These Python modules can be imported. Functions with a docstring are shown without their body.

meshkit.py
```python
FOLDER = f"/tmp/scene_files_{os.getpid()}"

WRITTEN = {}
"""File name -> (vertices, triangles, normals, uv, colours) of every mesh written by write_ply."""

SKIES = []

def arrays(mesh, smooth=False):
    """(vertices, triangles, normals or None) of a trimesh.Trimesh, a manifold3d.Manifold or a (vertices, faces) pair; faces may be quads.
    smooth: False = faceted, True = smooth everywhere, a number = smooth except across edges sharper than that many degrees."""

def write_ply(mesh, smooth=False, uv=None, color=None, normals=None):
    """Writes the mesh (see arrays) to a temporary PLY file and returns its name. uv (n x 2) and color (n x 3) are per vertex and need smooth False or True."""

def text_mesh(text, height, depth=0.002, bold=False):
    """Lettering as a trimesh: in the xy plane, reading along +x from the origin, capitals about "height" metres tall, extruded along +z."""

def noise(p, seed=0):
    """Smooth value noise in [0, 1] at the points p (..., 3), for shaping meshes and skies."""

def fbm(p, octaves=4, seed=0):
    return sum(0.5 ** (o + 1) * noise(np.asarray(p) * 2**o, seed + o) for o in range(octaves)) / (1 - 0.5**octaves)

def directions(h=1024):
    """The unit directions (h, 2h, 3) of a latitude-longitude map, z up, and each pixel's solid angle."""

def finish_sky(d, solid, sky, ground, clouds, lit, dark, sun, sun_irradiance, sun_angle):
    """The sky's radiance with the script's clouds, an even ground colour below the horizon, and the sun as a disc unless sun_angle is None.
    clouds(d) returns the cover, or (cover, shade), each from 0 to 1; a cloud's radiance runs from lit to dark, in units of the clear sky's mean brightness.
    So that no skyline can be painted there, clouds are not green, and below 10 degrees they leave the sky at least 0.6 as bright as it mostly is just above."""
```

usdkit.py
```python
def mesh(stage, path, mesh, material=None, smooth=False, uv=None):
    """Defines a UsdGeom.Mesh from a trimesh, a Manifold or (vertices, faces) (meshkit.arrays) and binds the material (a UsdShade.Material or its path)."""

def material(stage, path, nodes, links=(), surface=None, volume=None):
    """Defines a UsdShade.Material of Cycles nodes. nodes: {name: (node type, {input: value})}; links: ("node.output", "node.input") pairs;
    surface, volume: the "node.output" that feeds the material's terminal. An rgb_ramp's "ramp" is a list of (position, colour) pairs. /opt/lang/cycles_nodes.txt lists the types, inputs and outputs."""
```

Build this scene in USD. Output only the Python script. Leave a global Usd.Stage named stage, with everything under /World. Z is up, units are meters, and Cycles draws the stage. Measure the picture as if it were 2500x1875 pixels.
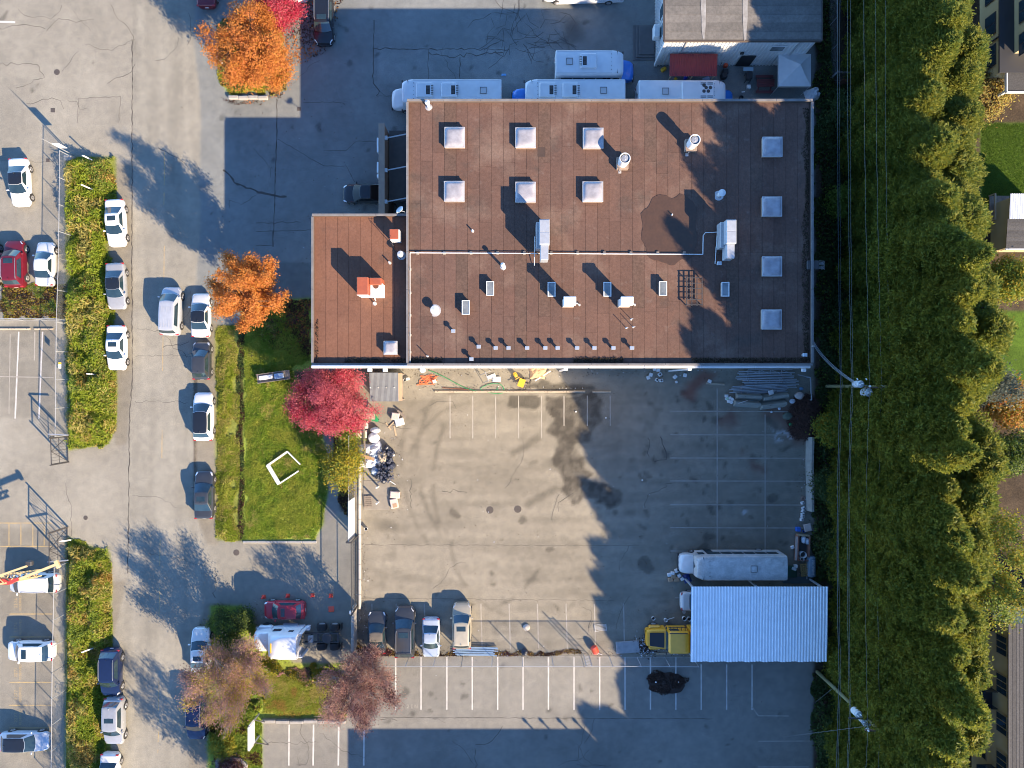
import math, random
import numpy as np, trimesh, usdkit, meshkit
from scipy import ndimage
from PIL import Image, ImageDraw
from pxr import Usd, UsdGeom, UsdLux, UsdShade, Sdf, Gf, Vt

stage = Usd.Stage.CreateInMemory()
UsdGeom.SetStageUpAxis(stage, UsdGeom.Tokens.z)
UsdGeom.SetStageMetersPerUnit(stage, 1.0)
stage.SetDefaultPrim(UsdGeom.Xform.Define(stage, '/World').GetPrim())
UsdGeom.Scope.Define(stage, '/World/Looks')

# ---------------------------------------------------------------- camera, sky, sun
H = 68.8                       # height of the drone above the ground, metres
PPM = 25.0                     # photo pixels to the metre on the ground
cam = UsdGeom.Camera.Define(stage, '/World/camera')
cam.AddTranslateOp().Set(Gf.Vec3d(0, 0, H))
cam.CreateFocalLengthAttr(24.0)
cam.CreateHorizontalApertureAttr(24.0 * (2500 / PPM) / H)
cam.CreateVerticalApertureAttr(24.0 * (1875 / PPM) / H)
cam.CreateClippingRangeAttr(Gf.Vec2f(0.5, 3000))
EXPOSURE = 1.52
cam.CreateExposureAttr(EXPOSURE)

SUN_EL = math.radians(26.6)
SUN_XY = np.array([0.688, -0.726]); SUN_XY = SUN_XY / np.linalg.norm(SUN_XY)
SUN = np.array([*(SUN_XY * math.cos(SUN_EL)), math.sin(SUN_EL)])
SKY_STRENGTH = 0.13
usdkit.material(stage, '/World/Looks/sky_light',
    {'sky': ('sky_texture', {'sky_type': 'single_scattering', 'sun_disc': False, 'sun_elevation': SUN_EL,
             'sun_rotation': math.atan2(SUN_XY[0], SUN_XY[1]), 'air_density': 1.0, 'aerosol_density': 0.05, 'ozone_density': 8.0}),
     'bg': ('background_shader', {'strength': SKY_STRENGTH})},
    [('sky.color', 'bg.color')], surface='bg.background')
dome = UsdLux.DomeLight.Define(stage, '/World/sky')
UsdShade.MaterialBindingAPI.Apply(dome.GetPrim()).Bind(UsdShade.Material.Get(stage, '/World/Looks/sky_light'))
dome.GetPrim().SetCustomDataByKey('kind', 'structure')
sun = UsdLux.DistantLight.Define(stage, '/World/sun')
sun.CreateIntensityAttr(1.25); sun.CreateAngleAttr(0.5); sun.CreateColorAttr(Gf.Vec3f(1.0, 0.80, 0.56))
sun.CreateNormalizeAttr(True)
_r = Gf.Rotation(Gf.Vec3d(0, 0, 1), Gf.Vec3d(*map(float, SUN)))
sun.AddTransformOp().Set(Gf.Matrix4d().SetRotate(_r))

# ---------------------------------------------------------------- helpers
def W(px, py, h=0.0):
    """The point at height h that stands where the photo's pixel is (the drone looks straight down on the middle)."""
    s = (1 - h / H) / PPM
    return np.array([(px - 1250) * s, (937.5 - py) * s, h])

_names = {}
def numbered(parent, name):
    k = (parent, name)
    n = _names.get(k, 0); _names[k] = n + 1
    return f'{parent}/{name}' if n == 0 else f'{parent}/{name}_{n:03d}'

def tag(p, label=None, cat=None, group=None, kind=None):
    p = p.GetPrim() if hasattr(p, 'GetPrim') else p
    for k, v in (('label', label), ('category', cat), ('group', group), ('kind', kind)):
        if v: p.SetCustomDataByKey(k, v)
    return p

def ppath(parent):
    return '/World' if parent is None else str(parent.GetPath())

def obj(name, mesh, mat, parent=None, smooth=False):
    if hasattr(mesh, 'mesh'): mesh = mesh.mesh()
    m = usdkit.mesh(stage, numbered(ppath(parent), name), mesh, mat, smooth=smooth)
    return m.GetPrim()

def thing(name, label, cat, loc=(0, 0, 0), rz=0.0, group=None, scale=None):
    x = UsdGeom.Xform.Define(stage, numbered('/World', name))
    x.AddTranslateOp().Set(Gf.Vec3d(*map(float, loc)))
    if rz: x.AddRotateZOp().Set(float(rz))
    if scale is not None: x.AddScaleOp().Set(Gf.Vec3f(*(map(float, scale) if np.ndim(scale) else (scale,) * 3)))
    return tag(x, label, cat, group)

def copy_of(src, name, label, cat, loc, rz=0.0, group=None, scale=None):
    t = thing(name, label, cat, loc, rz, group, scale)
    t.GetReferences().AddInternalReference(src.GetPath()); t.SetInstanceable(True)
    return t

def proto(name):
    """A class prim that copies refer to."""
    return stage.CreateClassPrim(f'/World/{name}_source')

class B:
    """Collects simple shapes into one mesh."""
    def __init__(s): s.v, s.f, s.n = [], [], 0
    def add(s, v, f):
        v = np.asarray(v, float).reshape(-1, 3); f = np.asarray(f, int)
        if f.shape[1] == 4: f = np.vstack([f[:, [0, 1, 2]], f[:, [0, 2, 3]]])
        s.v.append(v); s.f.append(f + s.n); s.n += len(v); return s
    def box(s, c, d, rz=0.0, taper=1.0):
        x, y, z = np.asarray(d, float) / 2
        v = np.array([[-x, -y, -z], [x, -y, -z], [x, y, -z], [-x, y, -z], [-x * taper, -y * taper, z], [x * taper, -y * taper, z], [x * taper, y * taper, z], [-x * taper, y * taper, z]])
        if rz:
            a = math.radians(rz); ca, sa = math.cos(a), math.sin(a)
            v = v @ np.array([[ca, sa, 0], [-sa, ca, 0], [0, 0, 1]])
        return s.add(v + np.asarray(c, float), [[3, 2, 1, 0], [4, 5, 6, 7], [0, 1, 5, 4], [1, 2, 6, 5], [2, 3, 7, 6], [3, 0, 4, 7]])
    def cbox(s, c, d, bevel=0.03, rz=0.0):
        """A box with chamfered edges."""
        x, y, z = np.asarray(d, float) / 2; b = min(bevel, x * .6, y * .6, z * .6)
        p = []
        for sx in (-1, 1):
            for sy in (-1, 1):
                for sz in (-1, 1):
                    p += [[sx * x, sy * (y - b), sz * (z - b)], [sx * (x - b), sy * y, sz * (z - b)], [sx * (x - b), sy * (y - b), sz * z]]
        h = trimesh.convex.convex_hull(np.array(p))
        v = np.array(h.vertices)
        if rz:
            a = math.radians(rz); ca, sa = math.cos(a), math.sin(a)
            v = v @ np.array([[ca, sa, 0], [-sa, ca, 0], [0, 0, 1]])
        return s.add(v + np.asarray(c, float), h.faces)
    def bar(s, p0, p1, w, h=None, up=(0, 0, 1)):
        """A square bar from p0 to p1."""
        h = w if h is None else h
        p0, p1 = np.asarray(p0, float), np.asarray(p1, float); t = p1 - p0; t = t / (np.linalg.norm(t) + 1e-9)
        u = np.asarray(up, float)
        if abs(t @ u) > 0.95: u = np.array([1.0, 0, 0])
        a = np.cross(u, t); a /= np.linalg.norm(a); b = np.cross(t, a)
        v = [p + i * a * w / 2 + j * b * h / 2 for p in (p0, p1) for i, j in ((-1, -1), (1, -1), (1, 1), (-1, 1))]
        return s.add(v, [[3, 2, 1, 0], [4, 5, 6, 7], [0, 1, 5, 4], [1, 2, 6, 5], [2, 3, 7, 6], [3, 0, 4, 7]])
    def tube(s, pts, r, n=8, cap=True):
        p = np.asarray(pts, float); r = np.broadcast_to(np.asarray(r, float), (len(p),))
        t = np.gradient(p, axis=0); t /= np.linalg.norm(t, axis=1, keepdims=True) + 1e-12
        a = np.cross(t, np.where(np.abs(t[:, 2:]) < 0.9, [0, 0, 1.0], [1.0, 0, 0])); a /= np.linalg.norm(a, axis=1, keepdims=True) + 1e-12
        b = np.cross(t, a); g = np.arange(n) * 2 * math.pi / n
        v = p[:, None] + r[:, None, None] * (np.cos(g)[None, :, None] * a[:, None] + np.sin(g)[None, :, None] * b[:, None])
        i, j = np.meshgrid(np.arange(len(p) - 1), np.arange(n), indexing='ij')
        q = np.stack([i * n + j, i * n + (j + 1) % n, (i + 1) * n + (j + 1) % n, (i + 1) * n + j], -1).reshape(-1, 4)
        f = np.vstack([q[:, [0, 1, 2]], q[:, [0, 2, 3]]]); vv = v.reshape(-1, 3)
        if cap:
            m = len(vv); vv = np.vstack([vv, p[0], p[-1]]); k = np.arange(n); e = (len(p) - 1) * n
            f = np.vstack([f, np.stack([np.full(n, m), (k + 1) % n, k], 1), np.stack([np.full(n, m + 1), e + k, e + (k + 1) % n], 1)])
        return s.add(vv, f)
    def cyl(s, p0, p1, r0, r1=None, n=12, cap=True): return s.tube([p0, p1], [r0, r0 if r1 is None else r1], n, cap)
    def lathe(s, prof, c=(0, 0, 0), n=16):
        """prof: (radius, z) from bottom to top, turned about z."""
        prof = np.asarray(prof, float); g = np.arange(n) * 2 * math.pi / n
        v = np.stack([prof[:, :1] * np.cos(g), prof[:, :1] * np.sin(g), np.repeat(prof[:, 1:], n, 1)], -1)
        i, j = np.meshgrid(np.arange(len(prof) - 1), np.arange(n), indexing='ij')
        q = np.stack([i * n + j, i * n + (j + 1) % n, (i + 1) * n + (j + 1) % n, (i + 1) * n + j], -1).reshape(-1, 4)
        return s.add(v.reshape(-1, 3) + np.asarray(c, float), q)
    def grid(s, P):
        """P: (n, m, 3) points."""
        n, m = P.shape[:2]; i, j = np.meshgrid(np.arange(n - 1), np.arange(m - 1), indexing='ij')
        q = np.stack([i * m + j, (i + 1) * m + j, (i + 1) * m + j + 1, i * m + j + 1], -1).reshape(-1, 4)
        return s.add(P.reshape(-1, 3), q)
    def poly(s, pts, z0, z1):
        """A prism over a polygon of (x, y)."""
        from shapely.geometry import Polygon
        m = trimesh.creation.extrude_polygon(Polygon(pts), z1 - z0, engine='earcut')
        return s.add(np.array(m.vertices) + [0, 0, z0], m.faces)
    def mesh(s): return (np.vstack(s.v), np.vstack(s.f))
    def xf(s, rz=0.0, loc=(0, 0, 0), rx=0.0, ry=0.0):
        M = trimesh.transformations.euler_matrix(math.radians(rx), math.radians(ry), math.radians(rz))[:3, :3]
        s.v = [v @ M.T + np.asarray(loc, float) for v in s.v]; return s

# ---------------------------------------------------------------- materials
MATS = {}
def mat(name, c, c2=None, rough=0.6, scale=1.5, metal=0.0, spec=0.5, bump=0.0, bscale=20.0, coat=0.0, detail=5.0, contrast=1.0, island=0.0, fine=0.0, fscale=40.0, vcol=None, trans=0.0, stretch=None, patch=None):
    """A principled surface whose colour runs from c to c2 over noise laid in the world."""
    if name in MATS: return MATS[name]
    c2 = c if c2 is None else c2
    nd = {'g': ('geometry', {}), 'p': ('principled_bsdf', {'roughness': rough, 'metallic': metal, 'specular_ior_level': spec, 'coat_weight': coat})}
    ln = []
    pos = 'g.position'
    if stretch:
        nd['map'] = ('mapping', {'scale': stretch}); ln.append(('g.position', 'map.vector')); pos = 'map.vector'
    nd['n'] = ('noise_texture', {'scale': scale, 'detail': detail, 'roughness': 0.6})
    nd['r'] = ('map_range', {'from_min': 0.5 - 0.22 / contrast, 'from_max': 0.5 + 0.22 / contrast, 'clamp': True})
    nd['m'] = ('mix_color', {'a': c, 'b': c2})
    ln += [(pos, 'n.vector'), ('n.fac', 'r.value'), ('r.result', 'm.fac')]
    out = 'm.result'
    if patch:
        for k, (pc, psc, lo, hi, amt) in enumerate(patch):
            nd[f'pn{k}'] = ('noise_texture', {'scale': psc, 'detail': 8.0, 'roughness': 0.62}); nd[f'pr{k}'] = ('map_range', {'from_min': lo, 'from_max': hi, 'to_max': amt, 'clamp': True}); nd[f'po{k}'] = ('vector_math', {'math_type': 'add', 'vector2': (17.0 * k + 3, 5.0 * k, 1.0)}); nd[f'pm{k}'] = ('mix_color', {'b': pc})
            ln += [('g.position', f'po{k}.vector1'), (f'po{k}.vector', f'pn{k}.vector'), (f'pn{k}.fac', f'pr{k}.value'), (f'pr{k}.result', f'pm{k}.fac'), (out, f'pm{k}.a')]; out = f'pm{k}.result'
    if vcol:
        nd['vc'] = ('attribute', {'attribute': vcol}); nd['vm'] = ('mix_color', {'blend_type': 'multiply', 'fac': 1.0})
        ln += [('vc.color', 'vm.a'), (out, 'vm.b')]; out = 'vm.result'
    if fine:
        nd['fn'] = ('noise_texture', {'scale': fscale, 'detail': 3.0, 'roughness': 0.7})
        nd['fr'] = ('map_range', {'from_min': 0.3, 'from_max': 0.7, 'to_min': 1 - fine, 'to_max': 1 + fine})
        nd['fm'] = ('vector_math', {'math_type': 'scale'})
        ln += [('g.position', 'fn.vector'), ('fn.fac', 'fr.value'), (out, 'fm.vector1'), ('fr.result', 'fm.scale')]; out = 'fm.vector'
    if island:
        nd['ir'] = ('map_range', {'to_min': 1 - island, 'to_max': 1 + island})
        nd['im'] = ('vector_math', {'math_type': 'scale'})
        ln += [('g.random_per_island', 'ir.value'), (out, 'im.vector1'), ('ir.result', 'im.scale')]; out = 'im.vector'
    ln.append((out, 'p.base_color'))
    if bump:
        nd['bn'] = ('noise_texture', {'scale': bscale, 'detail': 4.0, 'roughness': 0.65})
        nd['b'] = ('bump', {'strength': bump, 'distance': 0.05})
        ln += [('g.position', 'bn.vector'), ('bn.fac', 'b.height'), ('b.normal', 'p.normal')]
    surf = 'p.BSDF'
    if trans:
        nd['t'] = ('translucent_bsdf', {}); nd['mx'] = ('mix_closure', {'fac': trans})
        ln += [(out, 't.color'), ('p.BSDF', 'mx.closure1'), ('t.BSDF', 'mx.closure2')]; surf = 'mx.closure'
    MATS[name] = usdkit.material(stage, f'/World/Looks/{name}', nd, ln, surface=surf)
    return MATS[name]

def paint(name, c, rough=0.35, metal=0.0, dirt=0.12):
    return mat('paint_' + name, c, tuple(x * (1 - dirt) for x in c), rough=rough, scale=2.5, metal=metal, coat=0.6)

GLASS = mat('dark_glass', (0.012, 0.026, 0.034), (0.022, 0.042, 0.052), rough=0.06, spec=1.0)
BLACK = mat('black_plastic', (0.018, 0.018, 0.02), (0.03, 0.03, 0.032), rough=0.55)
RUBBER = mat('rubber', (0.02, 0.02, 0.021), (0.035, 0.034, 0.033), rough=0.85)
RIM = mat('rim_alloy', (0.45, 0.45, 0.46), (0.36, 0.36, 0.37), rough=0.35, metal=0.6)
STEEL = mat('galvanised_steel', (0.42, 0.43, 0.44), (0.33, 0.34, 0.35), rough=0.45, metal=0.4, scale=4)
DARKSTEEL = mat('dark_steel', (0.05, 0.05, 0.055), (0.08, 0.075, 0.07), rough=0.6, metal=0.3)
WHITE = mat('white_paint', (0.72, 0.72, 0.70), (0.62, 0.62, 0.60), rough=0.5, scale=1.2)
CONC = mat('concrete', (0.36, 0.34, 0.31), (0.26, 0.245, 0.22), rough=0.9, scale=2.0, fine=0.15, bump=0.3)
WOODG = mat('grey_wood', (0.25, 0.21, 0.17), (0.17, 0.14, 0.115), rough=0.85, scale=3, fine=0.2)
WOODY = mat('pale_wood', (0.50, 0.38, 0.24), (0.40, 0.29, 0.18), rough=0.8, scale=3, fine=0.15)
REDLAMP = mat('red_lamp', (0.35, 0.015, 0.02), rough=0.2, coat=0.5)
CLEARLAMP = mat('clear_lamp', (0.62, 0.64, 0.66), rough=0.12, coat=0.8)
ORANGE = mat('orange_plastic', (0.75, 0.10, 0.03), (0.65, 0.08, 0.03), rough=0.5)
YELLOWP = mat('yellow_plastic', (0.75, 0.42, 0.03), rough=0.5)
BLUEP = mat('blue_plastic', (0.03, 0.14, 0.50), rough=0.45)
GREENP = mat('green_paint', (0.02, 0.30, 0.10), (0.02, 0.22, 0.08), rough=0.5)
# ---------------------------------------------------------------- the ground: one grid, cut into its kinds of surface
GX = np.arange(-200, 2702, 4.5); GY = np.arange(-180, 2082, 4.5)
RX0, RY0, RS = -260, -240, 0.5                                     # raster for the outlines of surfaces and stains
RW, RH = int(3020 * RS), int(2400 * RS)
def raster(polys, blur=0.0, value=255, lines=(), circles=()):
    im = Image.new('L', (RW, RH)); d = ImageDraw.Draw(im)
    t = lambda p: ((p[0] - RX0) * RS, (p[1] - RY0) * RS)
    for p in polys: d.polygon([t(q) for q in p], fill=value)
    for pts, w in lines: d.line([t(q) for q in pts], fill=value, width=max(1, round(w * RS)), joint='curve')
    for x, y, r in circles:
        a, b = t((x, y)); d.ellipse([a - r * RS, b - r * RS, a + r * RS, b + r * RS], fill=value)
    a = np.asarray(im, np.float32) / 255
    return ndimage.gaussian_filter(a, blur * RS) if blur else a
def sample(a, x, y, order=1):
    return ndimage.map_coordinates(a, [(y - RY0) * RS, (x - RX0) * RS], order=order, mode='nearest')

R = lambda x0, y0, x1, y1: [(x0, y0), (x1, y0), (x1, y1), (x0, y1)]
ROAD = [(324, -240), (324, 640), (324, 930), (318, 1000), (313, 1090), (312, 1400), (292, 1500), (268, 1600), (262, 2200), (462, 2200), (462, 1700), (470, 1560), (500, 1480), (548, 1440), (545, 1400), (505, 1330), (472, 1240), (470, 820), (476, 700), (489, 560), (489, 250), (476, 120), (474, -240)]
REGIONS = [                                                        # later ones lie over earlier ones
    ('earth', [R(-260, -240, 2760, 2160)]),
    ('west_parking_lot', [R(-260, -240, 330, 2160)]),
    ('upper_yard', [R(440, -240, 1988, 905)]),
    ('fenced_yard', [R(868, 893, 1988, 1604)]),
    ('lower_parking_lot', [[(640, 1752), (850, 1752), (850, 1604), (1985, 1604), (1985, 2160), (640, 2160)]]),
    ('driveway', [[(440, 1290), (765, 1318), (800, 1250), (868, 1250), (868, 1600), (800, 1640), (700, 1640), (625, 1540), (590, 1480), (520, 1475), (440, 1560)]]),
    ('verge', [R(480, 790, 532, 1330), [(440, 1475), (520, 1475), (520, 2160), (440, 2160)], [(262, 400), (330, 400), (330, 1080), (285, 1090), (262, 900)], [(262, 1420), (312, 1420), (290, 1520), (262, 1620)]]),
    ('road', [ROAD]),
    ('lawn', [[(590, 730), (762, 730), (762, 905), (715, 905), (760, 1000), (792, 1060), (803, 1130), (801, 1210), (792, 1270), (768, 1318), (588, 1320), (586, 900)], R(620, 1620, 845, 1754), [(515, 1480), (590, 1478), (628, 1535), (720, 1625), (640, 1754), (640, 1875), (640, 2160), (515, 2160), (505, 1700)], [(540, 55), (690, 55), (692, 215), (560, 236), (533, 190)], R(700, -240, 706, 0)]),
    ('planting_strip', [[(160, 385), (282, 385), (285, 520), (262, 560), (285, 900), (285, 1040), (265, 1085), (165, 1100)], [(160, 1310), (270, 1350), (275, 1600), (262, 2160), (160, 2160)], [(526, 800), (592, 790), (592, 1322), (530, 1318)]]),
    ('footpath', [[(790, 1060), (812, 1060), (822, 1160), (830, 1250), (800, 1275), (792, 1270), (802, 1200), (803, 1130)]]),
    ('backyard_lawn', [[(2395, 300), (2760, 300), (2760, 560), (2395, 560)], R(2395, 760, 2760, 940)]),
]
ids = np.zeros((RH, RW), np.uint8)
for k, (nm, polys) in enumerate(REGIONS): ids[raster(polys) > 0.5] = k
PXg, PYg = np.meshgrid(GX, GY)
pts3 = np.stack([PXg / 25, PYg / 25, 0 * PXg], -1)
n_lo = meshkit.fbm(pts3 * 0.12, 4, 1); n_mid = meshkit.fbm(pts3 * 0.6, 4, 2); n_hi = meshkit.fbm(pts3 * 2.2, 3, 3)
n_x = meshkit.fbm(pts3 * [0.25, 1.4, 1], 4, 4); n_y = meshkit.fbm(pts3 * [1.6, 0.12, 1], 4, 5)
wx = (meshkit.fbm(pts3 * 0.5, 4, 6) - .5) * 60; wy = (meshkit.fbm(pts3 * 0.5, 4, 7) - .5) * 60
def stain(polys=(), blur=4, warp=0.5, lines=(), circles=()):
    a = raster(polys, blur, 255, lines, circles)
    return np.clip(sample(a, PXg + wx * warp, PYg + wy * warp), 0, 1)
BASE = {'earth': (.075, .055, .038), 'west_parking_lot': (.258, .240, .196), 'upper_yard': (.185, .193, .183), 'fenced_yard': (.238, .214, .166), 'lower_parking_lot': (.212, .203, .178),
        'driveway': (.225, .212, .174), 'verge': (.202, .182, .142), 'road': (.246, .231, .189), 'lawn': (.22, .28, .045), 'planting_strip': (.19, .21, .045), 'footpath': (.20, .19, .175), 'backyard_lawn': (.075, .13, .016)}
gid = ids[np.clip(((PYg - RY0) * RS).astype(int), 0, RH - 1), np.clip(((PXg - RX0) * RS).astype(int), 0, RW - 1)]
# colours of neighbouring pavements run softly into one another
img = np.zeros((RH, RW, 3), np.float32)
for k, (nm, _) in enumerate(REGIONS): img[ids == k] = BASE[nm]
img = np.stack([ndimage.gaussian_filter(img[..., c], 1.2) for c in range(3)], -1)
col = np.stack([sample(img[..., c], PXg + wx * .12, PYg + wy * .12) for c in range(3)], -1)
paved = np.isin(gid, [1, 2, 3, 4, 5, 6, 7, 10])
col *= (1 + paved * ((n_lo - .5) * .35 + (n_mid - .5) * .28 + (n_hi - .5) * .16))[..., None]
col *= (1 + (~paved) * ((n_mid - .5) * .7 + (n_hi - .5) * .5))[..., None]
road = (gid == 7)
col *= (1 + road * (n_y - .5) * .30)[..., None]
col *= (1 + (gid == 3) * (n_x - .5) * .45 - (gid == 3) * np.clip(n_mid - .55, 0, 1) * 1.6 * np.clip(n_lo * 3 - 1, 0, 1))[..., None]
def lay(mask, c, amount=1.0):
    """Mixes the colour c over the ground where mask is."""
    global col
    a = (np.clip(mask, 0, 1) * amount)[..., None]
    col = col * (1 - a) + np.asarray(c) * a
def tone(mask, k):
    global col
    col = col * (1 + (k - 1) * np.clip(mask, 0, 1)[..., None])
Z3 = lambda pts, ox=1250, oy=625: [(ox + x / 2.654, oy + y / 2.654) for x, y in pts]
# wet run-off in the fenced yard
wet = Z3([(220, 900), (480, 890), (600, 960), (600, 1080), (560, 1130), (520, 1170), (540, 1210), (440, 1230), (430, 1270), (470, 1330), (470, 1390), (560, 1430), (500, 1460), (480, 1490), (640, 1500), (660, 1530), (720, 1560), (720, 1620), (640, 1640), (550, 1630), (600, 1590), (400, 1590), (360, 1540), (280, 1500), (350, 1490), (360, 1430), (330, 1390), (290, 1320), (280, 1260), (310, 1230), (290, 1180), (230, 1160), (250, 1080), (270, 1050), (220, 1000)])
wet2 = [Z3([(-20, 905), (60, 900), (190, 930), (190, 980), (150, 1010), (60, 980), (-20, 985)]), Z3([(0, 862), (220, 815), (400, 810), (520, 860), (540, 890), (480, 885), (0, 872)])]
w = stain([wet], 5, .7); w = np.clip((w - .22) * 1.7, 0, 1) * np.clip(.55 + n_y * .5 + (n_hi - .5) * .9, 0, 1.1)
tone(w, .30); tone(w * (n_hi > .55), .85)
lay(w, (.10, .085, .07), .25)
w2 = np.clip((stain(wet2, 4, .5) - .3) * 2, 0, 1); tone(w2, .42)
# splashes and faint arcs left by tyres
arcs = []
for cx, cy, r, a0, a1, wd in ((1165, 1150, 165, 95, 200, 9), (1165, 1150, 200, 90, 195, 9), (1350, 1120, 330, 150, 215, 10), (1350, 1120, 370, 150, 215, 9), (1200, 1000, 280, 20, 130, 8), (1480, 1180, 420, 160, 200, 10), (1290, 1320, 190, 180, 330, 7), (1100, 1250, 260, 250, 340, 8)):
    arcs.append(([(cx + r * math.cos(math.radians(a)), cy - r * math.sin(math.radians(a))) for a in np.arange(a0, a1, 4)], wd))
tone(stain(lines=arcs, blur=3, warp=.1) * np.clip((n_mid - .36) * 6, 0, 1), .70)
tone(stain(lines=[(Z3([(90, 1620), (300, 1500)]), 16), (Z3([(0, 1290), (190, 1175)]), 14), (Z3([(110, 1355), (165, 1325)]), 10)], blur=3, warp=.2), .66)
# oil spots
rs = np.random.default_rng(5)
cs = [(1689, 977, 7), (1674, 960, 6), (1730, 990, 9), (1757, 1021, 12), (1725, 1024, 6), (1700, 1170, 8), (1741, 1240, 9), (1722, 1308, 13), (1713, 1335, 12), (1740, 1305, 8), (1625, 1105, 9), (1335, 1353, 9), (1580, 1386, 20), (1640, 1520, 7), (1582, 1530, 9), (1570, 1165, 4), (1610, 1155, 4), (1275, 1270, 9), (1335, 1352, 8), (1880, 1030, 9), (1845, 1120, 9), (1893, 1210, 16), (1190, 1395, 4), (1100, 1250, 8), (998, 1700, 9), (1062, 1700, 5), (1125, 1698, 6), (1013, 1750, 7)]
cs += [(x, y, r) for x, y, r in zip(rs.uniform(1560, 1970, 60), rs.uniform(930, 1340, 60), rs.uniform(2, 5, 60))]
cs += [(x, y, r) for x, y, r in zip(rs.uniform(900, 1560, 26), rs.uniform(930, 1560, 26), rs.uniform(2, 4, 26))]
cs += [(x, y, r) for x, y, r in zip(rs.uniform(500, 1560, 50), rs.uniform(20, 520, 50), rs.uniform(2, 7, 50))]
cs += [(x, y, r) for x, y, r in zip(rs.uniform(900, 1950, 26), rs.uniform(1630, 1860, 26), rs.uniform(2, 5, 26))]
cs += [(15, 35, 7), (228, 145, 4), (95, 206, 3), (75, 217, 5), (90, 440, 0.1)]
tone(np.clip(stain(circles=cs, blur=2.0, warp=.75) * 1.4 * (.35 + n_hi), 0, 1), .58)
tone(np.clip(stain([[(1470, 380), (1560, 390), (1570, 420), (1500, 470)]], blur=3), 0, 1), 1.0)
# red-brown dust and rust by the steel heap, spilt white, scorched patches
lay(stain([Z3([(1120, 880), (1170, 800), (1230, 760), (1330, 770), (1300, 810), (1240, 830), (1200, 880), (1150, 950), (1110, 920)])], 5, .6), (.20, .075, .05), .75)
lay(stain([Z3([(1370, 1040), (1450, 1000), (1500, 1070), (1440, 1110), (1370, 1100)]), Z3([(1540, 1330), (1660, 1380), (1660, 1430), (1560, 1420)]), Z3([(1470, 1240), (1510, 1260), (1500, 1300), (1480, 1290)]), [(1840, 1010), (1960, 980), (1975, 1080), (1940, 1100), (1900, 1030)], Z3([(1450, 1400), (1490, 1440), (1500, 1465)])], 6, .8), (.16, .07, .05), .65)
sp = stain([[(1880, 1045), (1925, 1045), (1930, 1075), (1900, 1070)], Z3([(1480, 1640), (1530, 1640), (1520, 1659), (1500, 1680)])], 3, .7) * (n_hi > .5); lay(sp, (.45, .45, .44), .9)
tone(stain([[(905, 1278), (960, 1262), (985, 1290), (975, 1310), (930, 1300)], [(1000, 880), (1170, 895), (1150, 925), (1075, 925)]], 8, .8), .78)
tone(stain(lines=[([(868, 1300), (880, 1580)], 10), ([(900, 1588), (1350, 1598)], 14)], blur=6, warp=.5), .6)
# the scorched and leaf-filled patch in the lower lot is a heap, built later; a halo of fines lies round it
tone(stain([Z3([(880, 1060), (960, 1020), (1060, 1025), (1150, 1140), (1090, 1180), (920, 1150)], 1250, 1250)], 9, .5), .5)
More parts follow.
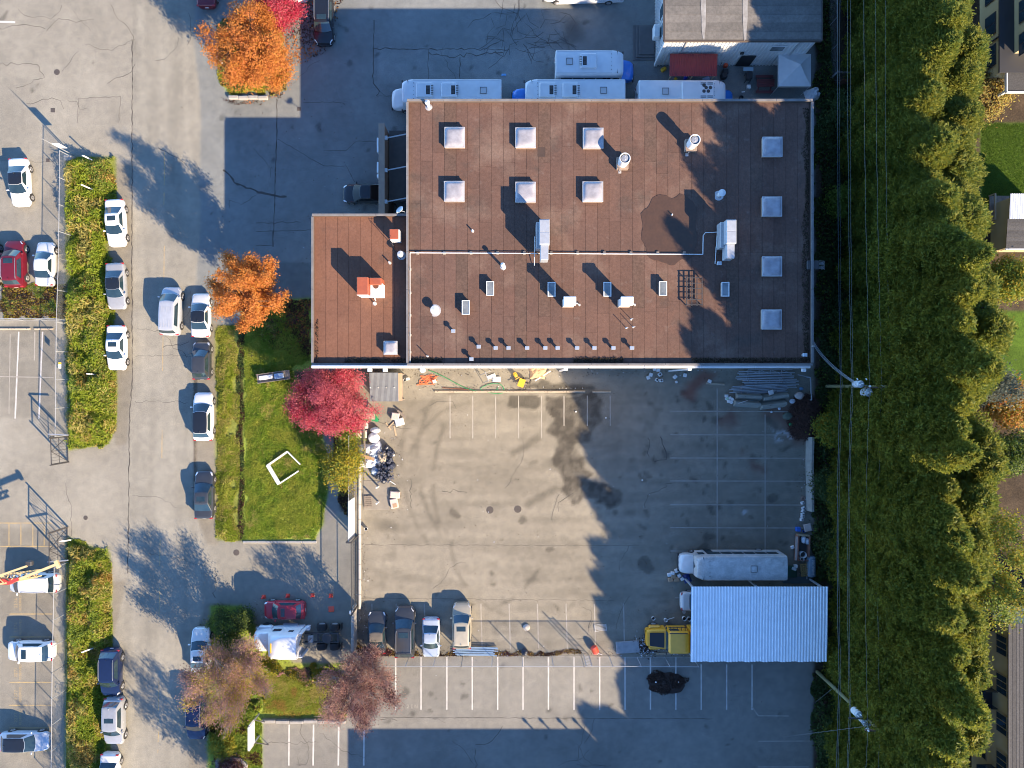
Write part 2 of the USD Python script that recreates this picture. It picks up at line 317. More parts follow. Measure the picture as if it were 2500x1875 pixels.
# paving repairs
tone(stain([R(925, 118, 1380, 205)], 1.5, .03) * (n_mid * .4 + .8), 1.16)
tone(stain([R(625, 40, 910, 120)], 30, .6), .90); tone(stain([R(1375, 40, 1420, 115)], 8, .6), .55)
tone(stain([R(190, 238, 292, 305)], 2, .15), .94)
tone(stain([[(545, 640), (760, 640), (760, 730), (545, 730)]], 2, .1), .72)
tone(stain([R(855, 1612, 1745, 1750)], 2, .02), .96)
tone(stain([R(0, 792, 132, 1018), R(0, 1290, 132, 1900)], 3, .05), .80)
tone(stain([R(640, 1768, 860, 1792)], 2, .05), 1.05)
tone(stain([[(985, 445), (1600, 445), (1600, 900), (985, 900)]], 10, 0), .9)
tone(stain(lines=[([(400, 30), (402, 600), (398, 1100), (390, 1500), (385, 1900)], 7), ([(345, 0), (345, 900), (335, 1875)], 14), ([(465, 100), (465, 560)], 14)], blur=7, warp=.2), 1.10)
tone(stain(lines=[([(375, 0), (375, 900), (360, 1875)], 14), ([(430, 0), (430, 900), (430, 1300)], 14)], blur=8, warp=.2), .955)
# grass tones
lay(stain([R(650, 1630, 830, 1755)], 20, .8) * np.clip((n_mid - .35) * 3, 0, 1), (.16, .105, .03), .75)
lay(stain([[(600, 880), (800, 1060), (800, 1240), (600, 1320)]], 20, .8) * np.clip((n_mid - .5) * 3, 0, 1), (.10, .095, .03), .6)
lay(stain(lines=[([(594, 800), (588, 900), (590, 1000), (584, 1100), (588, 1200), (586, 1320)], 12)], blur=2, warp=.2), (.02, .016, .012), .9)
# the grid becomes one mesh per kind of surface
nx, ny = len(GX), len(GY)
idx = np.arange(nx * ny).reshape(ny, nx)
VX = np.stack([(PXg - 1250) / 25, (937.5 - PYg) / 25, np.zeros_like(PXg)], -1).reshape(-1, 3)
grassy = np.isin(gid, [8, 9, 11]).reshape(-1)
VX[:, 2] = 0
cellx, celly = (PXg[:-1, :-1] + 2.25), (PYg[:-1, :-1] + 2.25)
cid = ids[np.clip(((celly - RY0) * RS).astype(int), 0, RH - 1), np.clip(((cellx - RX0) * RS).astype(int), 0, RW - 1)]
asphalt_m = mat('asphalt', (1.13, 1.12, 1.10), (.86, .87, .89), rough=0.88, scale=1.7, detail=10.0, contrast=.85, vcol='tint', fine=.20, fscale=11.0, bump=.4, bscale=35, spec=.3)
soil_m = mat('soil_and_turf', (1.15, 1.12, 1.05), (.82, .86, .9), rough=.95, scale=2.5, vcol='tint', fine=.35, fscale=6.0, bump=1.0, bscale=9, spec=.15)
colf = np.clip(col, .004, .9).reshape(-1, 3).astype(np.float32)
for k, (nm, _) in enumerate(REGIONS):
    q = cid == k
    a, b, c, d = idx[:-1, :-1][q], idx[:-1, 1:][q], idx[1:, 1:][q], idx[1:, :-1][q]
    if not len(a): continue
    f = np.stack([d, c, b, a], 1)
    used, inv = np.unique(f, return_inverse=True); f = inv.reshape(f.shape)
    m = UsdGeom.Mesh.Define(stage, '/World/' + nm)
    m.CreatePointsAttr(Vt.Vec3fArray.FromNumpy(VX[used].astype(np.float32)))
    m.CreateFaceVertexCountsAttr(Vt.IntArray.FromNumpy(np.full(len(f), 4, np.int32)))
    m.CreateFaceVertexIndicesAttr(Vt.IntArray.FromNumpy(f.astype(np.int32).ravel()))
    m.CreateSubdivisionSchemeAttr('none')
    UsdGeom.PrimvarsAPI(m).CreatePrimvar('tint', Sdf.ValueTypeNames.Color3fArray, 'vertex').Set(Vt.Vec3fArray.FromNumpy(colf[used]))
    UsdShade.MaterialBindingAPI.Apply(m.GetPrim()).Bind(soil_m if nm in ('earth', 'lawn', 'planting_strip', 'backyard_lawn') else asphalt_m)
    tag(m, kind='structure')
ground_far = obj('ground', B().add([[-1500, -1500, -.06], [1500, -1500, -.06], [1500, 1500, -.06], [-1500, 1500, -.06]], [[0, 1, 2, 3]]), mat('far_ground', (.10, .10, .08), (.16, .15, .13), rough=.95, scale=.03))
tag(ground_far, kind='structure')
GP = {nm: stage.GetPrimAtPath('/World/' + nm) for nm, _ in REGIONS}

# painted markings: each line a thin sheet of its own on the surface it is painted on
LINEW = mat('line_white', (.62, .60, .56), (.38, .36, .33), rough=.8, scale=2.2, contrast=.8, fine=.2)
LINEF = mat('line_faded', (.38, .355, .31), (.26, .235, .195), rough=.85, scale=2.0, fine=.2)
LINEY = mat('line_yellow', (.46, .32, .12), (.28, .24, .17), rough=.8, scale=2.0, fine=.2)
def line(px0, py0, px1, py1, w, m, parent, name='painted_line', z=.004):
    a, b = W(px0, py0), W(px1, py1); t = (b - a) / np.linalg.norm(b - a); n = np.array([-t[1], t[0], 0]) * w / 2
    k = max(2, int(np.linalg.norm(b - a) / .5))
    P = np.stack([np.stack([a + (b - a) * i / k - n, a + (b - a) * i / k + n]) for i in range(k + 1)]) + [0, 0, z]
    P[..., :2] += np.random.default_rng(int(abs(px0) * 7 + py0)).normal(0, .004, P[..., :2].shape)
    return obj(name, B().grid(P), m, parent)
fy, ll, wl, rd = GP['fenced_yard'], GP['lower_parking_lot'], GP['west_parking_lot'], GP['road']
for x in (908, 967, 1036, 1174, 1243, 1312, 1382, 1451, 1522): line(x, 1474, x + 3, 1585, .11, LINEF, fy)
for x in (1099, 1154, 1210, 1266, 1322, 1377, 1434, 1490): line(x, 966, x, 1070 if x < 1330 else 1040, .10, LINEF, fy)
for y in (1004, 1061, 1118, 1174, 1232, 1288, 1345): line(1636 if y < 1340 else 1637, y, 1966 if y < 1340 else 1700, y + 1, .10, LINEF, fy)
line(1751, 948, 1751, 1343, .11, LINEF, fy, z=.008); line(1868, 1012, 1868, 1343, .11, LINEF, fy, z=.008)
line(1648, 1459, 1675, 1459, .1, LINEF, fy)
for x in (966, 1028, 1091, 1153, 1215, 1277, 1339, 1401.5, 1464, 1526, 1588, 1650, 1712, 1774, 1836): line(x, 1604 if x < 1700 else 1622, x, 1733, .13, LINEW, ll)
line(1836, 1726, 1851, 1747, .12, LINEF, ll, z=.008); line(1851, 1747, 1926, 1748, .12, LINEF, ll, z=.012); line(1851, 1810, 1978, 1809, .12, LINEF, ll); line(1850, 1872, 1975, 1872, .12, LINEF, ll)
for x in (706, 765.5, 827, 889): line(x, 1769, x - 1, 1869, .15, LINEW, ll)
for x in (46, 104): line(x, 810, x - 9, 1022, .14, LINEW, wl)
line(85, 810, 84, 880, .1, LINEF, wl); line(25, 815, 22, 1010, .08, LINEF, wl)
line(0, 919, 131, 922, .10, LINEF, wl, z=.008); line(-20, 53, 37, 54, .2, LINEW, wl)
for y in (1277, 1334, 1443, 1499, 1555, 1666, 1722, 1777, 1833): line(-5 if y < 1340 else 23, y, 128, y, .10, LINEY, wl)
for x in (22, 51, 80, 108): line(x, 1280, x, 1332, .09, LINEY, wl, z=.008)
for x0, y0, y1 in ((402, 372, 452), (401, 470, 500), (401, 600, 690), (398, 822, 905), (396, 1050, 1118), (391, 1318, 1382), (390, 1436, 1478), (389, 1480, 1502), (388, 1662, 1735), (387, 1755, 1762), (387, 1786, 1812), (386, 1830, 1838)): line(x0, y0, x0 - 1, y1, .07, LINEY, rd)
# stencilled bay numbers in the west lot (worn), and in the lower lot
from shapely import affinity
def stencil(text, px, py, h, rz, m, parent):
    t = meshkit.text_mesh(text, h, .002); b = B().add(np.array(t.vertices), t.faces).xf(rz, W(px, py) + [0, 0, .003]); obj('painted_letters', b, m, parent)
for y in (1471, 1530, 1640, 1695, 1750, 1806):
    stencil('RESERVED', 52, y + 20, .22, 90, LINEY, wl); stencil('1174' if y < 1600 else '2277', 42, y + 14, .28, 90, LINEY, wl)
stencil('2 I N', 992, 1729, .35, 0, LINEF, ll)
# cracks in the paving
CRACK = mat('crack', (.05, .045, .04), (.09, .08, .07), rough=.95)
def crack(pts, w, parent, seed, jit=.10, z=.005):
    r = np.random.default_rng(seed); P = np.array([W(*p) for p in pts]); out = [P[0]]
    for a, b in zip(P[:-1], P[1:]):
        n = max(2, int(np.linalg.norm(b - a) / .35))
        for i in range(1, n + 1): out.append(a + (b - a) * i / n + (np.append(r.normal(0, jit, 2), 0) if i < n else 0))
    P = np.array(out); t = np.gradient(P, axis=0); t /= np.linalg.norm(t, axis=1, keepdims=True) + 1e-9
    n = np.stack([-t[:, 1], t[:, 0], 0 * t[:, 0]], 1) * (w * r.uniform(.4, 1.2, len(P)))[:, None] / 2
    return B().grid(np.stack([P - n, P + n], 1) + [0, 0, z]).mesh()
uy = GP['upper_yard']
zz = lambda pts: Z3(pts, 625, 0)
cr = {id(uy): B(), id(fy): B(), id(ll): B(), id(wl): B(), id(rd): B()}
par = {id(uy): uy, id(fy): fy, id(ll): ll, id(wl): wl, id(rd): rd}
def addc(p, pts, w, seed, jit=.1, z=.005): v, f = crack(pts, w, p, seed, jit, z); cr[id(p)].add(v, f)
addc(uy, zz([(765, 130), (762, 310), (760, 540), (800, 590), (780, 620)]), .09, 1, .03)
addc(uy, zz([(755, 312), (1000, 318), (1115, 318), (1640, 322)]), .09, 2, .06, .006)
addc(uy, zz([(1115, 320), (1118, 545)]), .06, 3, .03, .007); addc(uy, zz([(1322, 370), (1322, 540)]), .07, 4, .03, .007)
addc(uy, zz([(1120, 340), (1200, 360), (1290, 372), (1400, 350), (1600, 340)]), .10, 5, .12, .008)
addc(uy, zz([(135, 640), (135, 900), (125, 1100), (122, 1300), (110, 1600)]), .10, 6, .02); addc(uy, zz([(140, 900), (440, 1075), (585, 1075), (640, 1180)]), .05, 7, .03, .006)
addc(uy, zz([(440, 975), (580, 978), (650, 915), (780, 915)]), .05, 8, .02, .007); addc(uy, zz([(0, 1445), (200, 1445), (290, 1440)]), .05, 9, .05, .008)
addc(uy, zz([(0, 1500), (360, 1490)]), .06, 10, .02, .009); addc(uy, zz([(0, 1590), (108, 1590), (108, 1500)]), .07, 11, .02, .010)
addc(uy, [(545, 415), (580, 450), (630, 470), (700, 480)], .22, 12, .08)
rr = np.random.default_rng(8)
for k in range(44):                                                # crazed paving by the top of the yard
    x, y = rr.uniform(1195, 1385), rr.uniform(25, 118); a = rr.uniform(0, 6.28); p = [(x, y)]
    for i in range(rr.integers(2, 4)):
        a += rr.normal(0, .7); x += math.cos(a) * 24; y += math.sin(a) * 24; p.append((x, y))
    addc(uy, p, .045, 400 + k, .03, .005 + .0003 * k)
addc(fy, [(1080, 1199), (1140, 1202)], .06, 80); addc(fy, Z3([(960, 1170), (985, 1240), (1000, 1320), (920, 1335)]), .08, 81, .08); addc(fy, Z3([(880, 1180), (890, 1300)]), .06, 82)
addc(fy, [(1005, 1240), (1003, 1170)], .05, 83); addc(fy, [(868, 1330), (1560, 1332)], .03, 84, .02); addc(fy, [(870, 1460), (1500, 1466)], .03, 85, .03)
addc(fy, [(1575, 1240), (1580, 1210), (1640, 1180)], .04, 86)
addc(rd, [(322, 95), (323, 220), (322, 560), (323, 930), (316, 1010), (312, 1400)], .10, 90, .03); addc(rd, [(323, 1210), (380, 1212), (430, 1240)], .03, 91)
addc(rd, [(330, 980), (460, 982)], .03, 92); addc(rd, [(360, 1350), (440, 1365), (500, 1380)], .03, 93); addc(rd, [(330, 870), (420, 866), (470, 868)], .025, 94); addc(rd, [(525, 1385), (526, 1460)], .06, 95)
addc(wl, [(0, 157), (90, 157), (110, 190), (40, 215)], .05, 96); addc(wl, [(190, 300), (192, 240), (295, 236), (290, 300)], .04, 97, .03); addc(wl, [(0, 70), (60, 60), (110, 70)], .05, 98)
addc(wl, [(160, 1180), (175, 1250), (172, 1350)], .04, 99); addc(wl, [(0, 392), (132, 394)], .025, 100)
addc(ll, [(640, 1812), (700, 1815), (780, 1812)], .04, 101); addc(ll, [(780, 1790), (840, 1835), (890, 1850)], .04, 102); addc(ll, [(855, 1751), (1740, 1755)], .05, 103, .02)
addc(ll, [(1160, 1830), (1160, 1875)], .05, 104)
rc = np.random.default_rng(91)
for k in range(46):                                                # fine weathering cracks
    p_, bx = ((wl, (0, 330, 5, 300)), (uy, (500, 1500, 20, 235)), (uy, (560, 860, 250, 520)), (rd, (330, 465, 20, 1300)), (fy, (890, 1600, 980, 1560)), (ll, (660, 1700, 1755, 1870)))[rc.integers(6)]
    x, y = rc.uniform(bx[0], bx[1]), rc.uniform(bx[2], bx[3]); a = rc.uniform(0, 6.28); q_ = [(x, y)]
    for i in range(rc.integers(3, 8)): a += rc.normal(0, .5); x = float(np.clip(x + math.cos(a) * 22, bx[0], bx[1])); y = float(np.clip(y + math.sin(a) * 22, bx[2], bx[3])); q_.append((x, y))
    addc(p_, q_, rc.uniform(.025, .05), 300 + k, .06, .0052 + .0002 * k)
for k, b in cr.items():
    if b.n: tag(obj('cracks', b, CRACK, par[k]), kind='stuff')
# covers, grates
def disc(name, px, py, r, c, parent, m):
    obj(name, B().lathe([(0.001, .012), (r * .8, .012), (r * .82, .006), (r, .006), (r, .001)][::-1], W(px, py), 20), m, parent)
IRON = mat('cast_iron', (.06, .05, .045), (.09, .075, .065), rough=.7, fine=.2)
for px, py, r, p in ((139, 176, .29, wl), (1196, 1245, .36, fy), (1264, 1243, .36, fy), (577, 1349, .30, GP['driveway']), (612, 865, .28, GP['lawn']), (209, 1264, .22, wl)): disc('manhole_cover', px, py, r, 0, p, IRON)
for px, py, s, p in ((129, 269, .42, wl), (117, 391, .34, wl), (730, 266, .36, uy)):
    obj('drain_grate', B().cbox(W(px, py) + [0, 0, .004], (s, s, .016), .004), IRON, p)
for px, py, s in ((1235, 553, .5),): pass
# ---------------------------------------------------------------- the main building: hall with brown felt roof and lower front annex
TH, TA = 8.1, 7.45                                                 # roof decks; the parapets rise above them
ROOFP = [((.20, .135, .10), .22, .52, .68, .7), ((.07, .058, .048), .30, .56, .72, .65), ((.19, .14, .115), 1.3, .60, .74, .5)]
ROOFM = [mat(f'roof_felt_{k}', tuple(np.array((.140, .078, .056)) * a), tuple(np.array((.112, .067, .051)) * a), rough=.88, scale=.35, detail=8, fine=.16, fscale=5, spec=.25, bump=.25, bscale=14, patch=ROOFP) for k, a in enumerate((1.0, .93, 1.07, .97, 1.03))]
ROOFA = [mat(f'annex_felt_{k}', tuple(np.array((.185, .088, .054)) * a), tuple(np.array((.150, .073, .047)) * a), rough=.88, scale=.35, detail=8, fine=.14, fscale=5, spec=.25, bump=.25, bscale=14, patch=[((.20, .105, .068), .25, .54, .7, .6), ((.08, .052, .04), .4, .58, .74, .6)]) for k, a in enumerate((1.0, .965, 1.03))]
ROOFGREY = mat('roof_felt_weathered', (.128, .076, .055), (.098, .064, .048), rough=.9, scale=.6, detail=9, fine=.25, fscale=5, spec=.25)
CAPM = mat('parapet_cap', (.21, .20, .19), (.14, .13, .125), rough=.55, scale=1.5)
WALLM = mat('painted_block_wall', (.66, .65, .62), (.52, .51, .48), rough=.8, scale=1.0, fine=.08)
GUTTER = mat('white_gutter', (.78, .78, .77), (.68, .68, .67), rough=.4, scale=1.2)
MOSS = mat('moss', (.035, .045, .012), (.06, .05, .02), rough=.95, scale=3, fine=.4)
def rect(px0, py0, px1, py1, h):
    a, b = W(px0, py0, h), W(px1, py1, h); return a[0], b[1], b[0], a[1]   # x0, y0, x1, y1
hx0, hy0, hx1, hy1 = rect(993, 243, 1985, 891, TH + .35)
ax0, ay0, ax1, ay1 = rect(761, 523, 993, 886, TA + .35); ax1 = hx0 - .003; ay0 = hy0 + .02
hall = thing('industrial_hall', 'large brown flat-roofed industrial hall with rows of skylights', 'building', (0, 0, 0))
def shell(x0, y0, x1, y1, top, par, t=.14):
    b = B()
    for c, d in ((((x0 + x1) / 2, y0 + t / 2), (x1 - x0, t)), (((x0 + x1) / 2, y1 - t / 2), (x1 - x0, t)), ((x0 + t / 2, (y0 + y1) / 2), (t, y1 - y0 - 2 * t)), ((x1 - t / 2, (y0 + y1) / 2), (t, y1 - y0 - 2 * t))):
        b.box((*c, (top + par) / 2), (*d, top + par))
    return b
obj('wall', shell(hx0, hy0, hx1, hy1, TH, -.12), WALLM, hall); PARA = mat('parapet_felt', (.115, .075, .058), (.085, .062, .05), rough=.9, scale=1)
def ring(x0, y0, x1, y1, z0, z1, t):
    b = B(); zc, dz = (z0 + z1) / 2, z1 - z0
    for c, d in ((((x0 + x1) / 2, y0 + t / 2), (x1 - x0, t)), (((x0 + x1) / 2, y1 - t / 2), (x1 - x0, t)), ((x0 + t / 2, (y0 + y1) / 2), (t, y1 - y0 - 2 * t)), ((x1 - t / 2, (y0 + y1) / 2), (t, y1 - y0 - 2 * t))): b.box((*c, zc), (*d, dz))
    return b
obj('parapet', ring(hx0, hy0, hx1, hy1, TH - .12, TH + .32, .14), PARA, hall)
def caps(x0, y0, x1, y1, z, t, parent, m=CAPM, seg=3.05):
    """Metal coping in lengths, with the joints showing."""
    for (a, b, fixed, ax) in ((x0, x1, y0, 0), (x0, x1, y1, 0), (y0, y1, x0, 1), (y0, y1, x1, 1)):
        n = max(1, round((b - a) / seg)); s = (b - a) / n
        for i in range(n):
            c = a + (i + .5) * s
            inward = (t / 2 - .03) * (1 if fixed in (x0, y0) else -1)
            L = s - .02 - (2 * t + .02 if (ax == 1 and False) else 0)
            if ax == 0: obj('coping', B().cbox((c, fixed + inward, z + .025), (L, t + .06, .05), .012), m, parent)
            else:
                if i == 0: c += (t + .04) / 2; L -= t + .04
                if i == n - 1: c -= (t + .04) / 2; L -= t + .04
                obj('coping', B().cbox((fixed + inward, c, z + .025), (t + .06, L, .05), .012), m, parent)
caps(hx0, hy0, hx1, hy1, TH + .32, .14, hall)
deck = obj('roof', B().box(((hx0 + hx1) / 2, (hy0 + hy1) / 2, TH - .06), (hx1 - hx0 - .29, hy1 - hy0 - .29, .10)), ROOFGREY, hall)
def strips(x0, y0, x1, y1, z, mats, parent, wid, seed, cuts, grey=.12):
    """Lengths of felt laid side by side, each lapping the last."""
    r = np.random.default_rng(seed); n = round((x1 - x0) / wid); s = (x1 - x0) / n
    for i in range(n):
        ys = [y0] + sorted(c + r.uniform(-1.6, 1.6) for c in cuts) + [y1]
        for a, b in zip(ys[:-1], ys[1:]):
            zz = z + r.uniform(0, .012)
            P = np.array([[[x0 + i * s + r.uniform(0, .02), a + .004, zz], [x0 + i * s, b - .004, zz]], [[x0 + (i + 1) * s - .018, a + .006, zz + .014], [x0 + (i + 1) * s - r.uniform(.014, .022), b - .006, zz + .014]]])
            m = ROOFGREY if r.random() < grey * .5 else mats[r.integers(len(mats))]
            obj('felt_strip', B().grid(np.stack([P[0], P[1]])), m, parent)
ymid = W(0, 617, TH)[1]
strips(hx0 + .15, ymid, hx1 - .19, hy1 - .15, TH + .01, ROOFM, deck, 1.0, 1, (ymid + 4.2, ymid + 8.2), .05)
strips(hx0 + .15, hy0 + .15, hx1 - .19, ymid - .01, TH + .01, ROOFM, deck, 1.0, 2, (hy0 + 4.0,), .16)
# white gutter along the south wall, in lengths, with its brackets and outlets
for i in range(9):
    s = (hx1 - ax0) / 9; c = ax0 + (i + .5) * s
    obj('gutter', B().cbox((c, hy0 - .14, TH - .25), (s - .02, .24, .30), .04), GUTTER, hall)
for px in (1382, 1685): obj('downpipe', B().cbox((W(px, 0, TH)[0], hy0 - .36, TH / 2 - .2), (.18, .14, TH - .2), .03).cbox((W(px, 0, TH)[0], hy0 - .36, TH - .3), (.34, .2, .3), .03), GUTTER, hall)
for px in (900, 938, 1968): obj('floodlight', B().cbox((W(px, 0, TH)[0], hy0 - .42, TH - .5), (.4, .3, .2), .04), GUTTER, hall)
# moss along the inside of the south and east parapets
def scatter_leaf(n, xs, ys, z0, z1, size, seed):
    r = np.random.default_rng(seed); c = np.stack([r.uniform(*xs, n), r.uniform(*ys, n), r.uniform(z0, z1, n)], 1); return leafcloud(c, size, r)
def leafcloud(c, size, r, up=.6, aspect=.55, dirs=None, n_out=None):
    """Leaf-sized diamonds at c, turned at random."""
    n = len(c); size = np.broadcast_to(size, (n,)) * r.uniform(.7, 1.3, n)
    d = r.normal(size=(n, 3)) if dirs is None else dirs + r.normal(size=(n, 3)) * .35
    d /= np.linalg.norm(d, axis=1, keepdims=True)
    nn = r.normal(size=(n, 3)) * .7 + np.array([0, 0, up]) if n_out is None else n_out + r.normal(size=(n, 3)) * .5
    s = np.cross(d, nn); s /= np.linalg.norm(s, axis=1, keepdims=True) + 1e-9
    h = size[:, None] / 2
    v = np.stack([c - d * h, c + s * h * aspect, c + d * h, c - s * h * aspect], 1).reshape(-1, 3)
    i = np.arange(n)[:, None] * 4
    return v, np.vstack([i + [0, 1, 2], i + [0, 2, 3]])
mb = B()
for px0, px1 in ((1400, 1530), (1690, 1985), (1000, 1090)):
    x0, x1 = W(px0, 0, TH)[0], W(px1, 0, TH)[0] - .3; n = int((x1 - x0) * 150)
    mb.add(*scatter_leaf(n, (x0, x1), (hy0 + .24, hy0 + .62), TH + .03, TH + .12, .13, px0))
rg = np.random.default_rng(3); ny_ = 2600; yy = rg.uniform(hy0 + .5, hy1 - .6, ny_); ww = .15 + .75 * meshkit.fbm(np.stack([0 * yy, yy * .45, 0 * yy], 1), 4, 9) ** 1.6
mb.add(*leafcloud(np.stack([hx1 - .26 - rg.uniform(0, 1, ny_) ** 1.5 * ww, yy, TH + rg.uniform(.03, .12, ny_)], 1), .14, rg))
tag(obj('moss', mb, mat('roof_moss', (.06, .05, .022), (.10, .06, .03), rough=.95, scale=2, island=.5), hall), kind='stuff')

annex = thing('front_annex', 'lower red-brown flat-roofed annex on the west side of the large hall', 'building', (0, 0, 0))
obj('wall', shell(ax0, ay0, ax1, ay1, TA, -.12), WALLM, annex); obj('parapet', ring(ax0, ay0, ax1, ay1, TA - .12, TA + .30, .14), PARA, annex); caps(ax0, ay0, ax1, ay1, TA + .30, .14, annex)
adeck = obj('roof', B().box(((ax0 + ax1) / 2, (ay0 + ay1) / 2, TA - .06), (ax1 - ax0 - .29, ay1 - ay0 - .29, .10)), ROOFA[0], annex)
strips(ax0 + .15, ay0 + .15, ax1 - .19, ay1 - .15, TA + .01, ROOFA, adeck, 1.0, 3, (ay0 + 6,), .0)
mb = B().add(*scatter_leaf(500, (ax0 + 2.8, ax1 - .3), (ay0 + .24, ay0 + .6), TA + .03, TA + .13, .13, 5)).add(*scatter_leaf(130, (ax0 + .24, ax0 + .5), (ay0 + .24, ay0 + 4), TA + .03, TA + .1, .12, 6))
tag(obj('moss', mb, MATS['roof_moss'], annex), kind='stuff')
# windows and a door on the annex's and hall's street walls, out of the sun
for i in range(4):
    y = ay0 + 2 + i * 3.2
    w = obj('window', B().cbox((ax0 - .03, y, 4.6), (.06, 1.7, 1.3), .01), WHITE, annex); obj('pane', B().box((ax0 - .068, y, 4.6), (.012, 1.5, 1.1)), GLASS, w)
d = obj('door', B().cbox((ax0 - .03, ay0 + 7, 1.05), (.06, 1.1, 2.1), .01), BLACK, annex)
for i in range(6):
    x = hx0 + 5 + i * 5.4
    d = obj('shutter_door', B().cbox((x, hy1 + .03, 1.8), (3.2, .06, 3.6), .01), STEEL, hall)

# ---- on the roof
DOME = mat('skylight_dome', (.40, .385, .40), (.25, .24, .255), rough=.3, scale=1.4, detail=7, coat=.3, contrast=1.2)
CURB = mat('skylight_curb', (.30, .22, .165), (.20, .15, .12), rough=.8, scale=2)
ALU = mat('aluminium_frame', (.52, .51, .50), (.43, .42, .41), rough=.4, metal=.3)
def make_skylight(root, s, h=.36):
    obj('curb', B().cbox((0, 0, h / 2), (s, s, h), .03), CURB, root)
    obj('frame', B().cbox((0, 0, h + .03), (s + .05, s + .05, .06), .02), ALU, root)
    g = np.linspace(-1, 1, 13); X, Y = np.meshgrid(g, g, indexing='ij'); Z = (1 - X ** 4) * (1 - Y ** 4)
    obj('dome', B().grid(np.stack([X * (s - .10) / 2, Y * (s - .10) / 2, h + .061 + .17 * Z ** .6], -1)), DOME, root, smooth=True)
sk = proto('skylight'); make_skylight(sk, 1.72)
big = [('northwest corner one of the six', (1111, 339)), ('middle one of the north row of three', (1283, 340)), ('one beside the round silver vent', (1447, 341)), ('west one of the second row', (1110, 470)), ('one half shaded by the tall grey air unit', (1283, 472)), ('east one of the second row', (1446, 471))]
for lb, (px, py) in big: copy_of(sk, 'skylight', f'white square domed skylight in the sun, {lb}', 'skylight', W(px, py, TH), group='large square skylights on the hall roof')
for lb, (px, py) in zip(('northmost', 'second from the north', 'third from the north', 'southmost'), ((1882, 362), (1881, 507), (1881, 652), (1880, 781))):
    copy_of(sk, 'skylight', f'square skylight in shade near the east roof edge, {lb} of four', 'skylight', W(px, py, TH), group='square skylights along the east edge', scale=.97)
t = thing('skylight', 'small square grey skylight on the annex roof near its south edge', 'skylight', W(956, 850, TA)); make_skylight(t, 1.15, .5)
GLZ = mat('rooflight_glass', (.10, .12, .13), (.26, .28, .28), rough=.12, scale=1.2, coat=.5)
rl = proto('rooflight')
obj('curb', B().cbox((0, 0, .22), (.62, 1.16, .44), .02), CURB, rl)
b = B()
for c, d in (((-.30, 0), (.07, 1.24)), ((.30, 0), (.07, 1.24)), ((0, .585), (.53, .07)), ((0, -.585), (.53, .07))): b.cbox((*c, .47), (*d, .06), .01)
obj('frame', b, WHITE, rl); obj('pane', B().box((0, 0, .458), (.53, 1.10, .03)), GLZ, rl)
for lb, (px, py) in zip(('westmost, set south of the others', 'second from the west', 'in the shadow of the west chimney', 'in the shadow of the east chimney', 'sunlit beside the iron rack', 'in the deep shade east of the iron rack'), ((1138, 752), (1197, 706), (1346, 708), (1481, 708), (1616, 706), (1767, 708))):
    copy_of(rl, 'rooflight', f'narrow white framed rooflight, {lb}', 'rooflight', W(px, py, TH), group='narrow rooflights on the south half of the roof')
# round fans
fan = proto('fan_vent')
obj('base', B().cbox((0, 0, .25), (1.0, 1.0, .5), .03), CURB, fan)
obj('stack', B().lathe([(.42, .5), (.42, 1.25), (.47, 1.27), (.47, 1.75), (.45, 1.8), (.40, 1.8), (.38, 1.55)], n=24), mat('fan_white', (.72, .72, .70), (.55, .55, .54), rough=.4), fan, smooth=30)
obj('throat', B().lathe([(.385, 1.58), (.30, 1.62)], n=24), BLACK, fan, smooth=30)
obj('cap', B().lathe([(.001, 1.74), (.20, 1.73), (.31, 1.70), (.31, 1.64), (.001, 1.62)][::-1], n=24), STEEL, fan, smooth=30)
obj('bolt', B().cyl((0, .12, 1.735), (0, .12, 1.77), .03, n=6), WHITE, fan); obj('bolt', B().cyl((0, -.12, 1.735), (0, -.12, 1.77), .03, n=6), WHITE, fan)
copy_of(fan, 'fan_vent', 'round white exhaust fan throwing its shadow over a skylight', 'vent', W(1518, 402, TH), group='round exhaust fans on the hall roof')
copy_of(fan, 'fan_vent', 'round white exhaust fan at the edge of the tree shade', 'vent', W(1684, 358, TH), group='round exhaust fans on the hall roof')
for lb, px, py in (('west', 1513, 420), ('east', 1677, 378)):
    t = thing('roof_bracket', f'short metal rod stay at the foot of the {lb} round fan', 'stay', W(px, py, TH)); obj('rod', B().cyl((0, 0, .02), (0, 0, .75), .025, n=6), STEEL, t); obj('foot', B().cbox((0, 0, .02), (.25, .25, .04), .01), ALU, t)
# air units
def air_unit(px, py, label, w, d, h, duct):
    t = thing('air_unit', label, 'air unit', W(px, py, TH))
    obj('legs', B().box((-w * .4, d * .4, .15), (.08, .08, .3)).box((w * .4, d * .4, .15), (.08, .08, .3)).box((-w * .4, -d * .4, .15), (.08, .08, .3)).box((w * .4, -d * .4, .15), (.08, .08, .3)), DARKSTEEL, t)
    obj('lower_box', B().cbox((-.1, d * .08, .3 + h * .3), (w, d * .8, h * .6), .03), STEEL, t)
    obj('upper_box', B().cbox((.05, d * .12, .3 + h * .8), (w * .8, d * .74, h * .4 - .01), .03), mat('duct_metal', (.50, .52, .54), (.40, .42, .44), rough=.4, metal=.35, scale=3), t)
    for i in range(2): obj('panel', B().cbox((.05, d * (.30 - .36 * i), .3 + h + .012), (w * .74, d * .33, .03), .01), MATS['duct_metal'], t)
    obj('duct', B().cbox((.05, -d * .47, .3 + h * .55), (w * .62, d * .44, h * .7), .03), MATS['duct_metal'], t)
    obj('gas_pipe', B().tube([(-w * .7, d * .1, .8), (-w * .7, -d * .3, .5), (-w * .7, -d * .75, .2)], .03, 6), WHITE, t)
    return t
air_unit(1325, 590, 'tall grey air unit in the middle of the roof, throwing a broad shadow', 1.05, 2.8, 2.1, 0)
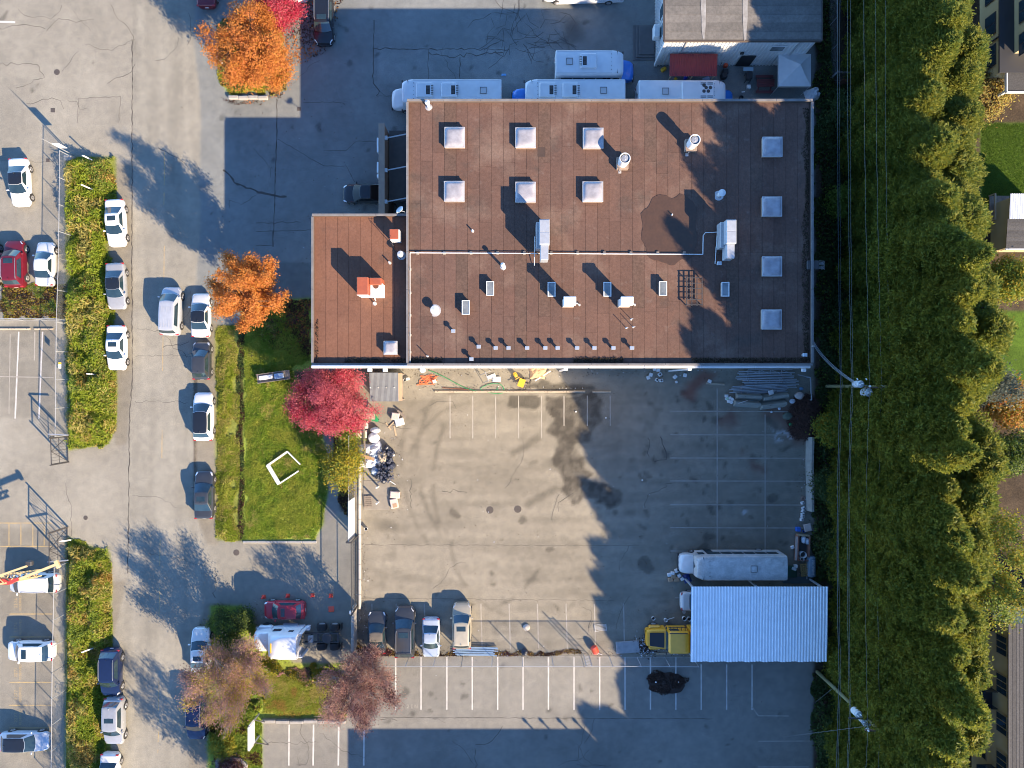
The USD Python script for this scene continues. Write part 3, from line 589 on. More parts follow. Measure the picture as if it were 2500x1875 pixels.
air_unit(1765, 588, 'silver air unit in the tree shade on the east half of the roof', 1.05, 2.7, 1.9, 0)
tower = proto('flue_box')
obj('base', B().cbox((0, 0, .2), (1.0, .7, .4), .03), CURB, tower)
obj('cabinet', B().cbox((0, 0, 1.25), (.92, .62, 1.7), .03), WHITE, tower)
obj('hood', B().cbox((0, 0, 2.17), (1.05, .74, .14), .04), WHITE, tower)
obj('pipe', B().tube([(.5, -.05, .9), (.75, -.05, .9), (.85, -.1, .6), (.95, -.1, .06)], .05, 8), ALU, tower)
obj('valve', B().cbox((1.0, -.1, .12), (.16, .2, .2), .03), ALU, tower)
for k in range(3): obj('louvre', B().cbox((0, -.318, .7 + .22 * k), (.7, .02, .12), .005), ALU, tower)
copy_of(tower, 'flue_box', 'tall white flue box with a pipe, the west one of two', 'flue', W(1386, 742, TH), group='tall white flue boxes')
copy_of(tower, 'flue_box', 'tall white flue box with a pipe, the east one above three thin rods', 'flue', W(1521, 742, TH), group='tall white flue boxes')
gn = proto('small_vent')
obj('pipe', B().cbox((0, 0, .22), (.18, .18, .44), .02), STEEL, gn); obj('flashing', B().cbox((0, 0, .012), (.45, .45, .02), .005), ROOFGREY, gn)
obj('hood', B().cbox((.02, 0, .48), (.36, .30, .16), .02), mat('zinc', (.50, .54, .58), (.42, .46, .5), rough=.35, metal=.4), gn)
for px in (1169, 1210, 1241, 1286, 1330, 1360, 1407, 1449, 1495, 1540):
    copy_of(gn, 'small_vent', 'small square metal roof vent in the row along the south edge', 'vent', W(px, 850 if px > 1200 else 847, TH), group='row of small vents along the south roof edge')
for lb, px, py, h in (('alone west of the row, beside the stained felt', 1107, 809, TH), ('at the south parapet gutter', 1151, 877, TH), ('inside a square flashing in the shaded southeast corner', 1959, 867, TH), ('shaded, just south of the silver air unit', 1752, 645, TH)):
    copy_of(gn, 'small_vent', f'small square metal vent {lb}', 'vent', W(px, py, h))
def pipe_vent(px, py, h0, r, h, label, cap=True, lean=0):
    t = thing('pipe_vent', label, 'vent', W(px, py, h0))
    obj('flashing', B().lathe([(r * 2.6, .012), (r * 1.3, .06), (r * 1.05, .16)], n=14), ALU, t)
    obj('pipe', B().cyl((0, 0, .01), (lean, 0, h), r, n=12), WHITE, t)
    if cap: obj('cap', B().lathe([(r * 1.05, h - .08), (r * 1.7, h), (r * 1.7, h + .10), (.001, h + .2)], n=14), WHITE, t, smooth=30)
pipe_vent(1228, 652, TH, .11, 1.1, 'slim white capped pipe vent below the long gas pipe')
pipe_vent(1063, 758, TH, .22, .5, 'squat round metal vent on the west part of the hall roof')
pipe_vent(1755, 478, TH, .18, .9, 'white capped pipe vent standing in the shade near the east skylights')
pipe_vent(1047, 262, TH, .13, 1.0, 'white pipe vent at the northwest corner of the hall roof')
pipe_vent(981, 624, TA, .16, .7, 'white capped pipe vent at the east edge of the annex roof')
pipe_vent(952, 642, TA, .06, .5, 'thin pipe vent northeast of the red and white annex unit', False)
pipe_vent(915, 741, TA, .07, .35, 'short pipe vent just south of the red and white annex unit', False)
pipe_vent(1154, 564, TH, .06, .4, 'short thin pipe vent on the stained felt north of the gas pipe', False)
pipe_vent(1640, 525, TH, .05, .3, 'short thin pipe in the dark damp patch of the roof', False)
pipe_vent(1044, 870, TH, .04, .7, 'thin upright rod by the southwest corner of the hall roof', False)
for k, (px, py) in enumerate(((1541, 780), (1529, 801), (1546, 799))):
    t = thing('roof_rod', f'thin upright white rod, {("north", "southwest", "southeast")[k]} one of three below the east flue box', 'rod', W(px, py, TH)); obj('rod', B().cyl((0, 0, 0), (0, 0, .85), .03, n=6), WHITE, t); obj('foot', B().cbox((0, 0, .03), (.14, .14, .06), .01), WHITE, t)
# gas line on blocks
t = thing('gas_pipe', 'long white gas pipe on small blocks running across the hall roof', 'pipe', (0, 0, 0))
zp = TH + .18
L = [W(1001, 885, zp), W(1001, 617, zp), W(1716, 621, zp), W(1717, 575, zp), W(1722, 568, zp), W(1750, 567, zp)]
obj('pipe', B().tube(L[:2], .03, 6).tube(L[1:3], .035, 6).tube(L[2:], .035, 6), WHITE, t)
for px in range(1020, 1700, 65): obj('support_block', B().cbox(W(px, 618.5, TH) + [0, 0, .08], (.24, .30, .14), .02), WOODG, t)
for py in (658, 715, 770, 818, 860): obj('support_block', B().cbox(W(1001, py, TH) + [0, 0, .08], (.30, .2, .14), .02), WOODG, t)
# iron rack
t = thing('iron_rack', 'dark slatted iron rack lying on the roof at the shade edge', 'rack', W(1692, 713, TH))
for k in range(4): obj('rail', B().box((-.66 + .44 * k, 0, .45), (.07, 2.5, .07)), DARKSTEEL, t)
for k in range(6): obj('slat', B().box((0, -1.15 + .46 * k, .505), (1.4, .06, .035)), DARKSTEEL, t)
for sx in (-.66, .66):
    for sy in (-1.1, 1.1): obj('leg', B().box((sx, sy, .21), (.07, .07, .41)), DARKSTEEL, t)
# flat patch on the roof, in place of a closed hatch
tag(obj('roof_patch', B().cbox(W(1322, 372, TH) + [0, 0, .03], (.66, .80, .012), .004), mat('patch_felt', (.05, .032, .025), (.07, .045, .035), rough=.9), deck))
DAMP = mat('damp_felt', (.075, .040, .024), (.060, .034, .022), rough=.5, scale=1.2, fine=.12, fscale=5)
from shapely.geometry import Polygon, Point
from shapely.ops import unary_union
def blot(cx, cy, rx, ry, seed, h, m, parent, name, z=.05, rough=.16, n=60):
    a = np.arange(n) * 2 * math.pi / n; f = 1 + (meshkit.fbm(np.stack([np.cos(a) * 1.6, np.sin(a) * 1.6, 0 * a + seed], 1), 4, seed) - .5) * rough * 4
    c = W(cx, cy, h); v = np.stack([c[0] + np.cos(a) * rx * f, c[1] + np.sin(a) * ry * f, 0 * a + h + z], 1); v = np.vstack([v, [c[0], c[1], h + z]])
    k = np.arange(n); return obj(name, (v, np.stack([k, (k + 1) % n, np.full(n, n)], 1)), m, parent)
blot(1640, 555, 2.3, 3.1, 4, TH, DAMP, deck, 'damp_patch')
# annex units
REDP = mat('red_oxide_paint', (.36, .09, .04), (.27, .07, .035), rough=.6, scale=2)
t = thing('rooftop_unit', 'red and white boxy rooftop unit with a round fan on the annex', 'air unit', W(909, 706, TA))
obj('red_cabinet', B().cbox((-.45, .02, 1.0), (.95, 1.5, 2.0), .04), REDP, t)
obj('red_back', B().cbox((.55, .48, .75), (1.0, .6, 1.5), .04), REDP, t)
obj('white_cabinet', B().cbox((.58, -.22, .62), (1.06, 1.12, 1.24), .04), WHITE, t)
obj('fan_ring', B().lathe([(.24, 1.24), (.24, 1.28), (.27, 1.28), (.27, 1.24)], (.55, .12, 0), 18), ALU, t); obj('fan', B().lathe([(.001, 1.262), (.235, 1.262)][::-1], (.55, .12, 0), 18), mat('rusty_fan', (.16, .06, .03), (.08, .03, .02), rough=.8), t)
obj('white_trim', B().box((-.45, -.742, 1.0), (.95, .02, 1.9)), WHITE, t); obj('pipe', B().tube([(.3, -.8, .5), (.3, -.95, .3), (.3, -1.0, .02)], .04, 6), WHITE, t)
t = thing('rooftop_unit', 'small red topped box unit near the hall wall on the annex', 'air unit', W(969, 580, TA))
obj('white_cabinet', B().cbox((0, 0, .55), (.80, .95, 1.1), .04), WHITE, t); obj('red_lid', B().cbox((-.06, .06, 1.15), (.76, .86, .10), .03), REDP, t)
obj('cable', B().tube([(-.2, -.5, .3), (-.3, -1.0, .06), (.1, -1.5, .05), (.35, -1.9, .05)], .03, 6), BLACK, t)
t = thing('cable_mast', 'thin leaning mast with a loop of cable on the annex roof', 'mast', W(962, 604, TA)); obj('mast', B().cyl((0, 0, 0), (.05, .1, 1.6), .025, n=6), DARKSTEEL, t)
obj('cable', B().tube([(0, 0, 1.5), (-.15, .35, 1.55), (-.1, .8, 1.2), (.1, .9, .6), (.1, .8, .1)], .015, 5), BLACK, t)
t = thing('satellite_dish', 'white satellite dish on the west edge of the hall roof', 'dish', np.array([hx0 - .12, W(0, 519, TH)[1], TH - .1]))
obj('dish', B().lathe([(.001, .02), (.18, .04), (.33, .12), (.36, .16)], n=18).xf(0, (-.35, 0, .75), rx=-30, ry=-35), WHITE, t, smooth=True); obj('arm', B().tube([(0, 0, 0), (-.12, 0, .5), (-.34, 0, .74)], .03, 6), STEEL, t); obj('feed', B().tube([(-.35, 0, .76), (-.58, -.2, 1.0)], .02, 6).cbox((-.6, -.22, 1.02), (.1, .1, .1), .02), WHITE, t)
t = thing('wall_fan', 'dark caged extractor fan jutting from the east edge of the hall', 'fan', np.array([hx1, W(0, 648, TH)[1], TH - .2]))
obj('box', B().cbox((.05, 0, .25), (1.0, .75, .5), .04), DARKSTEEL, t)
b = B()
for k in range(7):
    a = (k - 3) * .11; b.tube([(.55, a, .5), (1.0, a, .45), (1.15, a, .2), (1.0, a, -.1)], .015, 5)
obj('cage', b, STEEL, t)

# ---- sign wall and canopy in the corner between annex and hall
t = thing('sign_wall', 'narrow freestanding brown sign wall braced to the hall by struts', 'wall', (0, 0, 0))
hs = 5.2
sx0, sy0, sx1, sy1 = rect(926, 303, 938, 540, hs)
obj('wall', B().box(((sx0 + sx1) / 2, (sy0 + sy1) / 2, hs / 2), (sx1 - sx0, sy1 - sy0, hs - .01)), mat('sign_wall_brown', (.16, .09, .06), (.12, .07, .05), rough=.85, scale=1), t)
obj('cap', B().cbox(((sx0 + sx1) / 2, (sy0 + sy1) / 2, hs + .03), (sx1 - sx0 + .1, sy1 - sy0 + .1, .06), .015), mat('sign_cap', (.30, .22, .16), (.24, .17, .13), rough=.7), t)
for py in (336, 415, 492):
    y = W(0, py, hs)[1]; obj('strut', B().bar((sx1, y, hs - .2), (hx0, y + .35, hs + .2), .09), STEEL, t)
    obj('bracket', B().cbox((sx1 + .12, y, hs - .1), (.35, .35, .25), .04), STEEL, t)
for k, (a, b_) in enumerate(((337, 372), (396, 422), (426, 434))):
    y0, y1 = W(0, a, hs)[1], W(0, b_, hs)[1]
    obj('sign_panel', B().cbox((sx0 - .13, (y0 + y1) / 2, hs - .3), (.14, y0 - y1, .8), .02), WHITE, t)
ents = thing('canopy', 'low dark flat canopy roof tucked between the sign wall and the hall', 'canopy', (0, 0, 0))
obj('roof', B().box(((sx1 + hx0) / 2 + .05, (sy0 + sy1) / 2 + 1.2, 3.2), (hx0 - sx1 - .12, sy1 - sy0 - 2.2, .18)), mat('canopy_felt', (.05, .045, .045), (.075, .065, .06), rough=.9, fine=.2), ents)
for y in (sy0 + 2.6, sy1 - .4): obj('post', B().box((sx1 + .25, y, 1.55), (.12, .12, 3.1)), DARKSTEEL, ents)

# ---- white metal building at the top
HB = 5.4
bx0, by0, bx1, by1 = rect(1627, -190, 2003, 93, HB)
wb = thing('white_metal_building', 'white ribbed metal building with a grey roof beyond the buses', 'building', (0, 0, 0))
def ribbed(p0, p1, z0, z1, pitch, depth, out):
    """Vertical ribbed sheet from p0 to p1."""
    p0, p1 = np.array(p0, float), np.array(p1, float); L = np.linalg.norm(p1 - p0); n = int(L / pitch); t = (p1 - p0) / L; o = np.array(out, float)
    s, e = [], []
    for i in range(n):
        for f, dd in ((0, 0), (.55, 0), (.65, 1), (.9, 1)): s.append((i + f) * L / n); e.append(dd * depth)
    s.append(L); e.append(0); s = np.array(s); e = np.array(e)
    xy = p0 + t * s[:, None] + o * e[:, None]
    return B().grid(np.stack([np.column_stack([xy, np.full(len(xy), z0)]), np.column_stack([xy, np.full(len(xy), z1)])], 0))
SIDING = mat('white_siding', (.70, .70, .68), (.60, .60, .58), rough=.5, scale=.8)
wi, wn = .35, 2.2
obj('wall', ribbed((bx1 - .1, by0 + .02), (bx0 + .1, by0 + .02), 0, HB - .3, .32, .05, (0, -1)).add(*ribbed((bx0 + .1, by0), (bx0 + .1, by1), 0, HB - .3, .32, .05, (-1, 0)).mesh()).add(*ribbed((bx1 - .1, by1), (bx1 - .1, by0), 0, HB - .3, .32, .05, (1, 0)).mesh()), SIDING, wb)
rr_ = np.random.default_rng(4)
rf = obj('roof', B().box(((bx0 + bx1) / 2, (by0 + by1) / 2, HB - .2), (bx1 - bx0 + .3, by1 - by0 + .3, .2)), DARKSTEEL, wb)
GR = [mat(f'grey_roof_{k}', (.17 * a, .155 * a, .135 * a), (.12 * a, .112 * a, .10 * a), rough=.85, scale=.6, detail=8, fine=.2, fscale=4) for k, a in enumerate((1, .9, 1.12))]
n = 14
for i in range(n):
    y0 = by0 - .1 + (by1 - by0 + .2) * i / n; y1 = by0 - .1 + (by1 - by0 + .2) * (i + 1) / n
    obj('roof_sheet', B().box(((bx0 + bx1) / 2, (y0 + y1) / 2, HB - .08 + .008 * (i % 2)), (bx1 - bx0 + .24, y1 - y0 - .012, .03)), GR[i % 3], rf)
PALE = mat('pale_streak', (.36, .35, .33), (.20, .19, .175), rough=.85, scale=1.5)
for px in (1718, 1820):
    blot(px, 15, .22, 3.0, px, HB, PALE, rf, 'pale_streak', -.035, .12)
obj('fascia', B().box(((bx0 + bx1) / 2, by0 - .2, HB - .2), (bx1 - bx0 + .36, .08, .26)).box((bx0 - .2, (by0 + by1) / 2, HB - .2), (.08, by1 - by0 + .3, .26)).box((bx1 + .2, (by0 + by1) / 2, HB - .2), (.08, by1 - by0 + .3, .26)), mat('brown_fascia', (.10, .075, .06), rough=.7), wb)
obj('corner_post', B().box((bx0 + .1, by0, HB / 2 - .2), (.28, .28, HB - .4)), SIDING, wb); obj('downpipe', B().box((bx0 + 2.0, by0 - .10, HB / 2 - .2), (.12, .10, HB - .5)), ALU, wb)
obj('downpipe', B().box((bx1 - 1.6, by0 - .10, HB / 2 - .2), (.12, .10, HB - .5)), ALU, wb)
w = obj('window', B().cbox((bx1 - 3.2, by0 - .08, 3.6), (1.5, .08, 1.0), .01), WHITE, wb); obj('pane', B().box((bx1 - 3.2, by0 - .127, 3.6), (1.2, .012, .75)), GLZ, w)
for y in (by0 + 1.6, by0 + 3.4):
    w = obj('window', B().cbox((bx0 + .03, y, 3.4), (.08, 1.3, 1.5), .01), WHITE, wb); obj('pane', B().box((bx0 - .018, y, 3.4), (.012, 1.1, 1.25)), GLASS, w)
obj('door', B().cbox((bx1 - 5.3, by0 - .07, 1.05), (1.4, .06, 2.1), .01), BLACK, wb); obj('wall_lamp', B().cbox((bx1 - 6.2, by0 - .15, 2.8), (.35, .2, .2), .03), BLACK, wb)
obj('wall_unit', B().cbox((bx0 - .35, by0 + 1.9, 2.6), (.55, 1.15, .9), .04), WHITE, wb)
cn = thing('red_canopy', 'dark red ribbed lean-to canopy on the white metal building', 'canopy', (0, 0, 0))
hc = 2.7; cx0, cy0, cx1, cy1 = rect(1635, 133, 1751, 184, hc)
REDSHEET = mat('red_sheet', (.22, .022, .026), (.17, .018, .022), rough=.5, scale=1.5)
n = 28; X = np.linspace(cx0, cx1, n * 2 + 1); Zr = np.where(np.arange(n * 2 + 1) % 2, .035, 0)
npan = 4
for k in range(npan):
    s = slice(k * (2 * n // npan), (k + 1) * (2 * n // npan) + 1)
    P = np.stack([np.stack([X[s], np.full(len(X[s]), cy0 - .02), hc - .15 + Zr[s]], -1), np.stack([X[s], np.full(len(X[s]), cy1), hc + .15 + Zr[s]], -1)], 1)
    obj('roof_sheet', B().grid(P), REDSHEET, cn)
for x in (cx0 + .2, (cx0 + cx1) / 2, cx1 - .2): obj('post', B().bar((x, cy0 + .1, 0), (x, cy0 + .1, hc - .2), .09), WOODY, cn)
obj('beam', B().bar((cx0, cy0 + .1, hc - .24), (cx1, cy0 + .1, hc - .24), .1), WOODG, cn)
# gazebo
gz = thing('pop_up_gazebo', 'white square pop-up gazebo tent east of the red canopy', 'tent', W(1918, 196, 0))
q = 1.52; hh = 2.25; apex = np.array([.25, .2, 3.0]); cs_ = np.array([[-q, -q, hh], [q, -q, hh], [q, q, hh], [-q, q, hh]])
TENT = mat('tent_white', (.66, .66, .65), (.58, .58, .57), rough=.6, scale=2)
for k in range(4):
    a, b_ = cs_[k], cs_[(k + 1) % 4]; m = 8; P = np.zeros((m + 1, m + 1, 3))
    for i in range(m + 1):
        for j in range(m + 1):
            e = a + (b_ - a) * j / m; u = i / m; P[i, j] = e * (1 - u) + apex * u; P[i, j, 2] -= .12 * math.sin(math.pi * u) * (1 - .3 * abs(2 * j / m - 1))
    obj('roof_panel', B().grid(P), TENT, gz, smooth=True)
    obj('valance', B().grid(np.stack([np.stack([a, b_]), np.stack([a - [0, 0, .28], b_ - [0, 0, .28]])])), TENT, gz)
    obj('leg', B().box((a[0] * .97, a[1] * .97, hh / 2), (.05, .05, hh)), STEEL, gz)
# carport with white ribbed roof
HC = 3.5
kx0, ky0, kx1, ky1 = rect(1686, 1430, 2019, 1616, HC)
cp = thing('carport', 'open carport with a white corrugated roof beside the dirty white bus', 'carport', (0, 0, 0))
RIBW = mat('ribbed_white_sheet', (.86, .87, .88), (.76, .78, .80), rough=.4, scale=1.5, metal=.1)
ribs = 46; pan = 23
for k in range(pan):
    xs, zs = [], []
    for i in range(2):
        b0 = kx0 + (k * 2 + i) * (kx1 - kx0) / ribs; p = (kx1 - kx0) / ribs
        for f, z in ((0, 0), (.40, 0), (.50, .07), (.85, .07), (.95, 0)): xs.append(b0 + f * p); zs.append(z)
    xs.append(b0 + p - .008); zs.append(0); xs = np.array(xs); zs = np.array(zs)
    P = np.stack([np.stack([xs, np.full(len(xs), ky0 + (k % 3) * .03), HC + zs], -1), np.stack([xs, np.full(len(xs), ky1), HC + .25 + zs], -1)], 1)
    obj('roof_sheet', B().grid(P), RIBW, cp)
for x in (kx0 + .3, (kx0 + kx1) / 2, kx1 - .3):
    for y in (ky0 + .25, ky1 - .25): obj('post', B().box((x, y, HC / 2 - .08), (.15, .15, HC - .16)), STEEL, cp)
for y in (ky0 + .25, (ky0 + ky1) / 2, ky1 - .25): obj('purlin', B().bar((kx0 + .05, y, HC - .1 + .25 * (y - ky0) / (ky1 - ky0)), (kx1 - .05, y, HC - .1 + .25 * (y - ky0) / (ky1 - ky0)), .1, .14), DARKSTEEL, cp)
# small store with grey ribbed roof
HS = 2.6
qx0, qy0, qx1, qy1 = rect(902, 910, 980, 980, HS)
st = thing('tool_shed', 'small shed with a two-piece grey corrugated roof by the red tree', 'shed', (0, 0, 0))
GSH = mat('grey_sheet', (.15, .165, .18), (.115, .125, .14), rough=.5, scale=2)
ym = (qy0 + qy1) / 2 - .05
for (ya, yb, za, zb) in ((qy0, ym + .06, HS - .12, HS + .02), (ym, qy1, HS + .04, HS + .16)):
    xr = qx1 - .28; X = np.linspace(qx0, xr, 49); Zr = np.where(np.arange(49) % 2, .03, 0)
    for k in range(3):
        s = slice(k * 16, k * 16 + 17); obj('roof_sheet', B().grid(np.stack([np.stack([X[s], np.full(17, ya), za + Zr[s]], -1), np.stack([X[s], np.full(17, yb), zb + Zr[s]], -1)], 1)), GSH, st)
obj('deck', B().box(((qx0 + qx1) / 2 + .05, (qy0 + qy1) / 2, HS - .22), (qx1 - qx0, qy1 - qy0 - .1, .06)), mat('shed_board', (.48, .33, .20), (.40, .27, .17), rough=.8), st)
for x in (qx0 + .15, qx1 - .15):
    for y in (qy0 + .15, qy1 - .15): obj('post', B().box((x, y, HS / 2 - .13), (.1, .1, HS - .26)), WOODG, st)
obj('wall', B().box(((qx0 + qx1) / 2, qy1 - .2, 1.1), (qx1 - qx0 - .5, .05, 2.2)).box((qx0 + .2, (qy0 + qy1) / 2, 1.1), (.05, qy1 - qy0 - .6, 2.2)), mat('blue_board', (.16, .24, .30), (.2, .25, .28), rough=.8), st)
for k in range(4): obj('screw_cap', B().cyl((qx0 + .1 + k * .75, ym, HS + .06), (qx0 + .1 + k * .75, ym, HS + .12), .05, n=8), WHITE, st)
# the warehouse south of the picture, whose shadow lies over the lower lot
sb = thing('south_warehouse', 'plain flat-roofed warehouse just south of the lower parking lot', 'building', (0, 0, 0))
g0, g1 = W(1137, 2083), W(1714, 2600)
HSW = 8.4
obj('wall', shell(g0[0], g1[1], g1[0], g0[1], HSW - .4, .4), WALLM, sb); obj('roof', B().box(((g0[0] + g1[0]) / 2, (g0[1] + g1[1]) / 2, HSW - .6), (g1[0] - g0[0] - .5, g0[1] - g1[1] - .5, .2)), GR[0], sb)
for px in (1600, 1640, 1684, 1722): obj('vent', B().cyl((W(px, 0)[0], g0[1] - .5, HSW - .6), (W(px, 0)[0], g0[1] - .5, HSW + 1.0), .08, n=8).cbox((W(px, 0)[0], g0[1] - .5, HSW + .9), (.26, .26, .3), .05), STEEL, sb)
# ---------------------------------------------------------------- cars
STYLES = dict(   # fractions of the length from the front bumper; heights in metres
    sedan=dict(wb=.27, wt=.43, rt=.66, rb=.83, hood=(.70, .92), belt=.95, roof=1.45, tail=1.02),
    coupe=dict(wb=.30, wt=.46, rt=.66, rb=.85, hood=(.66, .90), belt=.93, roof=1.36, tail=.98),
    hatch=dict(wb=.25, wt=.41, rt=.82, rb=.945, hood=(.76, .98), belt=1.0, roof=1.52, tail=1.0),
    suv=dict(wb=.25, wt=.385, rt=.86, rb=.96, hood=(.86, 1.06), belt=1.10, roof=1.70, tail=1.10),
    van=dict(wb=.17, wt=.33, rt=.90, rb=.97, hood=(.84, 1.06), belt=1.12, roof=1.74, tail=1.12))
def car_parts(root, L, Wd, style, body, top=None, sunroof=None, rails=False, mirrors=True, ribs=0, glass=GLASS):
    S = STYLES[style]; hw = Wd / 2; X = lambda t: L / 2 - t * L
    ts = np.array([0, .008, .03, .07, .12, .18, S['wb'], .40, .55, .70, S['rb'] - .03, .93, .97, .99, 1.0])
    ts = np.unique(np.clip(ts, 0, 1))
    wf = np.interp(ts, [0, .008, .03, .07, .13, .25, .5, .75, .88, .95, .98, .993, 1], [.62, .74, .85, .925, .97, .99, 1, 1, .985, .95, .89, .80, .68])
    zt = np.interp(ts, [0, .008, .03, .08, S['wb'], S['wb'] + .06, S['rb'] - .04, S['rb'] + .01, .985, 1], [.52, .60, S['hood'][0] - .05, S['hood'][0] + .04, S['hood'][1], S['belt'], S['belt'], S['tail'] if S['rb'] < .9 else S['belt'], (S['tail'] - .06) if S['rb'] < .9 else S['belt'] - .1, .62 if S['rb'] < .9 else .7])
    zb = np.interp(ts, [0, .1, .9, 1], [.30, .20, .20, .32])
    rows = []
    for t, w, z, b in zip(ts, wf, zt, zb):
        y = hw * w; sec = [(0, b), (.84 * y, b), (.95 * y, b + .10), (1.0 * y, b + (z - b) * .52), (.985 * y, z - .13), (.93 * y, z - .035), (.78 * y, z), (.4 * y, z + .018), (0, z + .026)]
        pts = [(X(t), -yy, zz) for yy, zz in sec] + [(X(t), yy, zz) for yy, zz in sec[::-1][1:-1]]
        rows.append(pts)
    P = np.array(rows); n, m = P.shape[:2]
    P2 = np.concatenate([P, P[:, :1]], 1)
    b = B().grid(P2[:, ::-1])
    for k, flip in ((0, False), (n - 1, True)):
        c = P[k].mean(0); v = np.vstack([P[k], c]); i = np.arange(m); f = np.stack([i, (i + 1) % m, np.full(m, m)], 1)
        b.add(v, f[:, ::-1] if flip else f)
    # cabin: lower and upper outlines, the same points in each
    yb, yt = hw * .885, hw * (.70 if style not in ('van', 'suv') else .74)
    zb_, zr = S['belt'] - .02, S['roof']
    def loop(xf, xr, y, bulge_f, bulge_r, z, side):
        fr = [(xf + bulge_f * (1 - u * u), -y * u * .97, z) for u in np.linspace(1, -1, 7)]
        fr = [(x, -yy, zz) for x, yy, zz in fr][::-1]                 # from right (-y) to left (+y)
        sd = [(xf + (xr - xf) * u, y * (1 + side * math.sin(math.pi * u)), z + (.0 if z < zr - .1 else .02 * math.sin(math.pi * u))) for u in np.linspace(.02, .98, 7)]
        re = [(xr - bulge_r * (1 - u * u), y * u * .97, z) for u in np.linspace(1, -1, 7)]
        sr = [(xx, -yy, zz) for xx, yy, zz in sd[::-1]]
        return np.array(fr + sd + re + sr)
    lo = loop(X(S['wb']), X(S['rb']), yb, .16, .06, zb_, .03); hi = loop(X(S['wt']), X(S['rt']), yt, .10, .05, zr - .05, .05)
    M = len(lo); k = np.arange(M)
    b.add(np.vstack([lo, hi]), np.stack([k, (k + 1) % M, (k + 1) % M + M, k + M], 1))
    obj('body', b, body, root, smooth=35)
    c = np.array([X((S['wt'] + S['rt']) / 2), 0, 0]); rings = [hi]
    for s, dz in ((.93, .035), (.75, .055), (.4, .07)):
        r = c + (hi - c) * [s, s, 0]; r[:, 2] = hi[:, 2] + dz; rings.append(r)
    rb = B(); V = np.vstack(rings + [c + [0, 0, zr + .028]]); F = []
    for q in range(3): F.append(np.stack([k + q * M, (k + 1) % M + q * M, (k + 1) % M + (q + 1) * M, k + (q + 1) * M], 1))
    F = np.vstack(F); F = np.vstack([F[:, [0, 1, 2]], F[:, [0, 2, 3]], np.stack([k + 3 * M, (k + 1) % M + 3 * M, np.full(M, 4 * M)], 1)])
    obj('roof', rb.add(V, F), top or body, root, smooth=40)
    def pane(name, i0, i1, u0, u1, m=glass, out=.012):
        ii = np.arange(i0, i1 + 1) % M; cen = np.array([X(.55), 0, 0])
        a = lo[ii] + (hi[ii] - lo[ii]) * u0; d = lo[ii] + (hi[ii] - lo[ii]) * u1; mid = (a + d) / 2
        nrm = np.cross(np.gradient(a, axis=0), d - a); nrm /= np.linalg.norm(nrm, axis=1, keepdims=True) + 1e-9
        sgn = np.sign(((mid - cen) * nrm).sum(1).mean()); o = nrm * sgn * out
        return obj(name, B().grid(np.stack([a + o, d + o], 1 if sgn > 0 else 1)), m, root, smooth=60)
    pane('windshield', 0, 6, .05, .97); pane('rear_window', 14, 20, .10 if S['rb'] < .9 else .25, .95)
    pane('side_window', 8, 9, .12, .90); pane('side_window', 9, 12, .12, .90); pane('side_window', 22, 25, .12, .90); pane('side_window', 25, 26, .12, .90)
    for tx in (.185, .79):
        for s in (-1, 1):
            x = X(tx); r = .335 if style in ('sedan', 'coupe', 'hatch') else .37; y1 = s * (hw * .992 + .012); y0 = s * (hw - .24)
            obj('wheel_arch', B().cyl((x, s * (hw * .9), r + .04), (x, s * (hw * .985 + .004), r + .04), r * 1.16, n=20), BLACK, root)
            w = obj('wheel', B().tube([(x, y0, r), (x, y0 + (y1 - y0) * .12, r), (x, y0 + (y1 - y0) * .86, r), (x, y1, r)], [r * .9, r, r, r * .9], 20), RUBBER, root, smooth=35)
            obj('rim', B().cyl((x, y1 - s * .02, r), (x, y1 + s * .006, r), r * .66, r * .60, n=16), RIM, w)
            obj('hub', B().cyl((x, y1, r), (x, y1 + s * .012, r), r * .2, n=10), BLACK, w)
    for s in (-1, 1):
        q = [(X(.012), s * hw * .66, .62), (X(.03), s * hw * .82, .64), (X(.10), s * hw * .915, S['hood'][0] + .02), (X(.085), s * hw * .78, S['hood'][0] + .055), (X(.03), s * hw * .62, S['hood'][0] - .035)]
        q = np.array(q) + [.015, s * .01, .012]; cq = q.mean(0) + [.01, 0, .02]; i = np.arange(5)
        obj('headlight', (np.vstack([q, cq]), np.stack([i, (i + 1) % 5, np.full(5, 5)], 1)), CLEARLAMP, root)
        z1 = (S['tail'] if S['rb'] < .9 else S['belt']) - .10
        obj('taillight', B().cbox((X(.978), s * hw * .80, z1 - .06), (.14, hw * .30, .17), .03), REDLAMP, root)
        if mirrors: obj('mirror', B().cbox((X(S['wb'] + .055), s * (hw * .96 + .10), S['belt'] + .05), (.13, .22, .15), .04), body, root)
        obj('door_handle', B().cbox((X(.5), s * hw * 1.0, S['belt'] - .16), (.2, .03, .03), .008), body, root)
        if rails: obj('roof_rail', B().tube([(X(S['wt'] + .03), s * yt * .93, zr - .01), (X(S['wt'] + .08), s * yt * .96, zr + .05), (X(S['rt'] - .07), s * yt * .96, zr + .05), (X(S['rt'] - .02), s * yt * .93, zr - .01)], .022, 6), RIM, root)
    if sunroof: obj('sunroof', B().cbox((X(sunroof), 0, zr + .027), (L * .10, yt * 1.25, .03), .01), GLASS, root)
    obj('grille', B().cbox((X(.004), 0, .50), (.03, hw * 1.0, .16), .01), BLACK, root); obj('number_plate', B().cbox((X(.999), 0, .62), (.03, .34, .12), .005), WHITE, root)
    if style != 'van': obj('antenna', B().cbox((X(S['rt'] - .02), 0, zr + .04), (.14, .04, .07), .015), body if top is None else BLACK, root)
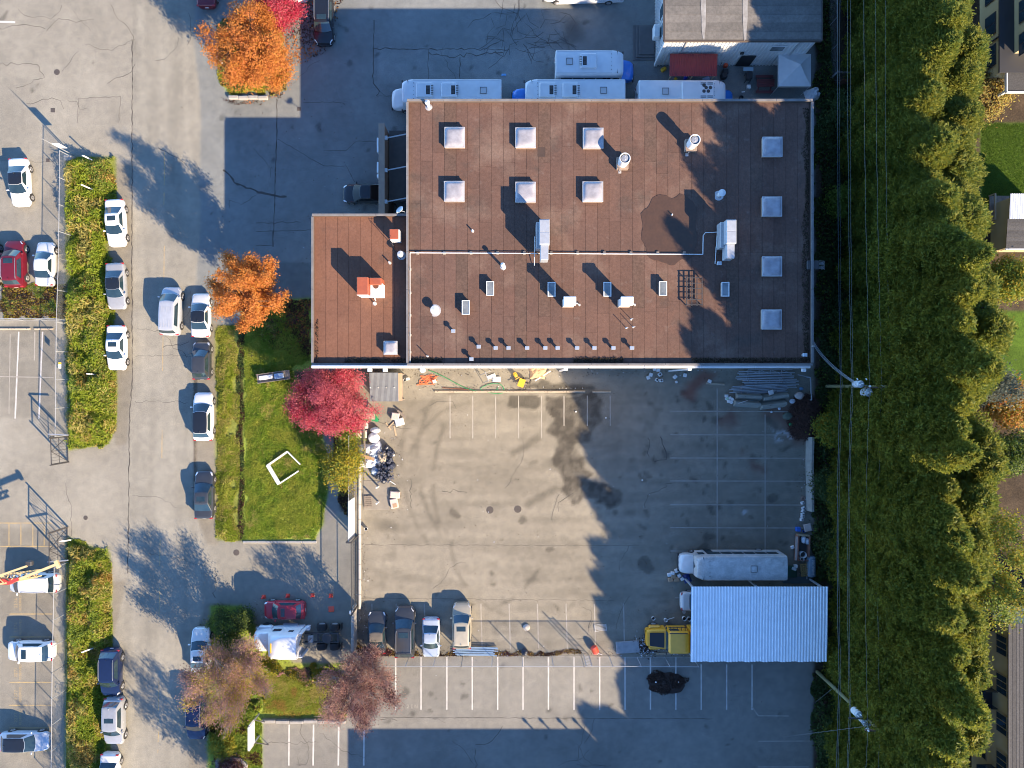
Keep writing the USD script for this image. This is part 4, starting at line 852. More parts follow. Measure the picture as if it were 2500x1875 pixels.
    for i in range(ribs): obj('roof_rib', B().cbox((X((S['wt'] + S['rt']) / 2 + .03), (i - (ribs - 1) / 2) * yt * .34, zr + .024), (L * .42, .04, .012), .004), body, root)
    # shut lines of the bonnet
    obj('wiper', B().bar((X(S['wb'] + .012), -yb * .6, S['belt'] + .05), (X(S['wb'] + .03), yb * .2, S['belt'] + .10), .02), BLACK, root)

C = dict(white=paint('white', (.74, .74, .73), dirt=.06), offwhite=paint('offwhite', (.66, .66, .64)), silver=paint('silver', (.40, .41, .42), rough=.3, metal=.35), lightsilver=paint('light_silver', (.50, .52, .55), rough=.3, metal=.3),
         grey=paint('grey', (.15, .165, .185), rough=.3, metal=.4), darkgrey=paint('dark_grey', (.055, .06, .068), rough=.28, metal=.3), black=paint('black', (.012, .013, .016), rough=.2), navy=paint('navy', (.012, .022, .065), rough=.2, metal=.2),
         darkred=paint('dark_red', (.16, .012, .022), rough=.25, metal=.2), red=paint('red', (.36, .02, .035), rough=.3), gold=paint('champagne', (.50, .44, .32), rough=.3, metal=.3), paleblue=paint('pale_blue', (.44, .50, .58), rough=.3, metal=.3))
BLKTOP = mat('black_glass_roof', (.012, .014, .018), rough=.1, coat=.6)
SOFTTOP = mat('grey_soft_top', (.13, .115, .10), (.10, .09, .08), rough=.85)
def car(label, px, py, head, L, Wd, style, body, cat='car', group=None, **kw):
    p = W(px, py, .55); t = thing({'suv': 'parked_suv', 'van': 'minivan'}.get(style, 'parked_car'), label, cat, (p[0], p[1], 0), head, group)
    car_parts(t, L, Wd, style, body, **kw); return t
UP, DN, LT, RT = 90, -90, 180, 0
car('white sedan with a black glass roof in the west lot', 51, 446, DN + 3, 4.6, 1.86, 'sedan', C['white'], top=BLKTOP)
car('dark red wagon with roof rails beside a small silver sedan', 40, 645, UP + 1, 4.6, 1.9, 'suv', C['darkred'], sunroof=.47, rails=True)
car('small silver sedan parked against the west fence', 113, 645, UP - 1, 4.25, 1.78, 'sedan', C['offwhite'])
car('silver blue car cut by the left edge of the photo', -24, 640, UP, 4.4, 1.8, 'sedan', C['silver'])
car('white sedan with a sunroof beside the north end of the bramble strip', 285, 545, DN + 3, 4.55, 1.84, 'sedan', C['white'], sunroof=.56)
car('silver grey sedan with a dark roof beside the bramble strip', 286, 699, DN + 2, 4.5, 1.84, 'sedan', C['silver'], top=BLKTOP)
car('white sedan with a sunroof, last car south on the upper bramble strip', 287, 849, DN, 4.35, 1.82, 'sedan', C['white'], sunroof=.56)
car('silver minivan driving north with a ribbed roof', 420, 760, UP - 2, 4.7, 1.9, 'van', C['lightsilver'], cat='van', ribs=5)
car('white sedan with a black roof below the orange tree', 492, 770, UP, 4.25, 1.8, 'sedan', C['offwhite'], top=BLKTOP)
car('small dark grey hatchback on the grass side of the road', 494, 881, UP, 3.65, 1.74, 'hatch', C['darkgrey'])
car('white crossover with a long black glass roof', 498, 1017, UP, 4.7, 1.88, 'hatch', C['white'], top=BLKTOP)
car('dark grey sedan with a sunroof, near the road bend', 500, 1208, UP, 4.6, 1.84, 'sedan', C['darkgrey'], sunroof=.56)
car('white sedan with a dark sunroof beside the hedge at the junction', 492, 1590, UP, 4.6, 1.86, 'sedan', C['white'], sunroof=.58)
car('dark blue wagon half under the pink tree', 483, 1745, DN, 4.7, 1.88, 'suv', C['navy'], rails=True)
car('dark navy wagon with a bright rail on the lower bramble strip', 274, 1640, DN, 4.6, 1.9, 'suv', C['navy'], rails=True)
car('silver wagon parked behind the dark navy wagon', 282, 1758, DN, 4.6, 1.9, 'suv', C['silver'], sunroof=.60)
car('white car cut by the bottom edge on the west verge', 270, 1893, DN - 2, 4.5, 1.84, 'sedan', C['offwhite'])
car('white van with roof bars under the yellow crane boom', 86, 1421, LT, 4.8, 1.88, 'van', C['offwhite'], cat='van', rails=True)
car('white wagon with a sunroof parked nose west by the fence', 78, 1587, LT, 4.5, 1.88, 'suv', C['white'], sunroof=.50)
car('white car with a black roof, nose to the lower west fence', 62, 1808, RT, 4.7, 1.86, 'hatch', C['paleblue'], top=BLKTOP)
car('black off-roader with a shiny bonnet by the upper orange tree', 792, 52, DN, 4.75, 1.9, 'suv', C['black'], rails=True, sunroof=.47)
car('dark red car at the top edge beside the orange tree', 506, -38, UP, 4.6, 1.85, 'sedan', C['darkred'])
car('white car just entering at the top edge of the yard', 731, -58, UP, 4.9, 1.85, 'sedan', C['white'])
car('black sedan tucked under the end of the brown sign wall', 892, 474, LT, 4.3, 1.82, 'sedan', C['black'], glass=mat('tinted_glass', (.006, .007, .009), rough=.25, spec=.4))
car('red hatchback with a sunroof behind the traffic cones', 696, 1488, LT, 4.0, 1.76, 'hatch', C['red'], sunroof=.52)
car('dark convertible with a grey soft top, nearest the fence corner', 921, 1543, UP, 4.05, 1.78, 'coupe', C['darkgrey'], top=SOFTTOP)
car('large dark blue grey off-roader between convertible and hatchback', 989, 1541, UP, 4.95, 1.96, 'suv', C['darkgrey'], rails=True, sunroof=.50, ribs=3)
car('small pale blue sedan facing the lower lot', 1053, 1555, DN, 3.85, 1.72, 'sedan', C['paleblue'])
car('champagne coloured off-roader parked beside the blue pipes', 1128, 1526, UP, 4.4, 1.86, 'suv', C['gold'], sunroof=.50)
car('white car mostly hidden under the carport roof', 1716, 1466, RT, 4.4, 1.82, 'sedan', C['offwhite'])

# ---------------------------------------------------------------- shuttle buses
BUSW = mat('bus_white', (.66, .67, .68), (.57, .58, .59), rough=.45, scale=1.0)
BUSD = mat('bus_dirty_white', (.58, .58, .56), (.34, .34, .32), rough=.7, scale=1.6, detail=9, fine=.25, fscale=12, contrast=.9)
BUSB = paint('bus_blue', (.015, .17, .60), rough=.3)
def bus(label, px, py, head, L, hood, body=BUSW, acs=((-.28, 1), (.1, 1)), hatch=(.33,), wide=2.4, hgt=2.95, front='cab', big_ac=False):
    p = W(px, py, 1.2); t = thing('shuttle_bus', label, 'bus', (p[0], p[1], 0), head, None)
    hl = 1.25 if hood is not None else 0.0; Lb = L - hl; x1 = L / 2 - hl; x0 = -L / 2; hw = wide / 2
    s = B()
    ring = [(hw, .45), (hw, 2.2), (hw * .985, hgt - .28), (hw * .93, hgt - .10), (hw * .80, hgt - .02), (hw * .4, hgt + .03), (0, hgt + .045)]
    ring = [(-y, z) for y, z in ring] + [(y, z) for y, z in ring[::-1][1:]]
    xs = [x0, x0 + .03, x0 + .15, x1 - 1.05, x1 - .55, x1 - .15, x1]; sc = [.95, .985, 1, 1, .95, .84, .78]; dz = [-.08, -.02, 0, 0, -.04, -.16, -.32]
    P = np.array([[(x, y * k, z + (d if z > 2.3 else 0)) for y, z in ring] for x, k, d in zip(xs, sc, dz)])
    s.grid(P)
    for q, fl in ((0, 1), (-1, 0)):
        c = P[q].mean(0); n = len(ring); i = np.arange(n - 1); f = np.stack([i, i + 1, np.full(n - 1, n)], 1); s.add(np.vstack([P[q], c]), f if fl else f[:, ::-1])
    s.box(((x0 + x1) / 2, 0, .42), (Lb - .1, wide - .12, .12))
    obj('body', s, body, t, smooth=35)
    obj('roof_seam', B().tube([(x0 + .1, -hw * .86, hgt - .03), (x1 - 1.1, -hw * .86, hgt - .03)], .02, 5), ALU, t); obj('roof_seam', B().tube([(x0 + .1, hw * .86, hgt - .03), (x1 - 1.1, hw * .86, hgt - .03)], .02, 5), ALU, t)
    nwin = max(3, int((Lb - 1.6) / 1.05))
    for sd in (-1, 1):
        for i in range(nwin):
            x = x0 + .5 + (Lb - 1.9) * (i + .5) / nwin
            obj('window', B().box((x, sd * (hw + .006), 1.75), ((Lb - 1.9) / nwin - .08, .02, .85)), GLASS, t)
        obj('cab_window', B().box((x1 - .75, sd * (hw * .97 + .01), 1.75), (.9, .02, .75)), GLASS, t)
        for i in range(5): obj('marker_lamp', B().cbox((x1 - 1.15, (i - 2) * hw * .3, hgt + .02), (.08, .05, .05), .01), BLACK, t) if sd == 1 else None
        obj('mirror', B().cbox((x1 + .1, sd * (hw + .18), 1.7), (.12, .22, .34), .04), BLACK, t)
    # raked windscreen
    w = .78 * hw
    obj('windshield', B().add([(x1 + .02, -w, 1.45), (x1 + .02, w, 1.45), (x1 - .52, w * 1.1, hgt - .12), (x1 - .52, -w * 1.1, hgt - .12)], [[0, 1, 2, 3]]).add([(x1 - .53, -w * 1.1, hgt - .1), (x1 - .53, w * 1.1, hgt - .1), (x1 - .62, w * 1.12, hgt - .02), (x1 - .62, -w * 1.12, hgt - .02)], [[0, 1, 2, 3]]), GLASS, t)
    if hood is not None:
        hb = B(); xs = [x1 - .05, x1 + .3, x1 + .8, x1 + 1.12, x1 + 1.25]; zt = [1.42, 1.36, 1.22, 1.02, .8]; ws = [.80, .82, .80, .70, .52]
        rows = []
        for x, z, k in zip(xs, zt, ws):
            y = hw * k; rows.append([(x, -y * .96, .45), (x, -y, .85), (x, -y * .93, z - .10), (x, -y * .7, z), (x, 0, z + .05), (x, y * .7, z), (x, y * .93, z - .10), (x, y, .85), (x, y * .96, .45)])
        P = np.array(rows); hb.grid(P); n = 9; i = np.arange(n - 1); hb.add(np.vstack([P[-1], P[-1].mean(0)]), np.stack([i + 1, i, np.full(n - 1, n)], 1))
        obj('hood', hb, hood, t, smooth=40)
        for sd in (-1, 1): obj('headlight', B().cbox((x1 + 1.13, sd * hw * .52, .80), (.12, .28, .2), .04), CLEARLAMP, t)
        obj('bumper', B().cbox((x1 + 1.25, 0, .5), (.14, wide * .74, .22), .04), BLACK, t)
    for x in (x1 - .1 if hood is not None else x1 - 1.4, x0 + Lb * .22):
        for sd in (-1, 1):
            y1 = sd * (hw * (.86 if (hood is not None and x > 0) else 1.0) + .02); wl_ = obj('wheel', B().tube([(x, y1 - sd * .34, .4), (x, y1 - sd * .3, .4), (x, y1 - sd * .05, .4), (x, y1, .4)], [.35, .4, .4, .35], 18), RUBBER, t, smooth=35)
            obj('rim', B().cyl((x, y1, .4), (x, y1 + sd * .01, .4), .24, n=14), RIM, wl_)
    for fx, sgn in acs:
        cx = fx * Lb - hl / 2
        u = obj('roof_unit', B().cbox((cx, 0, hgt + .12), (1.5, 1.35, .2), .06), BUSW, t)
        ox = .36 * sgn
        obj('fan', B().cbox((cx + ox, .0, hgt + .225), (.36, .82, .02), .005), BLACK, u)
        for sd in (-1, 1): obj('fan', B().lathe([(.15, hgt + .237), (.001, hgt + .237)], (cx + ox, sd * .2, 0), 14), DARKSTEEL, u)
        for i in range(6): obj('slot', B().box((cx + ox + .38 * sgn, -.4 + .16 * i, hgt + .224), (.22, .06, .016)), BLACK, u)
    if big_ac:
        cx = x1 - 2.3; u = obj('roof_unit', B().cbox((cx - .4, 0, hgt + .12), (3.0, 1.75, .2), .06), BUSW, t)
        for (dx, dy) in ((.35, .28), (.55, -.05), (.75, .28), (.15, -.05), (.15, .5)): obj('fan', B().lathe([(.17, hgt + .228), (.001, hgt + .228)], (cx + dx, dy, 0), 14), DARKSTEEL, u)
        for dy in (-.62, -.5, .72, .6):
            for k in range(2): obj('slot', B().box((cx + .1 + .62 * k, dy, hgt + .224), (.52, .06, .016)), BLACK, u)
    for fx in hatch:
        cx = fx * Lb - hl / 2; obj('hatch', B().cbox((cx, .0, hgt + .07), (.62, .62, .06), .02), BUSD if body is BUSD else mat('hatch_grey', (.48, .49, .5), (.4, .41, .42), rough=.5), t)
        b = B()
        for c, d in (((-.29, 0), (.04, .62)), ((.29, 0), (.04, .62)), ((0, .29), (.54, .04)), ((0, -.29), (.54, .04))): b.box((cx + c[0], c[1], hgt + .105), (*d, .02))
        obj('hatch_rim', b, DARKSTEEL, t)
    obj('taillight', B().cbox((x0 - .01, hw * .8, 1.1), (.04, .16, .3), .01), REDLAMP, t); obj('taillight', B().cbox((x0 - .01, -hw * .8, 1.1), (.04, .16, .3), .01), REDLAMP, t)
    obj('door', B().box((x1 - 1.5, -hw - .012, 1.35), (.75, .02, 1.75)), GLASS, t)
    return t
bus('white shuttle bus with a white nose, westmost in the row behind the hall', 1090, 240, LT, 10.6, BUSW, acs=((.02, -1), (.27, -1)), hatch=(-.32,))
bus('white shuttle bus with a blue nose pointing west, in the middle of the row', 1385, 240, LT, 10.6, BUSB, acs=((.05, -1), (.28, -1)), hatch=(-.28,))
bus('white shuttle bus with a blue nose pointing east and a long roof unit', 1672, 242, RT, 9.4, BUSB, acs=(), hatch=(-.2,), big_ac=True)
bus('short white shuttle bus with a blue bonnet, parked alone north of the row', 1451, 171, RT, 7.6, BUSB, acs=((-.02, -1),), hatch=(-.3,))
bus('dirty white bus beside the carport with a dark windscreen', 1783, 1377, LT, 9.7, C['offwhite'], body=BUSD, acs=(), hatch=(-.12,))
bus('white bus with a blue stripe, cut by the top edge', 1425, -32, LT + 2, 7.8, BUSW, acs=())

# ---------------------------------------------------------------- white semi tractor
p = W(726, 1556, .8); t = thing('semi_tractor', 'white semi tractor with a tall sleeper cab and bare rear frame', 'truck', (p[0], p[1], 0), 180)
TW = mat('truck_white', (.70, .71, .73), (.60, .61, .63), rough=.35, scale=1.5, coat=.5)
hz, cz = 2.05, 3.65
b = B(); xs = [3.95, 3.75, 3.2, 2.2]; zt = [1.35, 1.75, 1.95, 2.1]; ws = [.68, .84, .94, 1.0]; rows = []
for x, z, k in zip(xs, zt, ws):
    y = 1.02 * k; rows.append([(x, -y, .55), (x, -y, 1.1), (x, -y * .95, z - .2), (x, -y * .75, z), (x, 0, z + .08), (x, y * .75, z), (x, y * .95, z - .2), (x, y, 1.1), (x, y, .55)])
P = np.array(rows)[::-1]; b.grid(P); i = np.arange(8); b.add(np.vstack([P[-1], P[-1].mean(0)]), np.stack([i + 1, i, np.full(8, 9)], 1))
obj('hood', b, TW, t, smooth=40)
for s in (-1, 1): obj('fender', B().cbox((3.0, s * 1.05, .95), (1.3, .34, .5), .12), TW, t); obj('headlight', B().cbox((3.72, s * .86, 1.0), (.2, .3, .26), .06), CLEARLAMP, t)
ring = [(1.2, .7), (1.22, 2.6), (1.16, 3.35), (1.0, 3.6), (.6, 3.72), (0, 3.76)]; ring = [(-y, z) for y, z in ring] + [(y, z) for y, z in ring[::-1][1:]]
xs = [-.75, -.7, .9, 1.5, 2.0, 2.25]; dz = [0, 0, 0, -.12, -.55, -1.2]; kk = [.97, 1, 1, .97, .92, .90]
P = np.array([[(x, y * k, z + (d * (z - 2.0) / 1.7 if z > 2.0 else 0)) for y, z in ring] for x, d, k in zip(xs, dz, kk)]); b = B().grid(P); n = len(ring); i = np.arange(n - 1)
b.add(np.vstack([P[0], P[0].mean(0)]), np.stack([i, i + 1, np.full(n - 1, n)], 1)).add(np.vstack([P[-1], P[-1].mean(0)]), np.stack([i + 1, i, np.full(n - 1, n)], 1))
obj('cab', b, TW, t, smooth=35)
obj('windshield', B().add([(2.30, -.98, 2.10), (2.30, .98, 2.10), (2.02, .98, 2.85), (2.02, -.98, 2.85)], [[0, 1, 2, 3]]), GLASS, t)
for s in (-1, 1):
    obj('side_window', B().box((1.45, s * 1.215, 2.25), (.75, .03, .6)), GLASS, t); obj('sleeper_window', B().box((.05, s * 1.225, 2.55), (.45, .03, .4)), GLASS, t)
    obj('mirror', B().cbox((2.0, s * 1.42, 2.1), (.14, .22, .5), .05), TW, t); obj('fuel_tank', B().cyl((-.1, s * 1.05, .75), (1.3, s * 1.05, .75), .33, n=16), RIM, t)
    obj('exhaust', B().cyl((-.9, s * .95, .7), (-.9, s * .95, 2.9), .08, n=10), RIM, t); obj('side_fairing', B().cbox((-.95, s * 1.1, 1.9), (.35, .08, 2.2), .02), TW, t)
    obj('frame_rail', B().box((-2.4, s * .42, .85), (3.3, .09, .25)), DARKSTEEL, t)
    for x in (3.0, -2.3, -3.55):
        y1 = s * 1.2; w = obj('wheel', B().tube([(x, y1 - s * (.55 if x < 0 else .3), .5), (x, y1 - s * .3, .52), (x, y1 - s * .28, .46), (x, y1 - s * .26, .52), (x, y1, .5)], [.46, .52, .44, .52, .46], 20), RUBBER, t, smooth=30)
        obj('rim', B().cyl((x, y1, .5), (x, y1 + s * .012, .5), .28, n=14), RIM, w)
    obj('mudflap', B().box((-4.2, s * .95, .55), (.03, .6, .8)), BLACK, t)
for x in (-1.4, -2.0, -2.9, -3.95): obj('cross_member', B().box((x, 0, .86), (.16, .80, .12)), DARKSTEEL, t)
obj('fifth_wheel', B().lathe([(.001, 1.1), (.45, 1.1), (.5, 1.05), (.5, .98)][::-1], (-2.9, 0, 0), 16), DARKSTEEL, t); obj('battery_box', B().cbox((-1.35, .05, 1.05), (.5, .65, .3), .04), STEEL, t); obj('air_hose', B().tube([(-.8, .1, 2.0), (-1.2, .2, 1.4), (-1.5, -.1, 1.25), (-1.3, .1, 1.22)], .03, 6), BLACK, t)
obj('toolbox', B().cbox((-1.1, -1.0, 1.0), (.4, .4, .5), .04), TW, t); obj('bumper', B().cbox((4.0, 0, .55), (.16, 1.9, .35), .05), RIM, t)
obj('roof_lamp', B().cbox((1.62, 0, 3.62), (.12, .9, .05), .015), YELLOWP, t)

# ---------------------------------------------------------------- yellow truck nosing out of the carport
p = W(1650, 1556, 1.0); t = thing('yellow_truck', 'yellow truck with a black bonnet nosing out of the carport', 'truck', (p[0] - .3, p[1], 0), 180)
YT = paint('truck_yellow', (.80, .38, .02), rough=.4)
b = B(); xs = [.8, .9, 2.0, 2.5, 2.62]; rows = []
for x, z, k in zip(xs, [1.75, 1.7, 1.5, 1.3, .9], [1, 1, .93, .8, .66]):
    y = 1.0 * k; rows.append([(x, -y, .5), (x, -y, 1.0), (x, -y * .94, z - .12), (x, -y * .75, z), (x, 0, z + .03), (x, y * .75, z), (x, y * .94, z - .12), (x, y, 1.0), (x, y, .5)])
P = np.array(rows); b.grid(P); i = np.arange(8); b.add(np.vstack([P[-1], P[-1].mean(0)]), np.stack([i + 1, i, np.full(8, 9)], 1)); obj('hood', b, YT, t, smooth=40)
obj('bonnet_panel', B().add([(1.0, -.72, 1.79), (2.3, -.62, 1.53), (2.3, .62, 1.53), (1.0, .72, 1.79)], [[0, 1, 2, 3]]), mat('matt_black', (.015, .015, .018), rough=.5), t)
obj('cab', B().cbox((-.3, 0, 1.55), (2.0, 2.1, 2.0), .15), YT, t); obj('windshield', B().add([(.83, -.9, 1.72), (.83, .9, 1.72), (.66, .88, 2.42), (.66, -.88, 2.42)], [[0, 1, 2, 3]]), GLASS, t)
obj('cargo_box', B().cbox((-3.4, 0, 1.6), (4.0, 2.2, 2.0), .06), YT, t)
for s in (-1, 1):
    obj('side_window', B().box((.1, s * 1.055, 1.95), (.9, .02, .5)), GLASS, t); obj('fender', B().cbox((1.75, s * 1.0, .95), (1.1, .3, .45), .1), YT, t); obj('mirror', B().cbox((.8, s * 1.2, 1.85), (.1, .2, .3), .03), BLACK, t)
    for x in (1.75, -3.8):
        y1 = s * 1.12; w = obj('wheel', B().tube([(x, y1 - s * .3, .42), (x, y1 - s * .04, .42), (x, y1, .42)], [.42, .42, .37], 18), RUBBER, t, smooth=30); obj('rim', B().cyl((x, y1, .42), (x, y1 + s * .01, .42), .24, n=12), RIM, w)
for k in range(5): obj('ladder_rung', B().box((-.9 + .35 * k, -1.15, 2.2 - .02 * k), (.05, .5, .04)), BLACK, t)
obj('roof_rack', B().box((-.2, -.92, 2.56), (1.7, .06, .06)).box((-.2, -1.38, 2.2), (1.7, .05, .05)), BLACK, t)

# ---------------------------------------------------------------- lattice boom of a lorry crane at the left edge
BOOM = mat('boom_yellow', (.66, .50, .26), (.58, .42, .2), rough=.5); BOOMR = mat('boom_red', (.42, .05, .04), rough=.5)
t = thing('crane_boom', 'yellow lattice crane boom reaching in from the left edge', 'crane', (0, 0, 0))
def lattice(p0, p1, w0, w1, n, m, name, r=.05):
    p0, p1 = np.asarray(p0), np.asarray(p1); d = (p1 - p0) / np.linalg.norm(p1 - p0); s = np.cross([0, 0, 1], d); s /= np.linalg.norm(s); u = np.cross(d, s)
    K = [[p0 + (p1 - p0) * i / n + (s * a + u * c) * (w0 + (w1 - w0) * i / n) / 2 for i in range(n + 1)] for a, c in ((-1, -1), (1, -1), (1, 1), (-1, 1))]
    b = B()
    for q in K: b.bar(q[0], q[-1], r * 1.6)
    obj(name + '_chord', b, m, t); b = B()
    for i in range(n):
        for q in range(4): b.bar(K[q][i], K[(q + 1) % 4][i + 1], r)
    obj(name + '_lacing', b, m, t)
lattice(W(-60, 1425, 4.4), W(95, 1400, 4.8), .85, .55, 10, BOOM, 'main_boom', .06)
obj('jib', B().bar(W(-20, 1412, 5.2), W(66, 1382, 5.2), .18), BOOM, t); obj('jib', B().bar(W(20, 1425, 5.1), W(140, 1377, 5.1), .24), BOOM, t); obj('jib_head', B().cbox(W(140, 1377, 5.1), (.35, .75, .3), .05, 25), BOOM, t)
obj('red_tip', B().bar(W(20, 1424, 5.2), W(46, 1413, 5.2), .3), BOOMR, t); obj('red_arm', B().bar(W(-60, 1422, 4.1), W(30, 1419, 4.1), .5, .4), BOOMR, t)
obj('mast', B().cyl(W(-130, 1440), W(-66, 1425, 4.4), .35, n=12), BOOM, t); obj('winch', B().cbox(W(72, 1375, 5.0), (.55, .45, .4), .06), DARKSTEEL, t)
# ---------------------------------------------------------------- trees
BARK = mat('bark', (.11, .08, .06), (.07, .055, .045), rough=.95, scale=4, fine=.3)
BARKP = mat('pale_bark', (.26, .21, .18), (.17, .13, .115), rough=.95, scale=4, fine=.2)
def leafmat(name, c, c2, island=.35, trans=.35, scale=.9): return mat('leaf_' + name, c, c2, rough=.6, scale=scale, island=island, trans=trans, spec=.25)
def crown_clumps(R, z0, h, n, rng, seed, squash=1.0, plumes=0):
    if plumes:                                                     # upright boughs, each tapering to a tip
        out = []
        for k in range(plumes):
            a, q = k * 2.4 + rng.uniform(-.3, .3), math.sqrt((k + .5) / plumes); base = np.array([math.cos(a) * R * q * .35, math.sin(a) * R * q * .35 * squash, z0 + .3]); tip = np.array([math.cos(a) * R * q, math.sin(a) * R * q * squash, h * (1 - .33 * q * q) * rng.uniform(.9, 1.0)])
            m = n // plumes; t = np.linspace(.12, 1, m) ** .8; out.append(base + (tip - base) * t[:, None] + rng.normal(size=(m, 3)) * (.46 * (1 - t) + .10)[:, None])
        return np.vstack(out)
    d = rng.normal(size=(n, 3)); d /= np.linalg.norm(d, axis=1, keepdims=True)
    r = rng.uniform(0, 1, n) ** .38
    m = .72 + .6 * meshkit.fbm(d * 1.7 + seed * 3.1, 3, seed)
    c = d * (r * m)[:, None] * [R, R * squash, (h - z0) / 2]
    c[:, 2] += (z0 + h) / 2; return c
def broad_tree(name, label, gx, gy, h, R, z0, leaf, nclump, per, size, seed, group=None, spread=.42, bark=None, twig=0, squash=1.0, upright=0.0, cat='tree', lf_dir=False, plumes=0):
    rng = np.random.default_rng(seed); bark = bark or BARK
    t = thing(name, label, cat, W(gx, gy), 0, group)
    c = crown_clumps(R, z0, h, nclump, rng, seed, squash, plumes)
    tr = B(); top = np.array([rng.normal(0, .1 * R), rng.normal(0, .1 * R), h * .62]); r0 = .035 * h * .6
    tr.tube([(0, 0, -.05), top * [.2, .2, .25], top * [.55, .55, .6], top], [r0 * 1.25, r0, r0 * .8, r0 * .35], 9)
    mains = []
    for i in range(8):
        a = i * 2.4 + rng.uniform(-.4, .4); z = h * rng.uniform(.25, .5); s = np.array([top[0] * z / h, top[1] * z / h, z]); e = np.array([math.cos(a) * R * .6, math.sin(a) * R * .6 * squash, min(h * .9, z + h * rng.uniform(.2, .35))])
        tr.tube([s, s + (e - s) * [.4, .4, .55], e], [r0 * .5, r0 * .33, r0 * .14], 6); mains.append((s, e))
    for p in c[:: max(1, len(c) // 70)]:
        k = int(np.argmin([np.linalg.norm(p - (s + e) / 2) + .3 * np.linalg.norm(p - e) for s, e in mains])); s, e = mains[k]; q = s + (e - s) * rng.uniform(.5, 1.0)
        tr.tube([q, (q + p) / 2 + [0, 0, .1], p], [r0 * .14, r0 * .09, .012], 4)
    if twig:
        cen = np.array([0, 0, z0 * .6])
        for p in c:
            o = p - cen; o /= np.linalg.norm(o)
            for j in range(twig):
                d = o + rng.normal(size=3) * .45 + [0, 0, upright]; d /= np.linalg.norm(d); L = rng.uniform(.5, 1.3)
                tr.tube([p, p + d * L * .5 + rng.normal(size=3) * .04, p + d * L + [0, 0, .05]], [.022, .016, .007], 3, False)
    obj('trunk', tr, bark, t)
    ctr = np.array([0, 0, (z0 + h) / 2])
    for li, (m, share) in enumerate(leaf):
        sel = c[rng.permutation(len(c))[:int(len(c) * share)]] if share < 1 else c
        pts = np.repeat(sel, per, 0); off = rng.normal(size=(len(pts), 3)) * spread * [1, 1, .8]; pts = pts + off
        pts[:, 2] = np.maximum(pts[:, 2], .15)
        out = pts - ctr; out /= np.linalg.norm(out, axis=1, keepdims=True) + 1e-6
        dirs = (out + [0, 0, upright]) if (upright or lf_dir) else None
        obj('crown', leafcloud(pts, size, rng, dirs=dirs, n_out=None if dirs is not None else out * .7 + [0, 0, .5]), m, t)
    return t
L_OR1 = leafmat('orange', (.86, .27, .09), (.76, .34, .06), trans=.45); L_OR2 = leafmat('amber', (.84, .44, .07), (.74, .20, .07), trans=.45); L_CR = leafmat('crimson', (.66, .03, .10), (.54, .045, .08), trans=.45); L_PK = leafmat('rose_red', (.82, .22, .24), (.70, .13, .17), trans=.45)
L_YG = leafmat('yellow_green', (.40, .40, .03), (.56, .40, .04)); L_GR = leafmat('green', (.24, .36, .05), (.32, .38, .06), trans=.4); L_DG = leafmat('dark_green', (.08, .14, .04), (.115, .155, .045)); L_MV = leafmat('mauve', (.54, .27, .26), (.58, .38, .26), trans=.4); L_DK = leafmat('plum', (.12, .04, .055), (.2, .08, .08))
broad_tree('orange_tree', 'round orange leaved tree at the corner of the upper planting bed', 655, 180, 8.2, 3.5, 2.0, [(L_OR1, 1), (L_OR2, .6)], 120, 210, .165, 11, spread=.36)
broad_tree('crimson_tree', 'narrow crimson tree behind the upper orange tree at the top edge', 704, 60, 7.5, 1.9, 1.0, [(L_CR, 1), (L_PK, .7)], 60, 200, .15, 12)
broad_tree('orange_tree', 'tall orange tree in front of the annex, overhanging the road', 664, 733, 11.0, 3.35, 3.0, [(L_OR1, 1), (L_OR2, .8)], 200, 125, .165, 13, spread=.27, plumes=17)
broad_tree('red_maple', 'broad rose red maple beside the grey tool shed', 836, 979, 6.8, 3.6, 1.2, [(L_PK, 1), (L_CR, .25)], 150, 220, .15, 14, squash=.92, spread=.36)
broad_tree('yellow_shrub', 'yellow green shrubby tree at the south foot of the red maple', 848, 1128, 4.0, 1.65, .3, [(L_YG, 1), (L_GR, .5)], 60, 75, .19, 15, squash=1.25)
broad_tree('green_shrub', 'fresh green shrub between the red maple and the yard fence', 852, 1062, 3.2, .95, .2, [(L_GR, 1), (L_YG, .3)], 30, 70, .18, 16, squash=1.5)
broad_tree('pink_tree', 'sparse mauve pink tree overhanging the dark blue wagon', 600, 1608, 8.2, 3.9, 1.4, [(L_MV, 1), (L_YG, .35)], 196, 150, .13, 17, plumes=14, spread=.38, bark=BARKP, twig=3, upright=.25, squash=1.15)
broad_tree('pink_tree', 'sparse mauve pink tree south of the semi tractor, thinly leaved and twiggy', 896, 1628, 7.4, 3.9, 1.0, [(L_MV, 1), (L_DK, .3)], 196, 150, .13, 18, plumes=14, spread=.38, bark=BARKP, twig=3, upright=.25, squash=1.05)
broad_tree('pink_tree', 'sparse tree just south of the photo, known by its shadow on the road', 650, 1975, 10.5, 3.2, 2.0, [(L_MV, 1)], 140, 90, .15, 19, plumes=12, spread=.3, bark=BARKP, twig=4, upright=.4)
broad_tree('pink_tree', 'bare looking tree south of the photo whose shadow dapples the lower west lot', 430, 2110, 11.0, 3.2, 2.0, [(L_MV, 1)], 140, 90, .15, 22, plumes=12, spread=.3, bark=BARKP, twig=3, upright=.3)
broad_tree('plum_shrub', 'dark plum coloured shrub at the bottom edge by the planter wall', 568, 1862, 1.5, 1.25, .1, [(L_DK, 1), (L_MV, .3)], 40, 60, .15, 20)
broad_tree('clipped_shrub', 'bright yellow green clipped shrub by the bottom of the road', 548, 1812, 1.3, 1.0, .1, [(L_YG, 1), (L_GR, 1)], 55, 110, .13, 21, spread=.22, squash=1.25)
